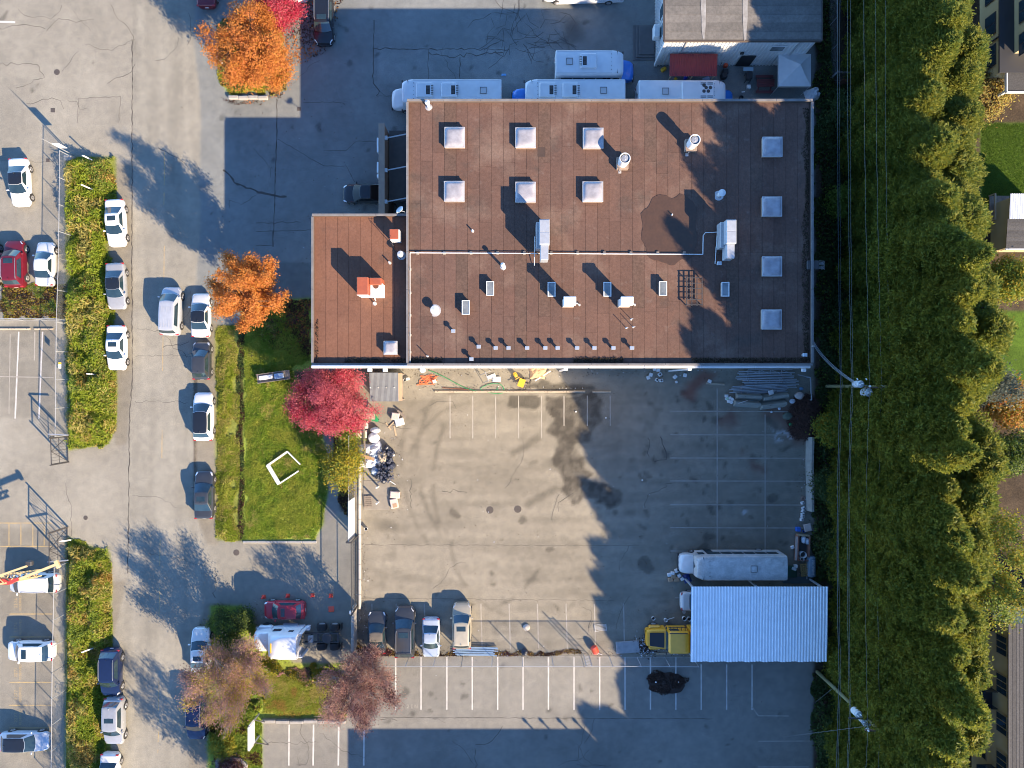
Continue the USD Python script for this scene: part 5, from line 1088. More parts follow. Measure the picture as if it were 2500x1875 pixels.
for k, (gx, gy, R_, sq) in enumerate(((560, 1525, 1.75, 1.1), (600, 1505, .8, 1.0), (575, 1590, 1.2, 1.2))):
    broad_tree('dark_hedge', ('wide dark green hedge mound at the driveway junction', 'small dark hedge mound nearest the red hatchback', 'dark hedge mound under the west pink tree')[k], gx, gy, 1.6, R_, .1, [(L_DG, 1), (L_GR, .3)], 60, 110, .14, 30 + k, spread=.28, squash=sq)
# brush by the truck, as one mass
def brush(name, label, poly, n, hmax, leaf, size, seed, hmin=.05, freq=.5, kind='stuff', holes=.0, grassy=False):
    """Ground cover: leaves over a lumpy low canopy inside a polygon of photo pixels."""
    from shapely.geometry import Polygon
    import shapely
    pg = Polygon([tuple(W(*p)[:2]) for p in poly]); rng = np.random.default_rng(seed); x0, y0, x1, y1 = pg.bounds
    P = np.column_stack([rng.uniform(x0, x1, n * 3), rng.uniform(y0, y1, n * 3)]); jx = np.column_stack([P * .9, 0 * P[:, 0] + seed]); Q = P + np.column_stack([meshkit.fbm(jx, 3, 5) - .5, meshkit.fbm(jx, 3, 6) - .5]) * (2.0 if hmax > .3 else 1.2); P = P[shapely.contains_xy(pg, Q[:, 0], Q[:, 1])][:n]
    e = np.clip(shapely.distance(shapely.points(P), pg.exterior) / .9, .12, 1)
    f = meshkit.fbm(np.column_stack([P * freq, 0 * P[:, 0] + seed]), 4, seed); top = (hmin + (hmax - hmin) * np.clip((f - .28) * 2.2, 0, 1)) * e
    z = top * rng.uniform(0, 1, len(P)) ** .45 + .02
    c = np.column_stack([P, z])
    first = None
    pick = meshkit.fbm(np.column_stack([P * .8, 0 * P[:, 0] + seed + 7]), 3, seed + 1) + rng.normal(0, .07, len(P))
    cuts = np.quantile(pick, np.cumsum([s for _, s in leaf]) / sum(s for _, s in leaf)); lo = -9
    root = thing(name, None, None); tag(root, label, None, None, kind)
    for (m, s), hi in zip(leaf, cuts):
        q = (pick > lo) & (pick <= hi); lo = hi
        if not q.any(): continue
        if grassy: g = rng.normal(size=(q.sum(), 3)) * [.9, .9, .3] + [0, 0, .45]; obj('foliage', leafcloud(c[q], size * 1.7, rng, aspect=.16, dirs=g), m, root)
        else: obj('foliage', leafcloud(c[q], size, rng, up=1.1), m, root)
    return root
L_STR = leafmat('straw', (.72, .62, .19), (.60, .53, .14), trans=.45); L_BR = leafmat('bramble', (.33, .47, .045), (.48, .52, .05), trans=.45); L_OC = leafmat('ochre', (.64, .42, .10), (.54, .38, .10), trans=.4); L_BRN = leafmat('dead_brown', (.12, .055, .03), (.08, .04, .025)); L_LAWN = leafmat('lawn', (.42, .54, .06), (.56, .56, .09), trans=.45); L_LAWN2 = leafmat('lawn_deep', (.28, .46, .04), (.38, .48, .05), trans=.45)
strip1 = [(162, 385), (268, 385), (281, 420), (282, 520), (268, 600), (272, 700), (280, 800), (285, 900), (285, 1035), (265, 1082), (172, 1095)]
strip2 = [(165, 1312), (200, 1330), (268, 1352), (275, 1450), (273, 1600), (252, 1680), (254, 1900), (164, 1900)]
brush('bramble_strip', 'thick bramble and long grass strip west of the road, upper one', strip1, 46000, 1.7, [(L_BR, 4.2), (L_STR, 1.2), (L_GR, 2.8), (L_OC, .4)], .17, 41)
brush('long_grass', 'pale long grass standing through the upper bramble strip', strip1, 16000, 1.9, [(L_STR, .8), (L_OC, .3), (L_BR, 1.6)], .26, 42, grassy=True)
brush('bramble_strip', 'thick bramble and long grass strip west of the road, lower one', strip2, 38000, 1.5, [(L_GR, 2.0), (L_BR, 3), (L_STR, 1.6), (L_OC, 1.2)], .17, 43)
brush('long_grass', 'pale long grass standing through the lower bramble strip', strip2, 11000, 1.6, [(L_STR, .8), (L_OC, .5), (L_BR, 1.6)], .26, 44, grassy=True)
brush('grass_verge', 'rough grass verge between the road and the ditch', [(527, 795), (572, 795), (586, 870), (577, 950), (572, 1040), (582, 1150), (570, 1240), (585, 1322), (528, 1320)], 20000, .42, [(L_LAWN, 2), (L_STR, 1.6), (L_BR, 1.5)], .17, 45, grassy=True)
brush('ditch_weeds', 'dark weeds in the ditch beside the lawn', [(577, 800), (596, 800), (598, 1318), (586, 1318)], 3500, .2, [(L_DG, 1), (L_BRN, 1), (L_GR, .5)], .16, 46)
lawn_poly = [(597, 735), (700, 735), (757, 880), (715, 905), (757, 1000), (790, 1060), (801, 1130), (799, 1210), (790, 1270), (766, 1316), (597, 1318)]
brush('lawn_grass', 'tufted lawn grass south west of the annex', lawn_poly, 60000, .22, [(L_LAWN, 2), (L_LAWN2, 2.2), (L_STR, .35)], .15, 47, grassy=True, freq=1.2)
brush('dry_lawn_grass', 'yellowed lawn between the two pink trees', [(640, 1640), (830, 1640), (845, 1752), (640, 1752)], 17000, .16, [(L_STR, 1.1), (L_LAWN, 2), (L_OC, .5)], .14, 48, grassy=True, freq=1.0)
brush('thicket', 'mixed green and yellow thicket beside the semi tractor', [(560, 1600), (640, 1592), (700, 1640), (760, 1625), (850, 1640), (815, 1690), (720, 1660), (640, 1640), (650, 1700), (560, 1720), (530, 1660)], 26000, 1.7, [(L_GR, 2), (L_YG, 1.6), (L_DG, 1.2), (L_MV, .5)], .18, 49)
brush('shrub_bed', 'green ground cover around the clipped shrub and signboard', [(520, 1720), (640, 1710), (640, 1880), (520, 1880), (512, 1780)], 12000, .45, [(L_GR, 2), (L_LAWN2, 2), (L_YG, .4), (L_BRN, .6)], .15, 50)
brush('bed_weeds', 'rough weeds round the foot of the upper orange tree', [(530, 45), (700, 45), (700, 225), (560, 235), (535, 190)], 14000, .5, [(L_YG, 1), (L_GR, 1), (L_BRN, 1.2), (L_STR, .8)], .16, 51)
brush('fallen_leaves', 'red brown fallen leaves under the orange tree by the annex', [(600, 730), (760, 730), (760, 880), (660, 850), (600, 800)], 9000, .08, [(L_BRN, 2), (L_OR1, .5), (L_DK, 1)], .15, 52, freq=2)
brush('fence_weeds', 'leafy weeds along the fence at the west lot', [(0, 690), (155, 690), (165, 780), (0, 778)], 7000, .5, [(L_GR, 1), (L_OC, .8), (L_BRN, 1.2), (L_YG, .4)], .16, 53)
brush('fence_litter_leaves', 'dry leaves swept against the fence by the lower lot', [(868, 1560), (960, 1590), (1180, 1588), (1420, 1592), (1420, 1602), (868, 1602)], 5000, .10, [(L_BRN, 2), (L_OC, 1), (L_DK, 1)], .14, 54)
brush('scattered_leaves', 'orange leaves scattered on the yard by the upper orange tree', [(690, -20), (840, -20), (790, 130), (720, 160), (690, 240), (560, 262), (540, 240), (690, 225)], 2600, .03, [(L_OR1, 1), (L_BRN, 1)], .17, 55)
brush('path_weeds', 'leafy weeds between the footpath and the yard fence', [(815, 1060), (866, 1060), (866, 1260), (838, 1262), (825, 1180)], 4500, .3, [(L_BRN, 1.6), (L_OC, .8), (L_GR, .6)], .15, 56)
ivy = [(1990, -60), (2032, -60), (2034, 205), (2110, 205), (2150, 420), (2160, 560), (2140, 780), (2150, 900), (2100, 1030), (2110, 1900), (1984, 1900), (1984, 1640), (2024, 1620), (2024, 1425), (1978, 1425), (1980, 1100), (1988, 1010), (1990, 880)]
brush('ivy_belt', 'dark ivy and undergrowth belt between the hall and the conifers', ivy, 60000, 1.5, [(L_DG, 3.4), (L_GR, .45), (L_BRN, .7), (L_DG, 1.5)], .26, 57, freq=.35)
for k, (gx, gy, h, R_, lf) in enumerate(((2018, 1040, 3.2, 1.5, L_YG), (2150, 560, 4.2, 2.0, L_YG), (2050, 500, 3.0, 1.5, L_GR), (2010, 1180, 3.0, 1.4, L_DG), (2030, 1330, 2.8, 1.6, L_DG), (2045, 300, 3.5, 1.8, L_DG), (2060, 760, 3.4, 1.9, L_DG), (2030, 1780, 3.0, 1.7, L_DG))):
    broad_tree('undergrowth_bush', ('olive bush in shade beside the debris heap', 'yellowing bush standing in front of the conifers above the pole', 'green bush beside the northeast part of the hall', 'dark bush beside the concrete barrier', 'dark bush beyond the junk by the carport', 'dark bush behind the white gazebo', 'dark bush under the wires east of the hall', 'dark bush by the south utility pole')[k], gx, gy, h, R_, .3, [(lf, 1), (L_GR if k < 3 else L_DG, .7)], 50, 80, .22, 60 + k, cat='bush')

# ---------------------------------------------------------------- conifers
CON = [leafmat(f'conifer_{k}', c, c2, island=.4, trans=.5, scale=.5) for k, (c, c2) in enumerate((((.31, .36, .05), (.43, .40, .05)), ((.21, .29, .05), (.32, .34, .055))))]
def conifer(name, R, seed, nb=250, h=20.0):
    rng = np.random.default_rng(seed); t = proto(name)
    tr = B().tube([(0, 0, -.1), (.05, 0, h * .35), (0, .05, h * .7), (0, 0, h * .96)], [.34, .26, .15, .03], 8)
    C, D = [], []
    for i in range(nb):
        u = (i + rng.uniform()) / nb; z = h * (.04 + .95 * u ** .92)
        u_ = z / h; prof = R * min(1, .66 + u_ * .55) * (1 if u_ < .5 + .035 * (seed % 5) else max(0, 1 - ((u_ - .5 - .035 * (seed % 5)) / (.505 - .035 * (seed % 5))) ** 1.35) ** .78) + .15
        a = i * 2.39996 + rng.uniform(-.3, .3); L = prof * rng.uniform(.72, 1.12)
        d = np.array([math.cos(a), math.sin(a), 0]); s = np.array([0, 0, z]); lift = rng.uniform(.25, .75)
        n = int(34 + 64 * L / R)
        q = rng.uniform(.28, 1, n) ** .8
        w = .16 + .42 * (1 - np.abs(q - .62) / .62) * min(1, L / 1.5)
        side = np.array([-d[1], d[0], 0])
        p = s + np.outer(q * L, d) + np.outer(q ** 1.6 * L * lift, [0, 0, 1]) + side * (rng.normal(size=n) * w)[:, None] + np.outer(rng.normal(size=n) * w * .6, [0, 0, 1])
        C.append(p); D.append(np.tile(d * .75 + [0, 0, .65], (n, 1)) + side * rng.normal(size=(n, 1)) * .4)
        if i % 4 == 0: tr.tube([s, s + d * L * .5 + [0, 0, L * lift * .25], s + d * L * .9 + [0, 0, L * lift * .8]], [.05, .03, .01], 4, False)
    C = np.vstack(C); D = np.vstack(D); C[:, 2] = np.clip(C[:, 2], .1, h + .4)
    obj('trunk', tr, BARK, t)
    half = rng.uniform(size=len(C)) < .6
    for m, q in ((CON[0], half), (CON[1], ~half)):
        c, dd = C[q], D[q]
        v1, f1 = leafcloud(c, .36, rng, aspect=.26, dirs=dd); v2, f2 = leafcloud(c + rng.normal(size=c.shape) * .07, .28, rng, aspect=.3, dirs=dd); v3, f3 = leafcloud(c + rng.normal(size=c.shape) * .10, .24, rng, aspect=.4)
        b = B().add(v1, f1).add(v2, f2).add(v3, f3); obj('crown', b, m, t)
    return t
protos = [conifer(f'conifer_{"abcde"[k]}', R_, 100 + k) for k, R_ in enumerate((2.75, 3.1, 2.5, 2.9, 2.65))]
rng = np.random.default_rng(77)
CT = []
for gy in np.arange(-130, 2640, 50):
    hh = float(np.interp(gy, [-200, 350, 480, 560, 700, 850, 1500, 1640, 2000, 2700], [15.6, 14.8, 13.8, 15.0, 19.0, 20.7, 20.3, 17.6, 17.2, 17.4]))
    gx = float(np.interp(gy, [-200, 250, 450, 560, 700, 900, 1000, 1100, 1700, 2700], [2125, 2112, 2105, 2112, 2092, 2084, 2076, 2066, 2070, 2072]))
    gx -= 24
    CT.append((gx + rng.uniform(-14, 14), gy + rng.uniform(-12, 12), hh * rng.uniform(.86, 1.05), rng.integers(5), rng.uniform(0, 360), rng.uniform(.86, 1.0), 0))
    if rng.uniform() < .75 and gy < 2000: CT.append((gx + 78 + rng.uniform(-14, 14), gy + 28 + rng.uniform(-12, 12), hh * rng.uniform(.74, .86), rng.integers(5), rng.uniform(0, 360), rng.uniform(1.0, 1.2), 1))
for gx, gy, hh, k, rz, s, rear in CT:
    copy_of(protos[k], 'tall_conifer', ('tall dark green conifer in the front row facing the hall and yards', 'sunlit yellow green conifer in the rear row facing the gardens')[rear], 'tree', W(gx, gy), rz, ('front row of tall conifers', 'rear row of sunlit conifers')[rear], scale=(s, s, hh / 20.0))
# ---------------------------------------------------------------- garden plants of the houses to the east
for k, a in enumerate((('golden clump of dry grass beside the townhouse terrace', 2395, 235, 1.6, 2.3, [(L_STR, 1), (L_OC, 1), (L_BRN, .5)]), ('orange brown bush at the right edge, half way down', 2425, 985, 4.0, 2.0, [(L_OC, 1), (L_OR2, .5), (L_YG, .5)]), ('yellow green garden tree at the right edge beside the shady lawn', 2420, 690, 4.5, 1.8, [(L_YG, 1), (L_GR, 1)]),
    ('silvery leaved tree behind the conifer tops at the right edge', 2360, 945, 6.5, 1.6, [(leafmat('silver_leaf', (.20, .22, .17), (.14, .17, .12)), 1)]), ('yellow green tree at the lower right edge', 2330, 1300, 9.5, 3.0, [(L_YG, 1), (L_GR, 1.0)]), ('olive tree at the right edge beside the cream house', 2330, 1400, 9.0, 2.8, [(L_YG, .7), (L_GR, 1)]), ('small green tree at the right edge below the orange bush', 2420, 1100, 5.0, 1.9, [(L_GR, 1), (L_DG, .6)]))):
    broad_tree('garden_tree' if a[3] > 3 else 'garden_grass', a[0], a[1], a[2], a[3], a[4], .4, a[5], 70, 80, .22, 200 + k, cat='tree' if a[3] > 3 else 'bush')
brush('garden_grass_cover', 'bright mown backyard lawn', [(2395, 300), (2520, 300), (2520, 545), (2395, 545)], 22000, .06, [(leafmat('bright_lawn', (.15, .26, .02), (.12, .22, .02)), 1)], .10, 58, grassy=True)
# ---------------------------------------------------------------- fences, gates, poles, wires
FENCEM = mat('fence_wire', (.36, .37, .38), (.30, .31, .32), rough=.5, metal=.3)
FENCEP = mat('fence_post', (.44, .45, .45), (.36, .37, .37), rough=.45, metal=.3)
def wires(b, L, h, pitch=.085, w=.0042, z0=.06):
    """Woven wire as two sets of slanting strips in the plane of the fence (along x, up z)."""
    for sg in (1, -1):
        for s in np.arange(-h, L, pitch):
            a0, a1 = max(s, 0), min(s + h, L)
            if a1 <= a0: continue
            za, zc = z0 + (a0 - s), z0 + (a1 - s)
            if sg < 0: p, q = (L - a0, za), (L - a1, zc)
            else: p, q = (a0, za), (a1, zc)
            b.append([(p[0] - w, .002 * sg, p[1]), (p[0] + w, .002 * sg, p[1]), (q[0] + w, .002 * sg, q[1]), (q[0] - w, .002 * sg, q[1])])
def fence(label, pts, h=2.2, step=2.6, m=None, pm=None, rail=True, pitch=.085, ww=.0042, name='wire_fence'):
    t = thing(name, label, 'fence', (0, 0, 0)); m = m or FENCEM; pm = pm or FENCEP
    for p, q in zip(pts[:-1], pts[1:]):
        p, q = np.array(p, float), np.array(q, float); L = np.linalg.norm(q - p); d = (q - p) / L; quads = []
        wires(quads, L, h - .1, pitch, ww); Q = np.array(quads).reshape(-1, 3)
        n = np.array([-d[1], d[0], 0]); V = p + Q[:, :1] * d + Q[:, 1:2] * n + Q[:, 2:] * [0, 0, 1]; i = np.arange(len(V) // 4)[:, None] * 4
        tag(obj('wire_mesh', (V, np.vstack([i + [0, 1, 2], i + [0, 2, 3]])), m, t), kind='stuff')
        k = max(1, round(L / step))
        for j in range(k + 1): obj('post', B().cyl(p + d * L * j / k, p + d * L * j / k + [0, 0, h + .05], .035, n=8), pm, t)
        if rail: obj('top_rail', B().cyl(p + [0, 0, h], q + [0, 0, h], .028, n=6), pm, t); obj('bottom_wire', B().cyl(p + [0, 0, .08], q + [0, 0, .08], .012, n=4), pm, t)
    return t
fence('grey wire fence along the upper bramble strip', [W(181, 386), W(178, 640), W(173, 790)], 2.2)
fence('grey wire fence between bramble strip and striped bays, south of the corner', [W(173, 792), W(170, 1062)], 2.2)
fence('grey wire fence running west from the corner above the striped bays', [W(-60, 781), W(172, 783)], 2.0)
fence('grey wire fence along the lower bramble strip', [W(168, 1372), W(163, 1620), W(160, 1930)], 2.2)
fence('tall wire fence between footpath and fenced yard', [W(866, 1060), W(866, 1190), W(866, 1306)], 2.7, pitch=.10, ww=.006)
fence('low wire fence between the fenced yard and the lower parking lot', [W(868, 1603), W(1130, 1603), W(1420, 1603), W(1690, 1604)], 2.4, step=2.8)
fence('wire fence round the bare plot beside the ivy, west side', [W(2020, -60), W(2022, 196)], 2.0); fence('wire fence at the south end of the bare plot', [W(2023, 198), W(2098, 198)], 2.0)
DK = mat('black_fence', (.03, .03, .033), (.05, .05, .05), rough=.5)
# dense black gate of the yard
def slat_gate(label, p, q, h, pitch, frame=.06, diag=True, slat=.02, m=DK):
    p, q = np.array(p, float), np.array(q, float); t = thing('sliding_gate' if diag is None else 'swing_gate', label, 'gate', (0, 0, 0)); L = np.linalg.norm(q - p); d = (q - p) / L; u = np.array([0, 0, 1.0])
    obj('frame', B().bar(p + u * .12, q + u * .12, frame).bar(p + u * h, q + u * h, frame).bar(p + u * .1, p + u * h, frame).bar(q + u * .1, q + u * h, frame).bar(p + u * h * .55, q + u * h * .55, frame * .7), m, t)
    for k in range(1, int(L / pitch)): obj('bar', B().bar(p + d * k * pitch + u * .1, p + d * k * pitch + u * h, slat), m, t)
    if diag:
        mid = (p + q) / 2; obj('brace', B().bar(p + u * .1, mid + u * h, frame * .8).bar(mid + u * h, q + u * .1, frame * .8).bar(mid + u * .1, mid + u * h, frame * .8), m, t)
    for e in (p, q): obj('post', B().box(e + u * (h / 2 + .1) - d * .08 * (1 if e is p else -1), (.1, .1, h + .2)), m, t)
    return t
slat_gate('long black barred sliding gate of the fenced yard', W(872, 1312), W(873, 1478), 2.6, .14, diag=None)
slat_gate('grey barred swing gate standing open below the upper bramble strip', W(166, 1066), W(168, 1126), 2.6, .30, m=DARKSTEEL)
slat_gate('grey barred swing gate standing open above the lower bramble strip', W(166, 1288), W(166, 1366), 2.8, .28, m=DARKSTEEL)
for k, (a, b_) in enumerate((((166, 1062), (118, 1060)), ((166, 1368), (116, 1372)))):
    t = thing('gate_bar', ('rust tipped steel bar across the top of the upper open gate', 'rust tipped steel bar across the top of the lower open gate')[k], 'bar', (0, 0, 0)); obj('bar', B().bar(W(*a, 2.7) if k else W(*a, 2.6), W(*b_, 2.6), .10), STEEL, t); obj('post', B().cyl(W(166, a[1]), W(166, a[1]) + [0, 0, 2.7], .06, n=8), DARKSTEEL, t)
t = thing('gate_housing', 'white panelled gate housing at the head of the black sliding gate', 'gate box', (0, 0, 0))
obj('panel', B().box(W(866, 1258) + [0, 0, 1.45], (.10, 3.6, 2.4)), WHITE, t); obj('end_frame', B().bar(W(862, 1309), W(862, 1309) + [0, 0, 2.8], .12).bar(W(873, 1309), W(873, 1309) + [0, 0, 2.8], .12).bar(W(862, 1309) + [0, 0, 2.8], W(873, 1309) + [0, 0, 2.8], .12), DK, t)
t = thing('concrete_kerb', 'pale concrete kerb at the foot of the yard fence and gate', 'kerb', (0, 0, 0))
for k in range(11):
    a = 1085 + k * 36.5; obj('kerb_stone', B().cbox(W(879, a + 18) + [0, 0, .08], (.24, 1.44, .16), .03), mat('kerb_white', (.50, .47, .43), (.40, .37, .33), rough=.85, scale=2), t)
t = thing('low_wall', 'grey concrete wall stub with a white lamp at the south west corner of the fenced yard', 'wall', (0, 0, 0))
for k in range(3): obj('block', B().cbox(W(869, 1490 + k * 35) + [0, 0, .75], (.26, 1.38, 1.5), .03), CONC, t)
obj('lamp', B().cbox(W(866, 1482) + [0, 0, 1.62], (.3, .3, .22), .05), WHITE, t)
t = thing('lawn_kerb', 'concrete kerb along the south edge of the lawn', 'kerb', (0, 0, 0))
for k in range(5): obj('kerb_stone', B().cbox(W(612 + k * 36, 1323) + [0, 0, .06], (1.42, .22, .14), .03), CONC, t)
t = thing('bed_wall', 'low concrete block wall at the foot of the upper orange tree', 'wall', (0, 0, 0))
for k in range(4): obj('block', B().cbox(W(572 + k * 24, 240 + (k % 2)) + [0, 0, .18], (.92, .34, .36), .05, 1.5 * (k % 2)), CONC, t)
t = thing('retaining_edge', 'low rough concrete edge between the dry lawn and the bottom bays', 'kerb', (0, 0, 0))
for k in range(6): obj('block', B().cbox(W(658 + k * 34, 1758 + (k % 3)) + [0, 0, .18], (1.33, .30, .36), .04), CONC, t)
t = thing('planter', 'rounded concrete planter wall round the plum shrub at the bottom edge', 'planter', (0, 0, 0))
pl = [W(535, 1900), W(535, 1850), W(548, 1845), W(592, 1849), W(604, 1862), W(600, 1880), W(585, 1890)]
obj('wall', sum([[B().bar(pl[i] + [0, 0, .25], pl[i + 1] + [0, 0, .25], .28, .5)] for i in range(len(pl) - 1)], [])[0], CONC, t)
for i in range(1, len(pl) - 1): obj('wall', B().bar(pl[i] + [0, 0, .25], pl[i + 1] + [0, 0, .25], .28, .5), CONC, t)

# ---- utility poles and wires
POLEM = mat('pole_wood', (.23, .22, .10), (.17, .155, .08), rough=.9, scale=3, fine=.15); ARM = mat('crossarm_wood', (.20, .12, .09), (.15, .09, .07), rough=.9); CERAM = mat('insulator', (.55, .58, .62), rough=.25); TANK = mat('transformer_grey', (.50, .54, .57), (.42, .46, .49), rough=.45)
def transformer(parent, p, r=.30, h=.95):
    x = obj('transformer', B().lathe([(.001, 0), (r * .9, 0), (r, .06), (r, h - .12), (r * 1.04, h - .1), (r * 1.04, h), (r * .8, h + .06), (.001, h + .07)], p, 16), TANK, parent, smooth=35)
    obj('bushing', B().cyl(p + [.1, .05, h + .05], p + [.1, .05, h + .3], .05, .03, 8).cyl(p + [-.12, -.05, h + .05], p + [-.12, -.05, h + .3], .05, .03, 8), CERAM, x); obj('lid_rim', B().lathe([(r * 1.06, h - .11), (r * 1.06, h - .06)], p, 16), STEEL, x)
def insul(parent, p): obj('insulator', B().lathe([(.03, 0), (.09, .03), (.05, .08), (.09, .12), (.05, .17), (.001, .22)], p, 10), CERAM, parent)
p1 = thing('utility_pole', 'olive wooden utility pole with two grey transformers beside the hall corner', 'pole', W(2018, 943)); o1 = W(2018, 943)
L_ = lambda px, py, h, o: W(px, py, h) - o
obj('shaft', B().tube([(0, 0, -.1), (0, 0, 6), (0, 0, 11.1)], [.17, .15, .12], 12), POLEM, p1, smooth=30)
obj('crossarm', B().bar(L_(2112, 946, 10.7, o1), L_(2204, 946, 10.7, o1), .11, .13), ARM, p1); obj('brace', B().bar(L_(2135, 946, 10.65, o1), (0, 0, 9.9), .05).bar(L_(2180, 946, 10.65, o1), (0, 0, 9.9), .05), STEEL, p1)
transformer(p1, L_(2088, 938, 8.2, o1)); transformer(p1, L_(2108, 958, 8.2, o1), .34)
for px in (2123, 2153, 2174): insul(p1, L_(px, 943, 10.78, o1))
for px in (2094, 2116, 2161): obj('fuse_cutout', B().tube([L_(px, 927, 10.2, o1), L_(px, 927, 10.2, o1) + [.1, .1, -.3]], .05, 6), CERAM, p1)
obj('bracket', B().bar((0, 0, 8.9), L_(2088, 938, 8.9, o1), .08).bar((0, 0, 8.9), L_(2108, 958, 8.9, o1), .08), STEEL, p1)
p2 = thing('utility_pole', 'olive wooden utility pole with three grey transformers south of the carport', 'pole', W(1995, 1640)); o2 = W(1995, 1640)
obj('shaft', B().tube([(0, 0, -.1), (0, 0, 6), (0, 0, 11.8)], [.18, .155, .12], 12), POLEM, p2, smooth=30)
obj('crossarm', B().bar(L_(2112, 1782, 11.5, o2), L_(2174, 1786, 11.5, o2), .11, .13), ARM, p2); obj('crossarm', B().bar(L_(2072, 1753, 9.9, o2), L_(2168, 1758, 9.9, o2), .10, .12), DARKSTEEL, p2)
for px, py in ((2084, 1733), (2098, 1748), (2110, 1764), (2128, 1737), (2136, 1746)): transformer(p2, L_(px, py, 8.9, o2), .30, .9)
for px in (2119, 2148, 2170): insul(p2, L_(px, 1783, 11.6, o2))
for k, (px, py) in enumerate(((2158, 1742), (2160, 1757))): obj('fuse_cutout', B().tube([L_(px, py, 10, o2), L_(px, py, 10, o2) + [.1, .1, -.3]], .05, 6), CERAM, p2)
WIRE = mat('wire', (.16, .17, .17), (.11, .12, .12), rough=.5, metal=.3); WIREB = mat('bundle_cable', (.05, .06, .07), rough=.6)
def span(name, label, pts, h, r, m=WIRE, sag=.5, n=14):
    t = thing(name, label, 'wire', (0, 0, 0)); b = B()
    for (a, ha), (c, hc) in zip(zip(pts[:-1], h[:-1]), zip(pts[1:], h[1:])):
        A, Cc = W(*a, ha), W(*c, hc); u = np.linspace(0, 1, n)[:, None]; P = A + (Cc - A) * u; P[:, 2] -= sag * 4 * (u[:, 0] * (1 - u[:, 0])); b.tube(P, r, 5, False)
    obj('wire', b, m, t); return t
span('overhead_cable', 'thick dark bundled cable, westmost of the overhead lines', [(2050, -500), (2052, 941), (2049, 1655), (2046, 2400)], [6.6, 6.6, 6.6, 6.6], .032, WIREB); span('overhead_cable', 'thin cable lashed beside the thick dark bundle', [(2057, -500), (2056, 941), (2053, 1655), (2050, 2400)], [6.8, 6.8, 6.8, 6.8], .012, WIRE)
span('overhead_wire', 'pair of pale service wires second from the west, west strand', [(2074, -500), (2079, 936), (2074, 1735), (2068, 2400)], [8.6, 8.6, 8.6, 8.6], .014); span('overhead_wire', 'pair of pale service wires second from the west, east strand', [(2082, -500), (2083, 936), (2077, 1735), (2073, 2400)], [8.4, 8.4, 8.4, 8.4], .014)
for lb, xs in (('west', (2112, 2123, 2119, 2108)), ('middle', (2140, 2153, 2149, 2138)), ('east', (2165, 2174, 2170, 2163))):
    span('overhead_wire', f'thin bare power line on the pole tops, {lb} one of three', [(xs[0], -500), (xs[1], 943), (xs[2], 1783), (xs[3], 2500)], [10.95, 10.95, 11.8, 11.8], .011)
hc_ = np.array([hx1, hy0 + 1.6, TH + .6])
t = thing('service_drop', 'twisted pale service cables from the pole to the hall corner', 'wire', (0, 0, 0))
for k in range(3):
    A, Cc = hc_ + [0, .15 * k, 0], W(2082, 934, 8.6) + [0, .06 * k, .1 * k]; u = np.linspace(0, 1, 10)[:, None]; P = A + (Cc - A) * u; P[:, 2] -= .8 * 4 * (u[:, 0] * (1 - u[:, 0])); obj('cable', B().tube(P, .02, 5), mat('pale_cable', (.30, .32, .34), rough=.5), t)
obj('mast', B().cyl((hx1 - .1, hy0 + 1.6, TH - 1), (hx1 - .1, hy0 + 1.6, TH + .8), .04, n=8), STEEL, t)
for k, (a, b_) in enumerate((((2140, 1770), (1905, 1800)), ((2040, 1675), (1990, 1715)))):
    span('guy_wire', ('long stay wire slanting from the south pole down to the lot', 'short stay wire slanting from the south pole into the ivy')[k], [a, b_], [11 if k == 0 else 5, .1], .018, sag=.0)

# ---- signs, bollards, stakes
t = thing('signboard', 'white double post signboard standing at the bottom by the bays', 'sign', (0, 0, 0))
a, b_ = W(633, 1742), W(633, 1796)
for q in (a, b_): obj('post', B().bar(q, q + [0, 0, 2.8], .12), STEEL, t)
obj('panel', B().cbox((a + b_) / 2 + [0, 0, 2.1], (.10, abs(a[1] - b_[1]) + .3, 1.1), .02), WHITE, t); obj('frame', B().bar(a + [0, 0, 2.75], b_ + [0, 0, 2.75], .14).bar(a + [0, 0, 1.45], b_ + [0, 0, 1.45], .12), WHITE, t)
for q in (a, b_): obj('stay', B().bar(q + [0, 0, 1.3], q + [.9, -.9, .02], .07), DARKSTEEL, t)
t = thing('fence_sign', 'white sign on a tall post at the north end of the upper bramble strip', 'sign', (0, 0, 0)); q = W(178, 378)
obj('post', B().cyl(q, q + [0, 0, 3.6], .05, n=8), STEEL, t); obj('panel', B().cbox(q + [.35, 0, 2.6], (.75, .06, 1.2), .02), WHITE, t); obj('arm', B().cyl(q + [0, 0, 3.5], q + [-.1, .05, 4.4], .025, n=6), STEEL, t)
t = thing('concrete_block', 'beige concrete block at the north tip of the upper bramble strip', 'block', W(177, 391)); obj('block', B().cbox((0, 0, .4), (.75, .55, .8), .06), CONC, t)
def bollard(label, px, py, h=1.1, r=.09, m=WHITE, name='bollard'):
    t = thing(name, label, 'post', W(px, py)); obj('post', B().lathe([(r, 0), (r, h - .04), (r * .7, h), (.001, h + .01)], n=12), m, t, smooth=30); obj('band', B().lathe([(r * 1.04, h * .7), (r * 1.04, h * .8)], n=12), mat('reflector_band', (.55, .5, .42), rough=.3), t)
bollard('white bollard on the concrete pad, north one of two', 924, 1187); bollard('white bollard on the concrete pad, south one of two', 924, 1225); bollard('white marker post at the corner of the upper orange tree bed', 543, 153, 1.2, .12)
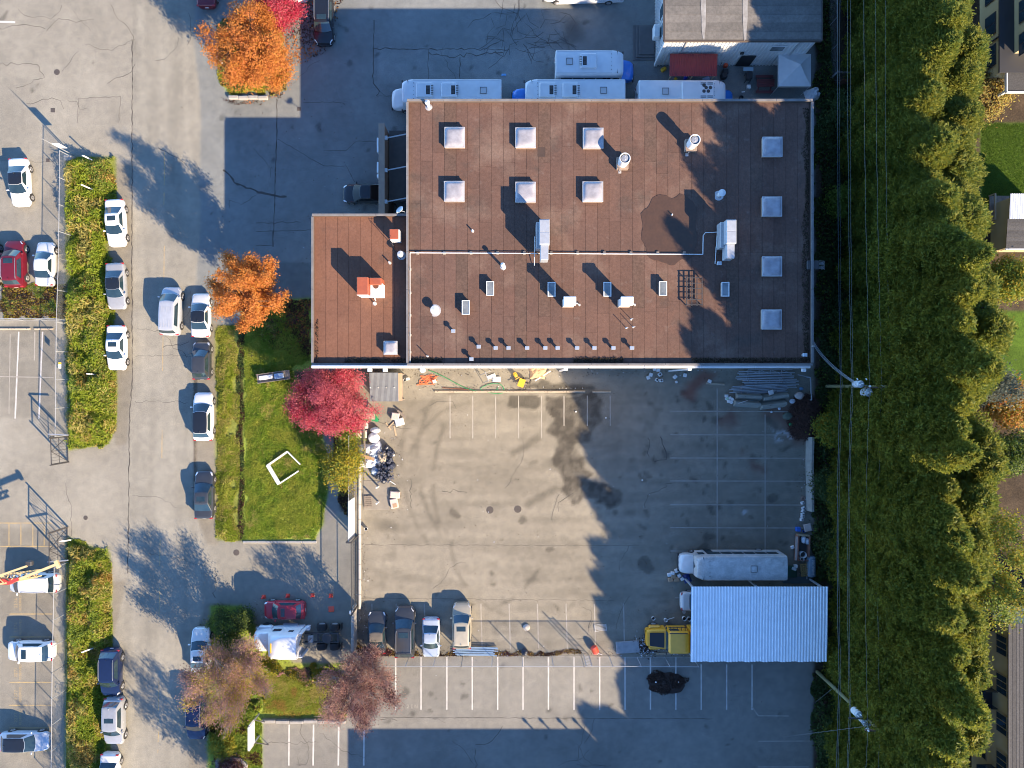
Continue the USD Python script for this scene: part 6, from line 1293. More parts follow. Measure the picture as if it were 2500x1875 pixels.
for lb, px, py, L in (('near the north tip of the upper strip', 236, 396, 1.6), ('behind the northmost white sedan on the verge', 238, 468, 1.9), ('south of the last white sedan on the upper strip', 246, 916, 1.6), ('above the dark navy wagon on the lower strip', 234, 1580, 1.6), ('at the north tip of the lower bramble strip', 176, 1318, 1.2)):
    t = thing('white_stake', f'leaning white plastic stake {lb}', 'stake', W(px, py)); obj('stake', B().bar((0, 0, 0), (-.35, .12, L), .12, .05), WHITE, t); obj('cap', B().cbox((-.36, .12, L + .03), (.16, .1, .08), .02), WHITE, t)
t = thing('fence_tag', 'small yellow and white tag hanging on the west fence by the striped bays', 'sign', W(172, 893)); obj('tag', B().cbox((.05, 0, 1.7), (.05, .6, .35), .01), WHITE, t); obj('stripe', B().cbox((.05, .2, 1.7), (.06, .18, .36), .01), YELLOWP, t)
# cones and the fallen board
cone = proto('traffic_cone')
obj('base', B().cbox((0, 0, .025), (.38, .38, .05), .02), ORANGE, cone); obj('cone', B().lathe([(.15, .05), (.03, .72), (.001, .72)], n=14), mat('cone_red', (.80, .06, .05), rough=.5), cone, smooth=40); obj('collar', B().lathe([(.112, .26), (.078, .44)], n=14), mat('cone_collar', (.7, .16, .14), rough=.4), cone)
for lb, px, py in (('westmost of the row by the red hatchback', 644, 1457), ('above the middle of the red hatchback', 703, 1454), ('above the tail of the red hatchback', 763, 1453), ('standing in the sun at the east end of the row', 808, 1454)):
    copy_of(cone, 'traffic_cone', f'small red orange traffic cone, {lb}', 'cone', W(px, py), 0, 'traffic cones in front of the red hatchback')
t = thing('orange_board', 'flat orange red board lying on the driveway', 'board', W(809, 1486), 4); obj('board', B().cbox((0, 0, .03), (.55, .46, .04), .01), mat('cone_red2', (.80, .11, .06), rough=.5), t); obj('foot', B().cbox((0, -.26, .06), (.5, .06, .1), .01), ORANGE, t)
# wheel stops
stop = proto('wheel_stop'); obj('kerb', B().add(*(lambda m: (np.array(m.vertices), m.faces))(trimesh.convex.convex_hull(np.array([[x, y, z] for x in (-.9, .9) for y, z in ((-.1, 0), (.1, 0), (-.08, .09), (.08, .09), (-.05, .13), (.05, .13))])))), mat('stop_concrete', (.42, .35, .26), (.32, .27, .20), rough=.9, scale=3, fine=.15), stop)
obj('pin', B().cyl((-.6, 0, .12), (-.6, 0, .14), .03, n=8).cyl((.6, 0, .12), (.6, 0, .14), .03, n=8), DARKSTEEL, stop)
names = ['westmost', 'second', 'third', 'fourth', 'fifth', 'sixth', 'seventh', 'eighth']
for k in range(8): copy_of(stop, 'wheel_stop', f'long low concrete wheel stop in the row south of the hall, {names[k]} from the west', 'wheel stop', W(1084 + 46 * k, 956), rg.uniform(-1, 1), 'wheel stops south of the hall')
copy_of(stop, 'wheel_stop', 'lone concrete wheel stop east of the wet stain', 'wheel stop', W(1469, 957), 0, 'wheel stops south of the hall')
copy_of(stop, 'wheel_stop', 'dark concrete wheel stop half buried beside the red dust', 'wheel stop', W(1746, 937), -4, 'wheel stops south of the hall')
for k, px in enumerate((8, 52, 108)): copy_of(stop, 'wheel_stop', ('wheel stop at the left edge against the west lot fence', 'wheel stop in the middle bay below the west lot fence', 'wheel stop at the east bay below the west lot fence')[k], 'wheel stop', W(px, 803), 0, 'wheel stops in the west lot')
# concrete barriers
BAR = np.array([[x, y, z] for x in (-1.2, 1.2) for y, z in ((-.36, 0), (.36, 0), (-.36, .1), (.36, .1), (-.16, .38), (.16, .38), (-.11, .82), (.11, .82))])
bar_ = proto('concrete_barrier'); hb_ = trimesh.convex.convex_hull(BAR); obj('barrier', (np.array(hb_.vertices), hb_.faces), mat('barrier_concrete', (.34, .33, .28), (.24, .235, .20), rough=.9, scale=2, fine=.2), bar_); obj('lifting_eye', B().tube([(-.5, 0, .80), (-.5, 0, .88), (-.38, 0, .88), (-.38, 0, .80)], .02, 5), DARKSTEEL, bar_)
for k, py in enumerate((1096, 1156, 1216)): copy_of(bar_, 'concrete_barrier', f'long grey concrete barrier against the ivy, {("north", "middle", "south")[k]} one of three in line', 'barrier', W(1976, py), 90 + (-1, 2, 0)[k], 'concrete barriers')
for lb, px, py, rz in (('northwest of four by the pipes, with a yellow mark', 1824, 968, -3), ('northeast of four by the pipes', 1889, 969, 8), ('southwest of four by the pipes', 1820, 985, -4), ('southeast of four by the pipes', 1884, 988, 7)): copy_of(bar_, 'concrete_barrier', f'short grey concrete barrier, {lb}', 'barrier', W(px, py), rz, 'concrete barriers')

# ---------------------------------------------------------------- clutter
def crate(name, label, px, py, d, m, rz=0, z=0, cat='box', lid=None):
    t = thing(name, label, cat, W(px, py) + [0, 0, z], rz); obj('sides', B().cbox((0, 0, d[2] / 2), d, .03), m, t); obj('lid', B().cbox((0, 0, d[2] + .012), (d[0] * .86, d[1] * .86, .03), .01), lid or m, t); return t
def pallet(label, px, py, rz=0, w=1.0, l=1.2, m=WOODY, z=0, n=6, name='pallet'):
    t = thing(name, label, 'pallet', W(px, py) + [0, 0, z], rz)
    for k in range(3): obj('bearer', B().box(((k - 1) * w * .45, 0, .05), (.09, l, .09)), m, t)
    for k in range(n): obj('slat', B().box((0, -l / 2 + l * (k + .5) / n, .108), (w, l / n * .72, .022)), m, t)
    return t
def sack(name, label, px, py, s, m, seed, z=0, cat='bag', rz=0, knot=True):
    i = trimesh.creation.icosphere(3); v = np.array(i.vertices); f = .78 + .5 * meshkit.fbm(v * 1.6 + seed, 4, seed); v = v * f[:, None] * np.array(s) / 2; v[:, 2] = np.maximum(v[:, 2], -s[2] * .35) + s[2] * .35
    t = thing(name, label, cat, W(px, py) + [0, 0, z], rz); obj('bag', (v, i.faces), m, t, smooth=50)
    if knot: obj('neck', B().lathe([(.02, s[2] * .75), (.05, s[2] * .82), (.10, s[2] * .9), (.001, s[2] * .93)], n=8), m, t)
    return t
def tarp(name, label, px, py, w, l, hgt, m, seed, rz=0, z=0, cat='tarp'):
    g = np.linspace(-1, 1, 26); X, Y = np.meshgrid(g, g, indexing='ij'); f = meshkit.fbm(np.stack([X * 2.2 + seed, Y * 2.2, 0 * X], -1), 4, seed); e = (1 - np.abs(X) ** 5) * (1 - np.abs(Y) ** 5)
    Z = (.25 + f) * hgt * e + .02; jit = (meshkit.fbm(np.stack([X * 1.3, Y * 1.3, 0 * X + seed], -1), 3, seed + 1) - .5) * .35
    t = thing(name, label, cat, W(px, py) + [0, 0, z], rz); obj('sheet', B().grid(np.stack([X * w / 2 * (1 + jit), Y * l / 2 * (1 - jit), Z], -1)), m, t, smooth=True); return t
def bucket(label, px, py, r=.16, h=.34, m=WHITE, name='bucket', tipped=None):
    t = thing(name, label, 'bucket', W(px, py), tipped or 0); b = B().lathe([(.001, .01), (r * .85, 0), (r, h), (r * 1.06, h), (r * 1.06, h - .04), (r * .98, h - .02), (r * .82, .03), (.001, .03)], n=14)
    c = B().lathe([(.001, h * .55), (r * .9, h * .55)][::-1], n=14)
    if tipped is not None: b.xf(0, (0, 0, r), rx=80); c.xf(0, (0, 0, r), rx=80)
    obj('bucket', b, m, t, smooth=30); obj('inside', c, BLACK, t)
def plank(label, a, b_, w, h, m, z=.0, name='plank', cat='plank'):
    t = thing(name, label, cat, (0, 0, 0)); obj('board', B().bar(W(*a) + [0, 0, z + h / 2], W(*b_) + [0, 0, z + h / 2], w, h), m, t); return t
BAGB = mat('black_bag', (.02, .022, .03), (.035, .04, .055), rough=.3); BAGW = mat('white_bag', (.66, .67, .70), (.50, .52, .56), rough=.5, scale=4); BAGBL = mat('blue_grey_tarp', (.20, .30, .46), (.30, .36, .44), rough=.5); CARD = mat('cardboard', (.42, .28, .17), (.34, .22, .13), rough=.85); PINKW = mat('pale_board', (.60, .50, .44), (.50, .40, .34), rough=.85, scale=3); BEIGE = mat('beige_cloth', (.42, .36, .27), (.33, .28, .21), rough=.9, scale=4)
t = thing('concrete_pad', 'pale concrete pad with the rubbish pile on it', 'slab', W(919, 1172), 0)
for k in range(2): obj('slab', B().cbox((0, 1.46 - 2.92 * k, .025), (2.55, 2.9, .05), .015), mat('pad_concrete', (.25, .225, .185), (.20, .18, .15), rough=.9, scale=1.5, fine=.15), t)
zp_ = .05
t = thing('green_trestle', 'green metal trestle frame with a board, beside the red maple', 'trestle', W(906, 1018), -4)
obj('top', B().cbox((-.2, .1, 1.0), (1.5, .5, .06), .02), BEIGE, t); obj('frame', B().bar((-.9, -.25, .9), (.85, -.25, .9), .09).bar((-.9, .3, .9), (.85, .3, .9), .09).box((.72, .03, .9), (.28, .8, .1)), GREENP, t)
for x in (-.8, .8):
    for y in (-.25, .3): obj('leg', B().bar((x, y, 0), (x, y, .9), .07), GREENP, t)
crate('white_crate', 'large pale flat box below the green trestle, north one', 882, 1037, (1.4, .75, .5), PINKW, 2); crate('white_crate', 'large pale flat box below the green trestle, south one', 882, 1059, (1.25, .75, .5), PINKW, -1)
plank('long brown plank lying over the pale boxes and white sheets', (892, 1028), (895, 1133), .15, .06, WOODG, .62)
sack('rubbish_bag', 'crumpled grey white bag beside the pale boxes', 917, 1050, (1.0, .6, .6), BAGW, 3); sack('rubbish_bag', 'big round grey white bundle south of the pale boxes', 914, 1068, (1.05, 1.0, .8), BAGW, 4, knot=False)
tarp('white_sheet', 'crumpled white plastic sheet, north half of the rubbish pile', 904, 1098, 2.2, 1.3, .75, BAGW, 5, 12); tarp('white_sheet', 'crumpled white plastic sheet, south half of the rubbish pile', 899, 1126, 1.8, 1.3, .65, BAGW, 6, -6)
plank('brown board across the white plastic sheets', (884, 1110), (917, 1120), .32, .05, CARD, .66); tarp('beige_bundle', 'beige cloth bundle in the rubbish pile', 935, 1117, .95, 1.1, .7, BEIGE, 7, 20, cat='bundle')
tarp('blue_sheet', 'blue grey tarpaulin scrap draped in the rubbish pile', 921, 1118, .8, 1.5, .55, BAGBL, 8, 40); tarp('blue_sheet', 'blue tarpaulin corner hanging off the south end of the pile', 918, 1150, .9, .9, .5, BAGBL, 9, -30)
rb_ = np.random.default_rng(12)
where = ['at the northeast corner of the pile', 'on the pile beside the beige bundle', 'on the east edge of the pile', 'below the beige bundle', 'in the middle of the south slope', 'on the far east edge of the south slope', 'at the southwest of the pile', 'at the south tip of the pile', 'just above the south tip', 'on the concrete pad end of the pile', 'wedged under the blue tarpaulin', 'under the east edge of the beige bundle']
for k, (px, py) in enumerate(((950, 1098), (944, 1092), (956, 1108), (940, 1136), (945, 1146), (958, 1136), (926, 1160), (938, 1172), (944, 1163), (930, 1148), (924, 1140), (951, 1124))): sack('rubbish_bag', f'shiny black rubbish bag {where[k]}', px, py, (rb_.uniform(.5, .8), rb_.uniform(.5, .75), rb_.uniform(.4, .7)), BAGB, 20 + k, rz=rb_.uniform(0, 360))
tb = B()
for k in range(160):
    q = W(rb_.uniform(925, 962), rb_.uniform(1100, 1176), 0) + [0, 0, rb_.uniform(.25, .62)]; tb.cbox(q, rb_.uniform(.06, .2, 3), .01, rb_.uniform(0, 90))
tag(obj('litter', tb, mat('litter_mix', (.45, .45, .47), (.10, .14, .30), rough=.6, scale=3, island=.7)), 'small white and blue litter strewn over the rubbish pile', kind='stuff')
pallet('weathered grey pallet on the concrete pad', 899, 1224, 4, .75, 1.15, WOODG, zp_)
crate('pink_box', 'pale pinkish crumpled box beside the concrete pad, north one', 965, 1207, (.95, .65, .3), PINKW, -5); t = crate('pink_box', 'pale pinkish open box beside the concrete pad, south one', 963, 1228, (.75, .95, .3), PINKW, 12); obj('opening', B().box((.05, -.2, .335), (.4, .4, .012)), CARD, t)
crate('white_debris', 'white plasterboard heap below the tool shed, larger slab', 976, 1030, (.85, .7, .25), WHITE, 15, cat='debris'); crate('white_debris', 'pale slab leaning in the debris below the tool shed', 966, 1016, (.75, .7, .35), PINKW, -8, cat='debris')
plank('short pale plank below the tool shed, upright one', (962, 1040), (967, 1064), .14, .04, WOODY); plank('short pale plank below the tool shed, slanted west', (942, 1032), (955, 1050), .10, .04, WOODY); plank('brown plank leaning over the debris by the tool shed', (972, 1002), (992, 1018), .18, .05, WOODG, .3); plank('short plank crossing the west debris', (948, 1044), (962, 1030), .10, .04, WOODY, .05)
crate('white_carton', 'small white carton east of the tool shed', 996, 925, (.3, .25, .25), WHITE, 5); bucket('small white pail east of the tool shed', 989, 928, .13, .26)
plank('short white pipe at the south end of the concrete pad', (952, 1174), (966, 1183), .07, .05, WHITE, .02, cat='pipe', name='white_pipe'); bucket('white and green pail beside the yard kerb by the gate housing', 895, 1290, .16, .36)
t = thing('flatbed_trolley', 'wooden flatbed trolley with a loaded top on the lawn edge', 'trolley', W(672, 920), 8)
obj('deck', B().cbox((0, 0, .5), (3.2, .85, .12), .02), WOODG, t); obj('load', B().cbox((-.7, .05, .62), (1.3, .4, .14), .04), WHITE, t); obj('load', B().cbox((.6, 0, .66), (.9, .5, .2), .05), BAGBL, t); obj('side', B().box((0, .42, .62), (3.2, .05, .2)).box((0, -.42, .62), (3.2, .05, .2)), WOODG, t)
for x in (-1.2, 1.2):
    for y in (-.38, .38): obj('wheel', B().cyl((x, y - .05, .22), (x, y + .05, .22), .22, n=14), RUBBER, t)
t = thing('board_square', 'open square frame of white boards lying on the lawn', 'frame', (0, 0, 0))
for a, b_, w in (((655, 1136), (704, 1102), .18), ((704, 1102), (735, 1133), .12), ((656, 1134), (684, 1181), .36), ((684, 1180), (731, 1149), .12)): obj('board', B().bar(W(*a) + [0, 0, .26 + w * .05], W(*b_) + [0, 0, .26 + w * .05], w, .12), WHITE, t)
# cables and hoses
def hose(name, label, pts, r, m, z=.03, seed=0, jit=0):
    t = thing(name, label, 'hose', (0, 0, 0)); r_ = np.random.default_rng(seed); P = np.array([W(*p) for p in pts]); P[:, 2] = z
    from scipy.interpolate import CubicSpline
    s = np.arange(len(P)); cs_ = CubicSpline(s, P); q = cs_(np.linspace(0, len(P) - 1, len(P) * 8)); q[:, 2] = z + .01 * (np.arange(len(q)) % 5); obj('hose', B().tube(q, r, 5), m, t); return t
rr = np.random.default_rng(6)
hose('orange_cable', 'tangled orange cable heap south of the hall wall', [(1024 + rr.uniform(0, 44), 912 + rr.uniform(0, 28)) for _ in range(26)], .03, mat('cable_orange', (.70, .16, .06), rough=.5), .04)
hose('green_hose', 'green garden hose snaking past the wheel stops', [(1047, 904), (1080, 918), (1110, 934), (1145, 950), (1180, 956), (1205, 960), (1228, 958), (1226, 942), (1205, 936), (1180, 944), (1175, 952), (1198, 956), (1215, 946)], .03, GREENP, .03)
hose('black_hose', 'black hose loop by the yellow barrow', [(1282, 930), (1292, 936), (1296, 928), (1286, 924), (1280, 930), (1290, 934)], .025, BLACK)
crate('white_carton', 'white carton on the orange cable heap', 1061, 931, (.35, .3, .3), WHITE, 20); sack('plastic_scrap', 'white plastic scrap by the hall wall west end', 1032, 904, (.6, .5, .3), BAGW, 31, cat='scrap', knot=False)
def barrow(label, px, py, rz, s=1):
    t = thing('wheelbarrow', label, 'wheelbarrow', W(px, py), rz); obj('tray', B().box((0, 0, .5 * s), (.8 * s, .6 * s, .3 * s), taper=1.25), YELLOWP, t); obj('wheel', B().cyl((.55 * s, -.05, .2), (.55 * s, .05, .2), .2, n=14), RUBBER, t)
    for y in (-.25, .25): obj('handle', B().bar((.5 * s, y * .4, .25), (-.9 * s, y * 1.1, .6), .05), WOODG, t); obj('leg', B().bar((-.3, y, 0), (-.25, y, .4), .04), DARKSTEEL, t)
barrow('yellow wheelbarrow south of the hall wall', 1273, 935, 70, .8)
t = thing('yellow_machine', 'small yellow machine with a frame by the hall wall', 'machine', W(1258, 915), 30); obj('body', B().cbox((0, 0, .35), (.35, .5, .4), .08), YELLOWP, t); obj('frame', B().tube([(-.2, -.3, .1), (-.2, -.4, .8), (.2, -.4, .8), (.2, -.3, .1)], .03, 6), YELLOWP, t)
tarp('straw_heap', 'low heap of dry pine straw by the hall wall', 1312, 910, 1.6, 1.2, .30, mat('straw', (.55, .36, .20), (.42, .27, .15), rough=.95, scale=8), 33, cat='heap'); plank('long white pipe leaning over the straw heap', (1306, 930), (1344, 906), .10, .07, WHITE, .1, name='white_pipe', cat='pipe')
t = thing('trestle_stand', 'leaning steel trestle stand with pale boards by the hall wall', 'stand', W(1190, 920), 20)
for y in (-.4, .4): obj('leg', B().bar((-.6, y, 0), (0, y, 1.3), .05).bar((.6, y, 0), (0, y, 1.3), .05), STEEL, t)
obj('rail', B().bar((0, -.5, 1.3), (0, .5, 1.3), .07), STEEL, t); obj('board', B().cbox((.4, -.1, .06), (.8, .35, .05), .01), WHITE, t)
crate('white_tray', 'flat white tray by the trestle stand', 1212, 926, (.8, .5, .12), WHITE, 3)
plank('rusty bar with a twisted end lying along the wheel stops', (1080, 947), (1145, 951), .07, .06, mat('rust', (.22, .08, .04), (.14, .06, .04), rough=.9), .02, name='rusty_bar', cat='bar')
# white containers by the hall wall and elsewhere
P4 = lambda x, y: (1560 + x / 4.424, 880 + y / 4.424)
wh = ['northmost of the west cluster', 'touching the northmost of the west cluster', 'westmost of the scatter', 'beside the westmost one', 'second row by the red dust', 'ring shaped, in the second row', 'alone towards the red dust', 'alone, furthest east of the row', 'small and broken, by itself', 'on the edge of the red dust', 'in the middle of the scatter']
for k, (x, y, s) in enumerate(((205, 105, .34), (222, 150, .36), (125, 155, .36), (97, 186, .34), (190, 210, .32), (236, 216, .34), (385, 178, .36), (493, 160, .34), (400, 232, .22), (758, 225, .34), (165, 98, .28))):
    px, py = P4(x, y); t = crate('white_container', f'white plastic container by the hall wall, {wh[k]}', px, py, (s, s * .9, .3), WHITE, 37 * k, cat='container')
    if k in (1, 4, 5): obj('opening', B().lathe([(.001, .335), (.10, .335)][::-1], n=12), BLACK, t)
for k, (x, y) in enumerate(((940, 383), (975, 405), (945, 412), (965, 440), (1000, 420), (990, 450))):
    px, py = P4(x, y); crate('white_container', 'white plastic container heaped at the end of the barriers, ' + ('topmost', 'east of the topmost', 'with a pale green lid', 'lowest left', 'furthest east', 'lowest right')[k], px, py, (.3, .28, .3), WHITE, 29 * k, cat='container', lid=mat('pale_green', (.45, .60, .40), rough=.6) if k == 2 else None)
STEELB = mat('blue_grey_pipe', (.50, .53, .56), (.36, .39, .42), rough=.4, metal=.4)
def pipes(label, a, b_, n, w, z, m=STEELB, r=.045, seed=0):
    t = thing('pipe_bundle', label, 'pipes', (0, 0, 0)); g = np.random.default_rng(seed); A, Cc = W(*a), W(*b_); d = (Cc - A) / np.linalg.norm(Cc - A); nn = np.array([-d[1], d[0], 0])
    for k in range(n):
        o = nn * (k - (n - 1) / 2) * w / n; e = g.uniform(-.25, .25, 2); obj('pipe', B().cyl(A + o + d * e[0] + [0, 0, z + .05 * (k % 2)], Cc + o + d * e[1] + [0, 0, z + .05 * (k % 2)], r, n=8), m, t)
    for u in (.2, .8): obj('bearer', B().box(A + (Cc - A) * u + [0, 0, z / 2 - .03], (.1, w + .2, max(.04, z - .06))), WOODG, t)
pipes('northern stack of long grey steel pipes by the hall corner', (1796, 917), (1934, 920), 6, .95, .5, seed=1); pipes('second stack of steel pipes below the northern stack', (1813, 937), (1944, 938), 5, .75, .35, seed=2); pipes('slanted stack of steel pipes above the concrete barriers', (1783, 951), (1919, 944), 5, .7, .4, seed=3); pipes('thin steel pipes lying just above the barriers', (1815, 960), (1920, 953), 3, .25, .2, seed=4)
pipes('stack of pale blue pipes behind the champagne off-roader', (1112, 1587), (1210, 1589), 8, .9, .2, mat('pale_blue_pipe', (.34, .47, .60), (.26, .38, .52), rough=.4), seed=5)
t = thing('scaffold_frames', 'stack of galvanised scaffold frames against the hall wall', 'scaffold', (0, 0, 0))
for k in range(4):
    a = 1822 + k * 27; obj('frame', B().bar(W(a, 903) + [0, 0, .5], W(a, 914) + [0, 0, .5], .05).bar(W(a + 2, 903) + [0, 0, .5], W(a + 25, 913) + [0, 0, .52], .04).bar(W(a, 903) + [0, 0, .48], W(a + 27, 903) + [0, 0, .48], .05), STEELB, t)
for k in range(4):
    a = 1828 + k * 24; obj('rung', B().bar(W(a, 927) + [0, 0, .3], W(a, 935) + [0, 0, .3], .05).bar(W(a, 927) + [0, 0, .3], W(a + 24, 934) + [0, 0, .3], .04), STEELB, t)
crate('white_board', 'slanted white panel lying on the steel pipes', 1877, 958, (.5, .45, .06), WHITE, 15, .55, cat='panel'); crate('tool_box', 'small turquoise box between the barriers', 1835, 975, (.35, .2, .2), mat('turquoise', (.08, .28, .34), rough=.5), 3)
plank('white pole lying across the southwest barrier', (1796, 984), (1818, 977), .05, .05, WHITE, .85, name='white_pipe', cat='pipe')
# brush heap with rubbish
rh = np.random.default_rng(21); TW_ = mat('brown_twigs', (.22, .11, .075), (.12, .06, .045), rough=.95, scale=3, island=.5)
hb2 = B(); N = 2600; cx, cy = rh.uniform(1925, 1996, N), rh.uniform(962, 1072, N); keep = ((cx - 1962) / 38) ** 2 + ((cy - 1018) / 58) ** 2 < .55 + .75 * meshkit.fbm(np.stack([cx * .05, cy * .05, 0 * cx], 1), 3, 4); cx, cy = cx[keep], cy[keep]
hh_ = .9 * (1 - ((cx - 1965) / 42) ** 2 - ((cy - 1018) / 62) ** 2).clip(0)
for x, y, h in zip(cx, cy, hh_):
    q = W(x, y) + [0, 0, h * rh.uniform(.3, 1) + .04]; d = rh.normal(size=3) * [1, 1, .3]; d /= np.linalg.norm(d); L = rh.uniform(.3, .9); hb2.tube([q - d * L / 2, q + d * L / 2], [.026, .012], 3, False)
t = thing('brush_heap', 'heap of brown branches and rubbish in the corner beside the ivy', 'heap', (0, 0, 0)); tag(obj('branches', hb2, TW_, t), kind='stuff')
g = np.linspace(-1, 1, 24); X, Y = np.meshgrid(g, g, indexing='ij'); Z = .7 * np.clip(1 - X ** 2 - Y ** 2, 0, 1) * (.6 + .8 * meshkit.fbm(np.stack([X * 3, Y * 3, 0 * X], -1), 4, 3)); obj('core', B().grid(np.stack([X * 1.0 + W(1966, 0)[0], Y * 1.5 + W(0, 1015)[1], Z - .01], -1)), mat('heap_soil', (.07, .04, .028), (.045, .028, .02), rough=.95), t, smooth=True)
for k, (x, y, m, s, lb) in enumerate(((1645, 440, BAGW, .55, 'white plastic wrap on the brush heap, west side'), (1515, 520, BAGW, .3, 'white scrap at the foot of the brush heap'), (1430, 555, BAGW, .25, 'small white scrap west of the brush heap'), (1785, 630, BAGW, .25, 'white scrap on the south slope of the brush heap'), (1700, 625, BLUEP, .28, 'blue plastic scrap on the south slope of the brush heap'), (1770, 680, BLUEP, .28, 'blue plastic bottle at the south foot of the brush heap'), (1640, 690, GREENP, .5, 'green plastic sheet at the foot of the brush heap'), (1600, 600, mat('olive_tarp', (.10, .12, .09), rough=.8), .9, 'olive tarpaulin at the west foot of the brush heap'), (1720, 380, PINKW, .9, 'pale crumpled carpet on top of the brush heap'), (1750, 305, mat('blue_drum', (.12, .24, .36), rough=.4), .4, 'blue grey plastic drum behind the brush heap'))):
    px, py = P4(x, y); sack('plastic_scrap', lb, px, py, (s, s * .8, s * .5), m, 50 + k, .15 if k in (0, 8, 3, 4) else 0, cat='scrap', knot=False)
t = thing('steel_rail', 'upright steel rail frame at the edge of the ivy by the brush heap', 'rail', (0, 0, 0)); obj('rail', B().bar(W(1970, 922) + [0, 0, .8], W(1973, 976) + [0, 0, .8], .08), STEELB, t); obj('post', B().bar(W(1970, 922), W(1970, 922) + [0, 0, .8], .08).bar(W(1973, 976), W(1973, 976) + [0, 0, .8], .08), STEELB, t); obj('cross_bar', B().bar(W(1940, 915) + [0, 0, .75], W(1972, 922) + [0, 0, .75], .06), STEELB, t)
P5 = lambda x, y: (1880 + x / 7.21, 1200 + y / 7.21)
for k, (x, y, rz) in enumerate(((560, 195, 20), (575, 290, 30), (572, 345, -30), (562, 398, 5), (560, 440, 20), (546, 490, 0))):
    px, py = P5(x, y); t = crate('white_battery', 'white plastic case in the row beside the barriers, ' + ('northmost', 'second from the north', 'third from the north', 'third from the south', 'second from the south', 'southmost')[k], px, py, (.32, .26, .26), WHITE, rz, cat='case'); obj('opening', B().box((.04, 0, .29), (.14, .12, .012)), BLACK, t)
t = thing('old_tyre', 'worn ring of hose or tyre above the row of white cases', 'tyre', W(*P5(575, 122))); a = np.arange(17) * 2 * math.pi / 16; obj('ring', B().tube(np.stack([.16 * np.cos(a), .16 * np.sin(a), 0 * a + .07], 1), .06, 6), mat('tyre_brown', (.28, .18, .14), rough=.9), t)
crate('beige_square', 'beige square lid leaning at the ivy edge', *P5(640, 625), (.72, .74, .10), PINKW, 12, .25, cat='board'); crate('blue_crate', 'bright blue plastic crate south of the white cases', *P5(475, 655), (.42, .42, .4), BLUEP, 0, cat='crate'); bucket('small blue pail by the wooden planter box', *P5(582, 695), .12, .28, BLUEP)
t = thing('wooden_bin', 'long wooden bin full of white bags beside the ivy', 'bin', W(*P5(545, 970)), -2)
RW_ = mat('red_wood', (.30, .14, .09), (.22, .10, .07), rough=.8, scale=3); obj('side', B().box((-.55, 0, .35), (.12, 2.4, .7)), RW_, t); obj('side', B().box((.55, 0, .35), (.08, 2.4, .7)), RW_, t); obj('end', B().box((0, 1.2, .35), (1.1, .08, .7)), WOODY, t); obj('end', B().box((0, -1.2, .35), (1.1, .08, .7)), RW_, t); obj('floor', B().box((0, 0, .06), (1.0, 2.3, .08)), DARKSTEEL, t); obj('ledge', B().box((-.70, -.05, .62), (.22, 2.3, .05)), PINKW, t)
sack('white_sack', 'white sack at the north end of the wooden bin', *P5(560, 830), (.5, .7, .5), BAGW, 70, .25, knot=False); sack('white_sack', 'white sack against the east side of the wooden bin', *P5(620, 860), (.4, .6, .45), BAGW, 71, .25, knot=False); bucket('white tub in the south half of the wooden bin', *P5(535, 1085), .30, .75); bucket('small white pail at the south end of the wooden bin', *P5(520, 1162), .17, .72)
crate('white_carton', 'small white carton west of the wooden bin', *P5(385, 975), (.34, .28, .26), WHITE, 25); crate('white_carton', 'white carton on the dark green bin, upper', *P5(388, 1275), (.32, .3, .28), WHITE, 4, .7); crate('white_carton', 'pale carton on the dark green bin, lower', *P5(365, 1325), (.42, .26, .2), WHITE, -20, .7); crate('green_bin', 'dark green bin between bus and lattice pallet', *P5(350, 1390), (.85, 1.0, .7), mat('dark_green_plastic', (.015, .06, .04), rough=.5), 0, cat='bin')
t = thing('lattice_panel', 'yellow brown egg-crate lattice panel leaning on the junk', 'panel', W(*P5(565, 1355)) + [0, 0, .5], 6)
LT_ = mat('lattice_wood', (.36, .24, .09), (.28, .18, .07), rough=.8)
for k in range(4): obj('slat', B().box((-.32 + .213 * k, 0, .05), (.10, 1.25, .07)), LT_, t)
for k in range(6): obj('slat', B().box((0, -.55 + .22 * k, .052), (.72, .10, .072)), LT_, t)
for sx in (-.3, .3): obj('leg', B().box((sx, -.4, -.25), (.07, .07, .5)), WOODG, t)
t = thing('water_tank', 'blue grey cylindrical tank with white lettering at the ivy edge', 'tank', W(*P5(690, 1300)), 0); TK = mat('tank_blue_grey', (.16, .24, .31), (.12, .19, .25), rough=.4)
obj('tank', B().tube([(0, 1.0, .45), (0, .9, .45), (0, -.9, .45), (0, -1.0, .45)], [.25, .42, .42, .25], 20), TK, t, smooth=35); obj('cradle', B().box((0, .5, .1), (.8, .12, .2)).box((0, -.5, .1), (.8, .12, .2)), DARKSTEEL, t)
m_ = meshkit.text_mesh('PROPANE', .24, .004); v = np.array(m_.vertices); v[:, 0] -= v[:, 0].max() / 2; v[:, 1] -= .12; obj('lettering', B().add(v, m_.faces).xf(-90, (.0, 0, .872)), WHITE, t); obj('handrail', B().bar((-.45, -1.2, .5), (-.45, 1.0, .6), .07), STEEL, t)
t = thing('dark_platform', 'dark flat platform slab between the bus and the carport', 'platform', W(1943, 1413)); obj('slab', B().cbox((0, 0, .45), (2.9, .65, .1), .02), mat('slab_teal', (.07, .10, .11), (.05, .07, .08), rough=.8), t)
for x in (-1.3, 0, 1.3): obj('leg', B().box((x, 0, .2), (.1, .5, .4)), DARKSTEEL, t)
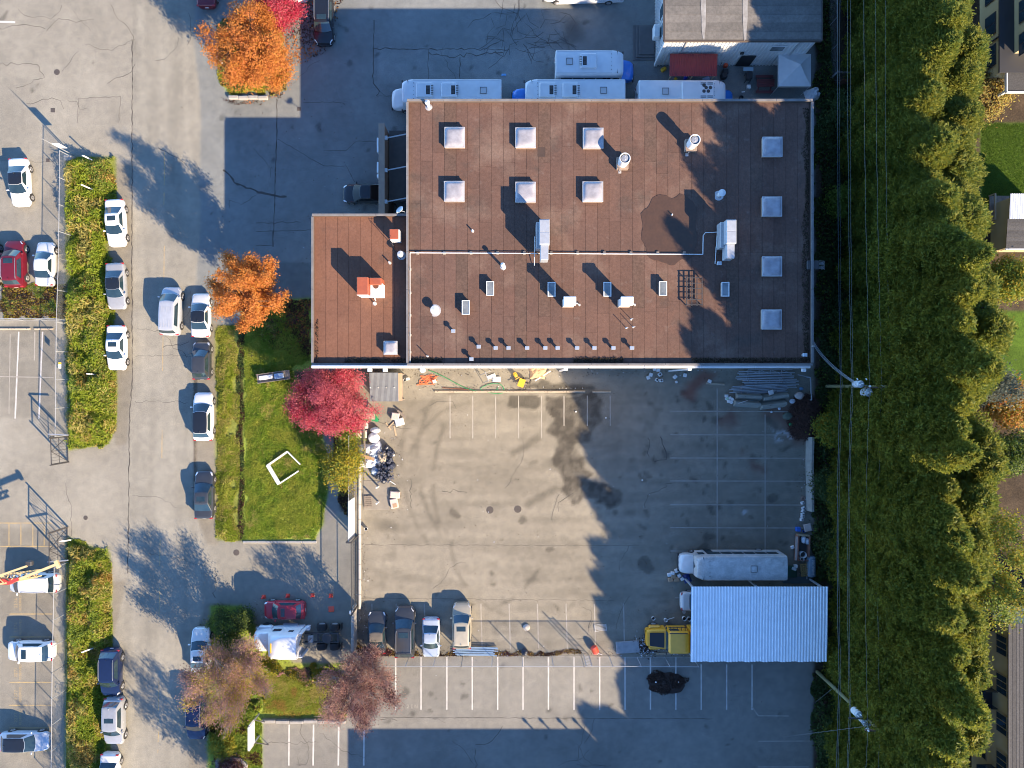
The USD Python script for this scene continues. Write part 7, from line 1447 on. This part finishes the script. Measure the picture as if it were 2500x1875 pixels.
for k, (px, py, m, s, rz) in enumerate(((1651, 1392, WHITE, .38, 20), (1641, 1398, WHITE, .34, -10), (1633, 1402, WHITE, .36, 10), (1643, 1406, CARD, .45, 5), (1636, 1414, CARD, .45, 12), (1650, 1413, CARD, .5, 3), (1657, 1404, WHITE, .34, 35), (1664, 1412, WHITE, .34, 30))): crate('carton', 'carton heaped in front of the dirty bus, ' + ('white, topmost', 'white, second row', 'white, westmost', 'brown, in the middle', 'brown, lowest left', 'brown, lowest right', 'white, touching the bus nose', 'white, furthest southeast')[k], px, py, (s, s * .85, .32), m, rz, cat='carton')
tarp('blue_tarp', 'dark blue tarpaulin tucked behind the cartons under the bus nose', 1677, 1412, .7, .9, .3, mat('deep_blue_tarp', (.02, .05, .22), rough=.5), 80, 20)
bucket('white pail standing in the open west of the yellow truck', 1594, 1508, .17, .3); t = thing('mop_bucket', 'pail with a long mop handle beside the yellow truck', 'bucket', W(1624, 1512)); obj('pail', B().lathe([(.001, .01), (.15, 0), (.18, .34), (.15, .33), (.14, .03), (.001, .03)], n=14), WHITE, t); obj('handle', B().bar((.05, 0, .2), (.75, .35, .55), .04), WHITE, t)
for k, (px, py) in enumerate(((1669, 1508), (1681, 1509))): bucket(('white pail by the carport corner, west one', 'white pail by the carport corner, east one')[k], px, py, .2, .38)
blot(1670, 1494, .18, .18, 5, 0, mat('pale_spill', (.42, .42, .41), (.32, .32, .31), rough=.9), fy, 'pale_spill', .006, .1)
crate('grey_slab', 'pale grey slab lying by the lower fence west of the yellow truck', 1532, 1579, (2.25, 1.15, .16), mat('slab_grey', (.33, .34, .34), (.24, .25, .26), rough=.8, scale=3), 4, cat='slab')
lb_ = B(); lw = B(); rl_ = np.random.default_rng(31)
for k in range(500):
    q = W(rl_.normal(1578, 14), rl_.normal(1578, 11)) + [0, 0, rl_.uniform(.02, .16)]; (lb_ if k % 3 else lw).add(*leafcloud(q[None], rl_.uniform(.12, .28), rl_))
t = thing('litter_heap', 'heap of brown leaves and white scraps beside the grey slab', 'heap', (0, 0, 0)); obj('leaves', lb_, mat('heap_leaves', (.12, .06, .035), (.07, .04, .03), rough=.95, island=.5), t); obj('scraps', lw, BAGW, t)
plank('pale plank lying along the fence by the yellow truck', (1602, 1596), (1640, 1595), .16, .06, WOODY); crate('white_board', 'small white panel by the yellow truck front wheel', 1647, 1592, (.4, .35, .05), WHITE, 20, cat='panel')
blot(1583 + 42, 1665, 1.75, 1.02, 6, 0, mat('mulch_edge', (.05, .03, .022), (.035, .022, .018), rough=.98, scale=3, fine=.4), ll, 'mulch_stain', .012, .2)
g = np.linspace(0, 1, 14); th = np.linspace(0, 2 * math.pi, 49); Rr, T = np.meshgrid(g, th, indexing='ij'); fR = 1 + (meshkit.fbm(np.stack([np.cos(T) * 1.5, np.sin(T) * 1.5, 0 * T], -1), 4, 8) - .5) * .6; Xm, Ym = Rr * fR * 1.6 * np.cos(T), Rr * fR * .88 * np.sin(T); Zm = .32 * (1 - Rr ** 2) * (.5 + meshkit.fbm(np.stack([Xm * 3, Ym * 3, 0 * Xm], -1), 4, 9)) + .012
t = thing('mulch_heap', 'low dark heap of leaf mulch across two bays of the lower lot', 'heap', W(1625, 1665)); obj('heap', B().grid(np.stack([Xm, Ym, Zm], -1)[:, ::-1]), MATS['mulch_edge'], t, smooth=True)
tw = B()
for k in range(2400):
    rr_k = rl_.uniform(0, 1) ** .5; a = rl_.uniform(0, 6.28); wv = 1 + .22 * math.sin(3 * a + 1) + .12 * math.sin(7 * a); q = np.array([rr_k * 1.8 * wv * math.cos(a), rr_k * 1.02 * wv * math.sin(a), .04 + .3 * max(0, 1 - rr_k ** 2)]); tw.add(*leafcloud(q[None], rl_.uniform(.1, .2), rl_))
tag(obj('leaf_litter', tw, mat('mulch_leaves', (.14, .07, .045), (.06, .035, .026), rough=.95, island=.5), t), kind='stuff')
for k, (dx, dy) in enumerate(((-1.0, .1), (-.9, -.75), (1.2, .1))): sack('plastic_scrap', ('white scrap on the west side of the mulch heap', 'tiny white scrap at the south foot of the mulch heap', 'tiny pale scrap on the east side of the mulch heap')[k], 1625 + dx * 25, 1665 - dy * 25, (.18 - .04 * k, .14, .1), BAGW, 90 + k, .25 if k != 1 else 0, cat='scrap', knot=False)
# the tilted red barrel with its tall frame by the lower fence
t = thing('steel_ladder_frame', 'tall narrow steel ladder frame standing at the lower fence', 'ladder', (0, 0, 0)); a, b_ = W(1424, 1598), W(1438, 1600)
obj('rail', B().bar(a, a + [0, 0, 2.9], .06).bar(b_, b_ + [0, 0, 2.6], .06), STEEL, t)
for k in range(7): obj('rung', B().bar(a + [0, 0, .3 + .36 * k], b_ + [0, 0, .3 + .36 * k], .04), STEEL, t)
t = thing('red_barrel', 'bright orange red crumpled barrel against the lower fence', 'barrel', W(1451, 1583), 25); obj('barrel', B().tube([(0, -.35, .3), (0, -.28, .32), (0, .28, .34), (0, .35, .34)], [.24, .33, .33, .24], 18), mat('barrel_red', (.80, .10, .06), (.70, .08, .05), rough=.45), t, smooth=30); obj('stripe', B().tube([(0, -.1, .33), (0, .1, .335)], [.335, .335], 18), ORANGE, t)
plank('white stick beside the red barrel', (1456, 1593), (1470, 1598), .05, .04, WHITE, .05, name='white_stick', cat='stick')
sack('rubbish_bag', 'black rubbish bag against the lower fence south of the yard', 1281, 1590, (.65, .7, .6), BAGB, 95); sack('plastic_bag', 'crumpled pale plastic bag in an empty bay', 1286, 1531, (.65, .6, .25), mat('pale_bag', (.55, .50, .42), (.42, .38, .32), rough=.6), 96, cat='bag', knot=False)
t = thing('wire_rack', 'white wire rack lying in a bay at the edge of the tree shade', 'rack', W(1466, 1532), 5)
for k in range(6): obj('wire', B().bar((-.55, -.3 + .12 * k, .06), (.55, -.3 + .12 * k, .06), .025), WHITE, t)
obj('frame', B().bar((-.55, -.32, .08), (-.55, .32, .08), .035).bar((.55, -.32, .08), (.55, .32, .08), .035), WHITE, t)
for k, (px, py) in enumerate(((1479, 1020), (1406, 1005), (1568, 1172))): crate('white_scrap', ('small white scrap right of the wet stain', 'small white scrap in the wet stain', 'small pale scrap in the middle of the yard')[k], px, py, (.16, .13, .08), WHITE, 20 * k, cat='scrap')
# grit, leaves and scraps along the yard's edges
rq = np.random.default_rng(44); gl, gw = B(), B()
for (ax_, ay_, bx_, by_, sx_, n_) in ((900, 905, 1780, 908, 9, 260), (890, 1300, 884, 1580, 8, 150), (880, 1590, 1500, 1594, 7, 320), (1965, 1060, 1962, 1400, 9, 160), (1000, 945, 1430, 950, 4, 160), (960, 1050, 960, 1250, 14, 120), (1560, 1560, 1680, 1595, 14, 120), (700, 1620, 640, 1480, 16, 120), (1300, 1000, 1800, 1560, 160, 120), (1000, 1000, 1300, 1500, 160, 90), (640, 240, 900, 500, 120, 140)):
    u = rq.uniform(0, 1, n_); x_ = ax_ + (bx_ - ax_) * u + rq.normal(0, sx_, n_); y_ = ay_ + (by_ - ay_) * u + rq.normal(0, sx_, n_); P_ = np.column_stack([(x_ - 1250) / 25, (937.5 - y_) / 25, rq.uniform(.015, .05, n_)])
    kw = rq.uniform(size=n_) < .13
    gl.add(*leafcloud(P_[~kw], .12, rq, up=1.5)); gw.add(*leafcloud(P_[kw], .13, rq, up=1.5)) if kw.any() else None
tag(obj('leaf_grit', gl, mat('grit_leaves', (.16, .08, .04), (.09, .06, .045), rough=.95, island=.6)), 'brown leaves and grit blown along the edges of the yards', kind='stuff')
tag(obj('paper_scraps', gw, BAGW), 'small pale paper scraps blown about the yards', kind='stuff')
# things behind the hall
P3 = lambda x, y: (1560 + x / 4.81, 100 + y / 4.81)
crate('orange_bucket', 'orange bucket beside the red canopy', *P3(1010, 297), (.36, .36, .4), ORANGE, 0, cat='bucket'); crate('yellow_case', 'yellow case at the west end of the red canopy', *P3(285, 342), (.5, .34, .3), YELLOWP, 30, cat='case'); crate('yellow_square', 'small yellow square board south of the red canopy', *P3(430, 446), (.28, .28, .08), YELLOWP, 45, cat='board')
t = thing('blue_ball', 'deep blue gas bottle south of the red canopy', 'bottle', W(*P3(540, 446))); obj('bottle', B().lathe([(.001, 0), (.15, 0), (.19, .1), (.19, .42), (.13, .52), (.05, .55), (.001, .56)], n=14), mat('deep_blue', (.02, .05, .45), rough=.3), t, smooth=30); obj('valve', B().cyl((0, 0, .56), (0, 0, .66), .04, n=8), YELLOWP, t)
for k, (x, y) in enumerate(((1000, 385), (985, 430), (965, 245))): crate('dark_equipment', ('dark machine right of the red canopy, north part', 'dark machine right of the red canopy, south part', 'dark box at the east end of the red canopy wall')[k], *P3(x, y), (.5, .5, .6), BLACK, 15 * k, cat='machine')
crate('pale_board', 'pale board leaning under the south edge of the red canopy', *P3(780, 460), (.7, .4, .06), BAGBL, 25, .2, cat='board')
t = thing('barbecue', 'black barbecue with a pale side table north of the buses', 'barbecue', W(*P3(1262, 450))); obj('body', B().cbox((0, 0, .75), (.55, .8, .5), .1), BLACK, t); obj('side_table', B().cbox((-.1, .62, .85), (.95, .35, .05), .01), mat('pale_blue_top', (.30, .42, .48), rough=.4), t)
for x in (-.22, .22):
    for y in (-.35, .35): obj('leg', B().bar((x, y, 0), (x, y, .6), .05), BLACK, t)
crate('white_box', 'small white box south of the barbecue', *P3(1281, 548), (.36, .36, .3), WHITE, 0); plank('short white stick south of the barbecue', P3(1205, 602), P3(1242, 596), .1, .05, WHITE, .01, name='white_stick', cat='stick'); bucket('dark bucket beside the blue bus nose', *P3(1188, 680), .2, .35, BLACK)
t = thing('picnic_table', 'dark red picnic table west of the white gazebo', 'table', W(*P3(1455, 530))); RDT = mat('dark_red_table', (.13, .03, .03), (.10, .025, .025), rough=.7)
for k in range(4): obj('board', B().box((0, .28 - .19 * k, .74), (1.7, .17, .04)), RDT, t)
for s in (-1, 1): obj('bench', B().box((0, s * .75, .45), (1.7, .26, .04)), RDT, t); obj('leg', B().bar((s * .6, -.75, .42), (s * .6, .75, .42), .06).bar((s * .6, -.6, 0), (s * .6, -.25, .72), .06).bar((s * .6, .6, 0), (s * .6, .25, .72), .06), RDT, t)
tarp('white_cover', 'white covered shape by the northeast roof corner of the hall', 1980, 234, 1.3, 1.2, 1.1, BAGW, 98, 20, cat='cover'); crate('blue_scrap', 'small pale blue scrap on the cracked paving', 1230, 183, (.45, .2, .04), mat('sky_blue', (.16, .36, .60), rough=.5), 0, cat='scrap')
t = thing('concrete_steps', 'dark stepped concrete pad west of the white metal building', 'steps', W(1572, 105))
for k in range(3): obj('step', B().cbox((.12 * k, .08 * k, .05 + .10 * k), (2.1 - .3 * k, 3.4 - .3 * k, .10), .02), mat('step_concrete', (.12, .12, .12), (.09, .09, .09), rough=.9, fine=.15), t)
# planks edging the bare plot
t = thing('board_fence', 'low brown board fence at the south end of the bare plot', 'fence', (0, 0, 0))
for k in range(9): obj('board', B().box(W(2046 + 8 * k, 206) + [0, 0, .6], (.28, .05, 1.2)), mat('fence_brown', (.26, .13, .08), (.18, .09, .06), rough=.85, scale=2), t)
obj('rail', B().bar(W(2042, 207) + [0, .06, .9], W(2114, 207) + [0, .06, .9], .07), WOODG, t)
# loose planks and light spots of ground among the conifers
plank('pale plank lying in the gap of the conifers', (2060, 862), (2064, 900), .2, .05, WOODY); plank('weathered plank in the undergrowth', (2075, 720), (2082, 745), .22, .05, WOODG)

# ---------------------------------------------------------------- houses to the east
CREAM = mat('cream_stucco', (.50, .40, .22), (.44, .35, .19), rough=.9, scale=.8, fine=.06); TRIM = mat('dark_trim', (.035, .035, .038), rough=.6); SHING = [mat(f'shingle_{k}', (.085 * a, .082 * a, .08 * a), (.06 * a, .058 * a, .057 * a), rough=.95, scale=6, fine=.3, fscale=10) for k, a in enumerate((1, .85, 1.15))]
ht = thing('townhouse', 'cream townhouse with dark trim and black framed windows at the top right', 'house', (0, 0, 0))
x0 = W(2392, 0)[0]; ytop, ybot = W(0, -160)[1], W(0, 178)[1] - 1.2
obj('lower_wall', B().box((x0 + 4, (ytop + ybot) / 2, 1.5), (8, ytop - ybot, 3.0)), CREAM, ht); obj('ledge', B().box((x0 + 4 - .1, (ytop + ybot) / 2, 3.09), (8.3, ytop - ybot + .3, .18)), TRIM, ht)
obj('upper_wall', B().box((x0 + 4.6, (ytop + ybot) / 2 + .8, 4.6), (7, ytop - ybot - 1.6, 2.8)), CREAM, ht); obj('roof', B().box((x0 + 4.5, (ytop + ybot) / 2 + .6, 6.1), (7.8, ytop - ybot - .8, .22)), SHING[0], ht); obj('fascia', B().box((x0 + 4.5, ybot + .9, 6.0), (7.9, .12, .36)), WHITE, ht); obj('porch_roof', B().box((x0 + 3.2, ybot - .9, 2.9), (5.2, 1.9, .16)), SHING[1], ht); obj('porch_fascia', B().box((x0 + 3.2, ybot - 1.9, 2.9), (5.3, .1, .3)).box((x0 + .55, ybot - .9, 2.9), (.1, 1.9, .3)), WHITE, ht)
for k, y in enumerate((ybot + 2.0, ybot + 5.0, ybot + 8.2)):
    for z, xx, wz in ((1.6, x0, 1.5), (4.6, x0 + 1.1, 1.5)):
        w = obj('window', B().box((xx - .03, y, z), (.08, 2.0, wz)), TRIM, ht); obj('pane', B().box((xx - .075, y - .48, z), (.02, .82, wz - .2)).box((xx - .075, y + .48, z), (.02, .82, wz - .2)), GLASS, w)
obj('porch_post', B().bar((x0 + .7, ybot - 1.7, 0), (x0 + .7, ybot - 1.7, 2.8), .2), WHITE, ht); obj('downpipe', B().bar((x0 - .06, ybot + 3.4, 0), (x0 - .06, ybot + 3.4, 3), .1), TRIM, ht)
t = thing('heat_pump', 'white heat pump unit beside the cream townhouse wall', 'heat pump', W(2385, 136)); obj('case', B().cbox((0, 0, .5), (.45, 1.0, 1.0), .05), WHITE, t); obj('grille', B().lathe([(.001, 0), (.34, .01)][::-1], n=14).xf(0, (-.24, 0, .5), ry=-90), BLACK, t)
t = thing('terrace_wall', 'white topped terrace wall below the townhouse', 'wall', (0, 0, 0)); obj('wall', B().box(W(2470, 212) + [0, 0, .5], (5.2, .25, 1.0)), PINKW, t); obj('cap', B().cbox(W(2470, 212) + [0, 0, 1.04], (5.3, .36, .08), .02), WHITE, t)
t = thing('garden_shed', 'shed with white corrugated and grey shingle roofs at the right edge', 'shed', (0, 0, 0))
hs2 = 3.2; sx0_, sy0_, sx1_, sy1_ = rect(2464, 474, 2580, 535, hs2); XX = np.linspace(sx0_, sx1_, 41); ZZ = np.where(np.arange(41) % 2, .05, 0)
for k in range(4):
    s = slice(k * 10, k * 10 + 11); obj('roof_sheet', B().grid(np.stack([np.stack([XX[s], np.full(11, sy0_), hs2 + ZZ[s]], -1), np.stack([XX[s], np.full(11, sy1_), hs2 + .15 + ZZ[s]], -1)], 1)), RIBW, t)
gx0, gy0, gx1, gy1 = rect(2456, 536, 2580, 606, 3.0)
for k in range(8): y_ = gy0 + (gy1 - gy0) * (k + .5) / 8; obj('shingle_row', B().box(((gx0 + gx1) / 2, y_, 3.0 + .03 * k), (gx1 - gx0, (gy1 - gy0) / 8 + .03, .03)), SHING[k % 3], t)
obj('gutter', B().cbox(((gx0 + gx1) / 2, gy0 - .08, 2.95), (gx1 - gx0 + .1, .14, .12), .03), WHITE, t); obj('wall', B().box(((gx0 + gx1) / 2 + .3, (gy0 + sy1_) / 2, 1.4), (gx1 - gx0 - .6, sy1_ - gy0 - .4, 2.8)), CREAM, t)
t = thing('garden_deck', 'small wooden deck with toys beside the corrugated shed', 'deck', (0, 0, 0)); dx0, dy0, dx1, dy1 = rect(2416, 478, 2465, 540, .5)
for k in range(10): x_ = dx0 + (dx1 - dx0) * (k + .5) / 10; obj('board', B().box((x_, (dy0 + dy1) / 2, .46), ((dx1 - dx0) / 10 - .015, dy1 - dy0, .05)), WOODG, t)
obj('rail', B().bar((dx0, dy0, 1.3), (dx0, dy1, 1.3), .12).bar((dx0, dy0, .4), (dx0, dy0, 1.3), .1).bar((dx0, dy1, .4), (dx0, dy1, 1.3), .1), WOODY, t)
for k, (px, py, m) in enumerate(((2440, 508, REDLAMP), (2432, 530, mat('turquoise2', (.10, .45, .50), rough=.5)), (2450, 518, BLACK))): crate('toy', ('red toy on the garden deck', 'turquoise toy on the garden deck', 'dark chair like box on the garden deck')[k], px, py, (.4, .5, .4), m, 20 * k, .5, cat='toy')
ch = thing('cream_house', 'pale cream house with a dark tiled roof at the lower right edge', 'house', (0, 0, 0))
x1 = W(2372, 0)[0]; yt2, yb2 = W(0, 1420)[1] - 2.4, W(0, 2150)[1]; hw2 = 5.8
obj('wall', B().box((x1 + 4, (yt2 + yb2) / 2, hw2 / 2), (8, yt2 - yb2, hw2)), mat('pale_cream', (.54, .45, .28), (.46, .38, .23), rough=.9, scale=.7, fine=.06), ch)
for k in range(22):
    xx = x1 - .3 + .3 * k; obj('tile_row', B().box((xx, (yt2 + yb2) / 2, hw2 + .1 + .018 * k), (.36, yt2 - yb2 + .6, .05)), SHING[k % 3], ch)
obj('gutter', B().cbox((x1 - .5, (yt2 + yb2) / 2, hw2 + .05), (.14, yt2 - yb2 + .6, .14), .03), TRIM, ch)
for k, y in enumerate(np.arange(yt2 - 2.2, yb2 + 1, -3.6)):
    for z in (1.5, 4.3):
        w = obj('window', B().box((x1 - .03, y, z), (.08, 1.9, 1.5)), mat('window_frame_tan', (.40, .33, .22), rough=.7), ch)
        for q in (-.6, 0, .6): obj('pane', B().box((x1 - .078, y + q, z), (.02, .5, 1.3)), GLASS, w)
    if k % 2 == 0: bc = obj('balcony', B().box((x1 - .7, y + 1.9, 2.9), (1.4, 1.6, .14)), TRIM, ch); obj('balcony_rail', B().box((x1 - 1.38, y + 1.9, 3.4), (.05, 1.6, .9)).box((x1 - .7, y + 1.12, 3.4), (1.3, .05, .9)).box((x1 - .7, y + 2.68, 3.4), (1.3, .05, .9)), GLASS, bc)
obj('blue_awning', B().box((x1 - .7, W(0, 1745)[1] + .6, 2.75), (1.5, .5, .1)), mat('awning_blue', (.06, .22, .38), rough=.5), ch)
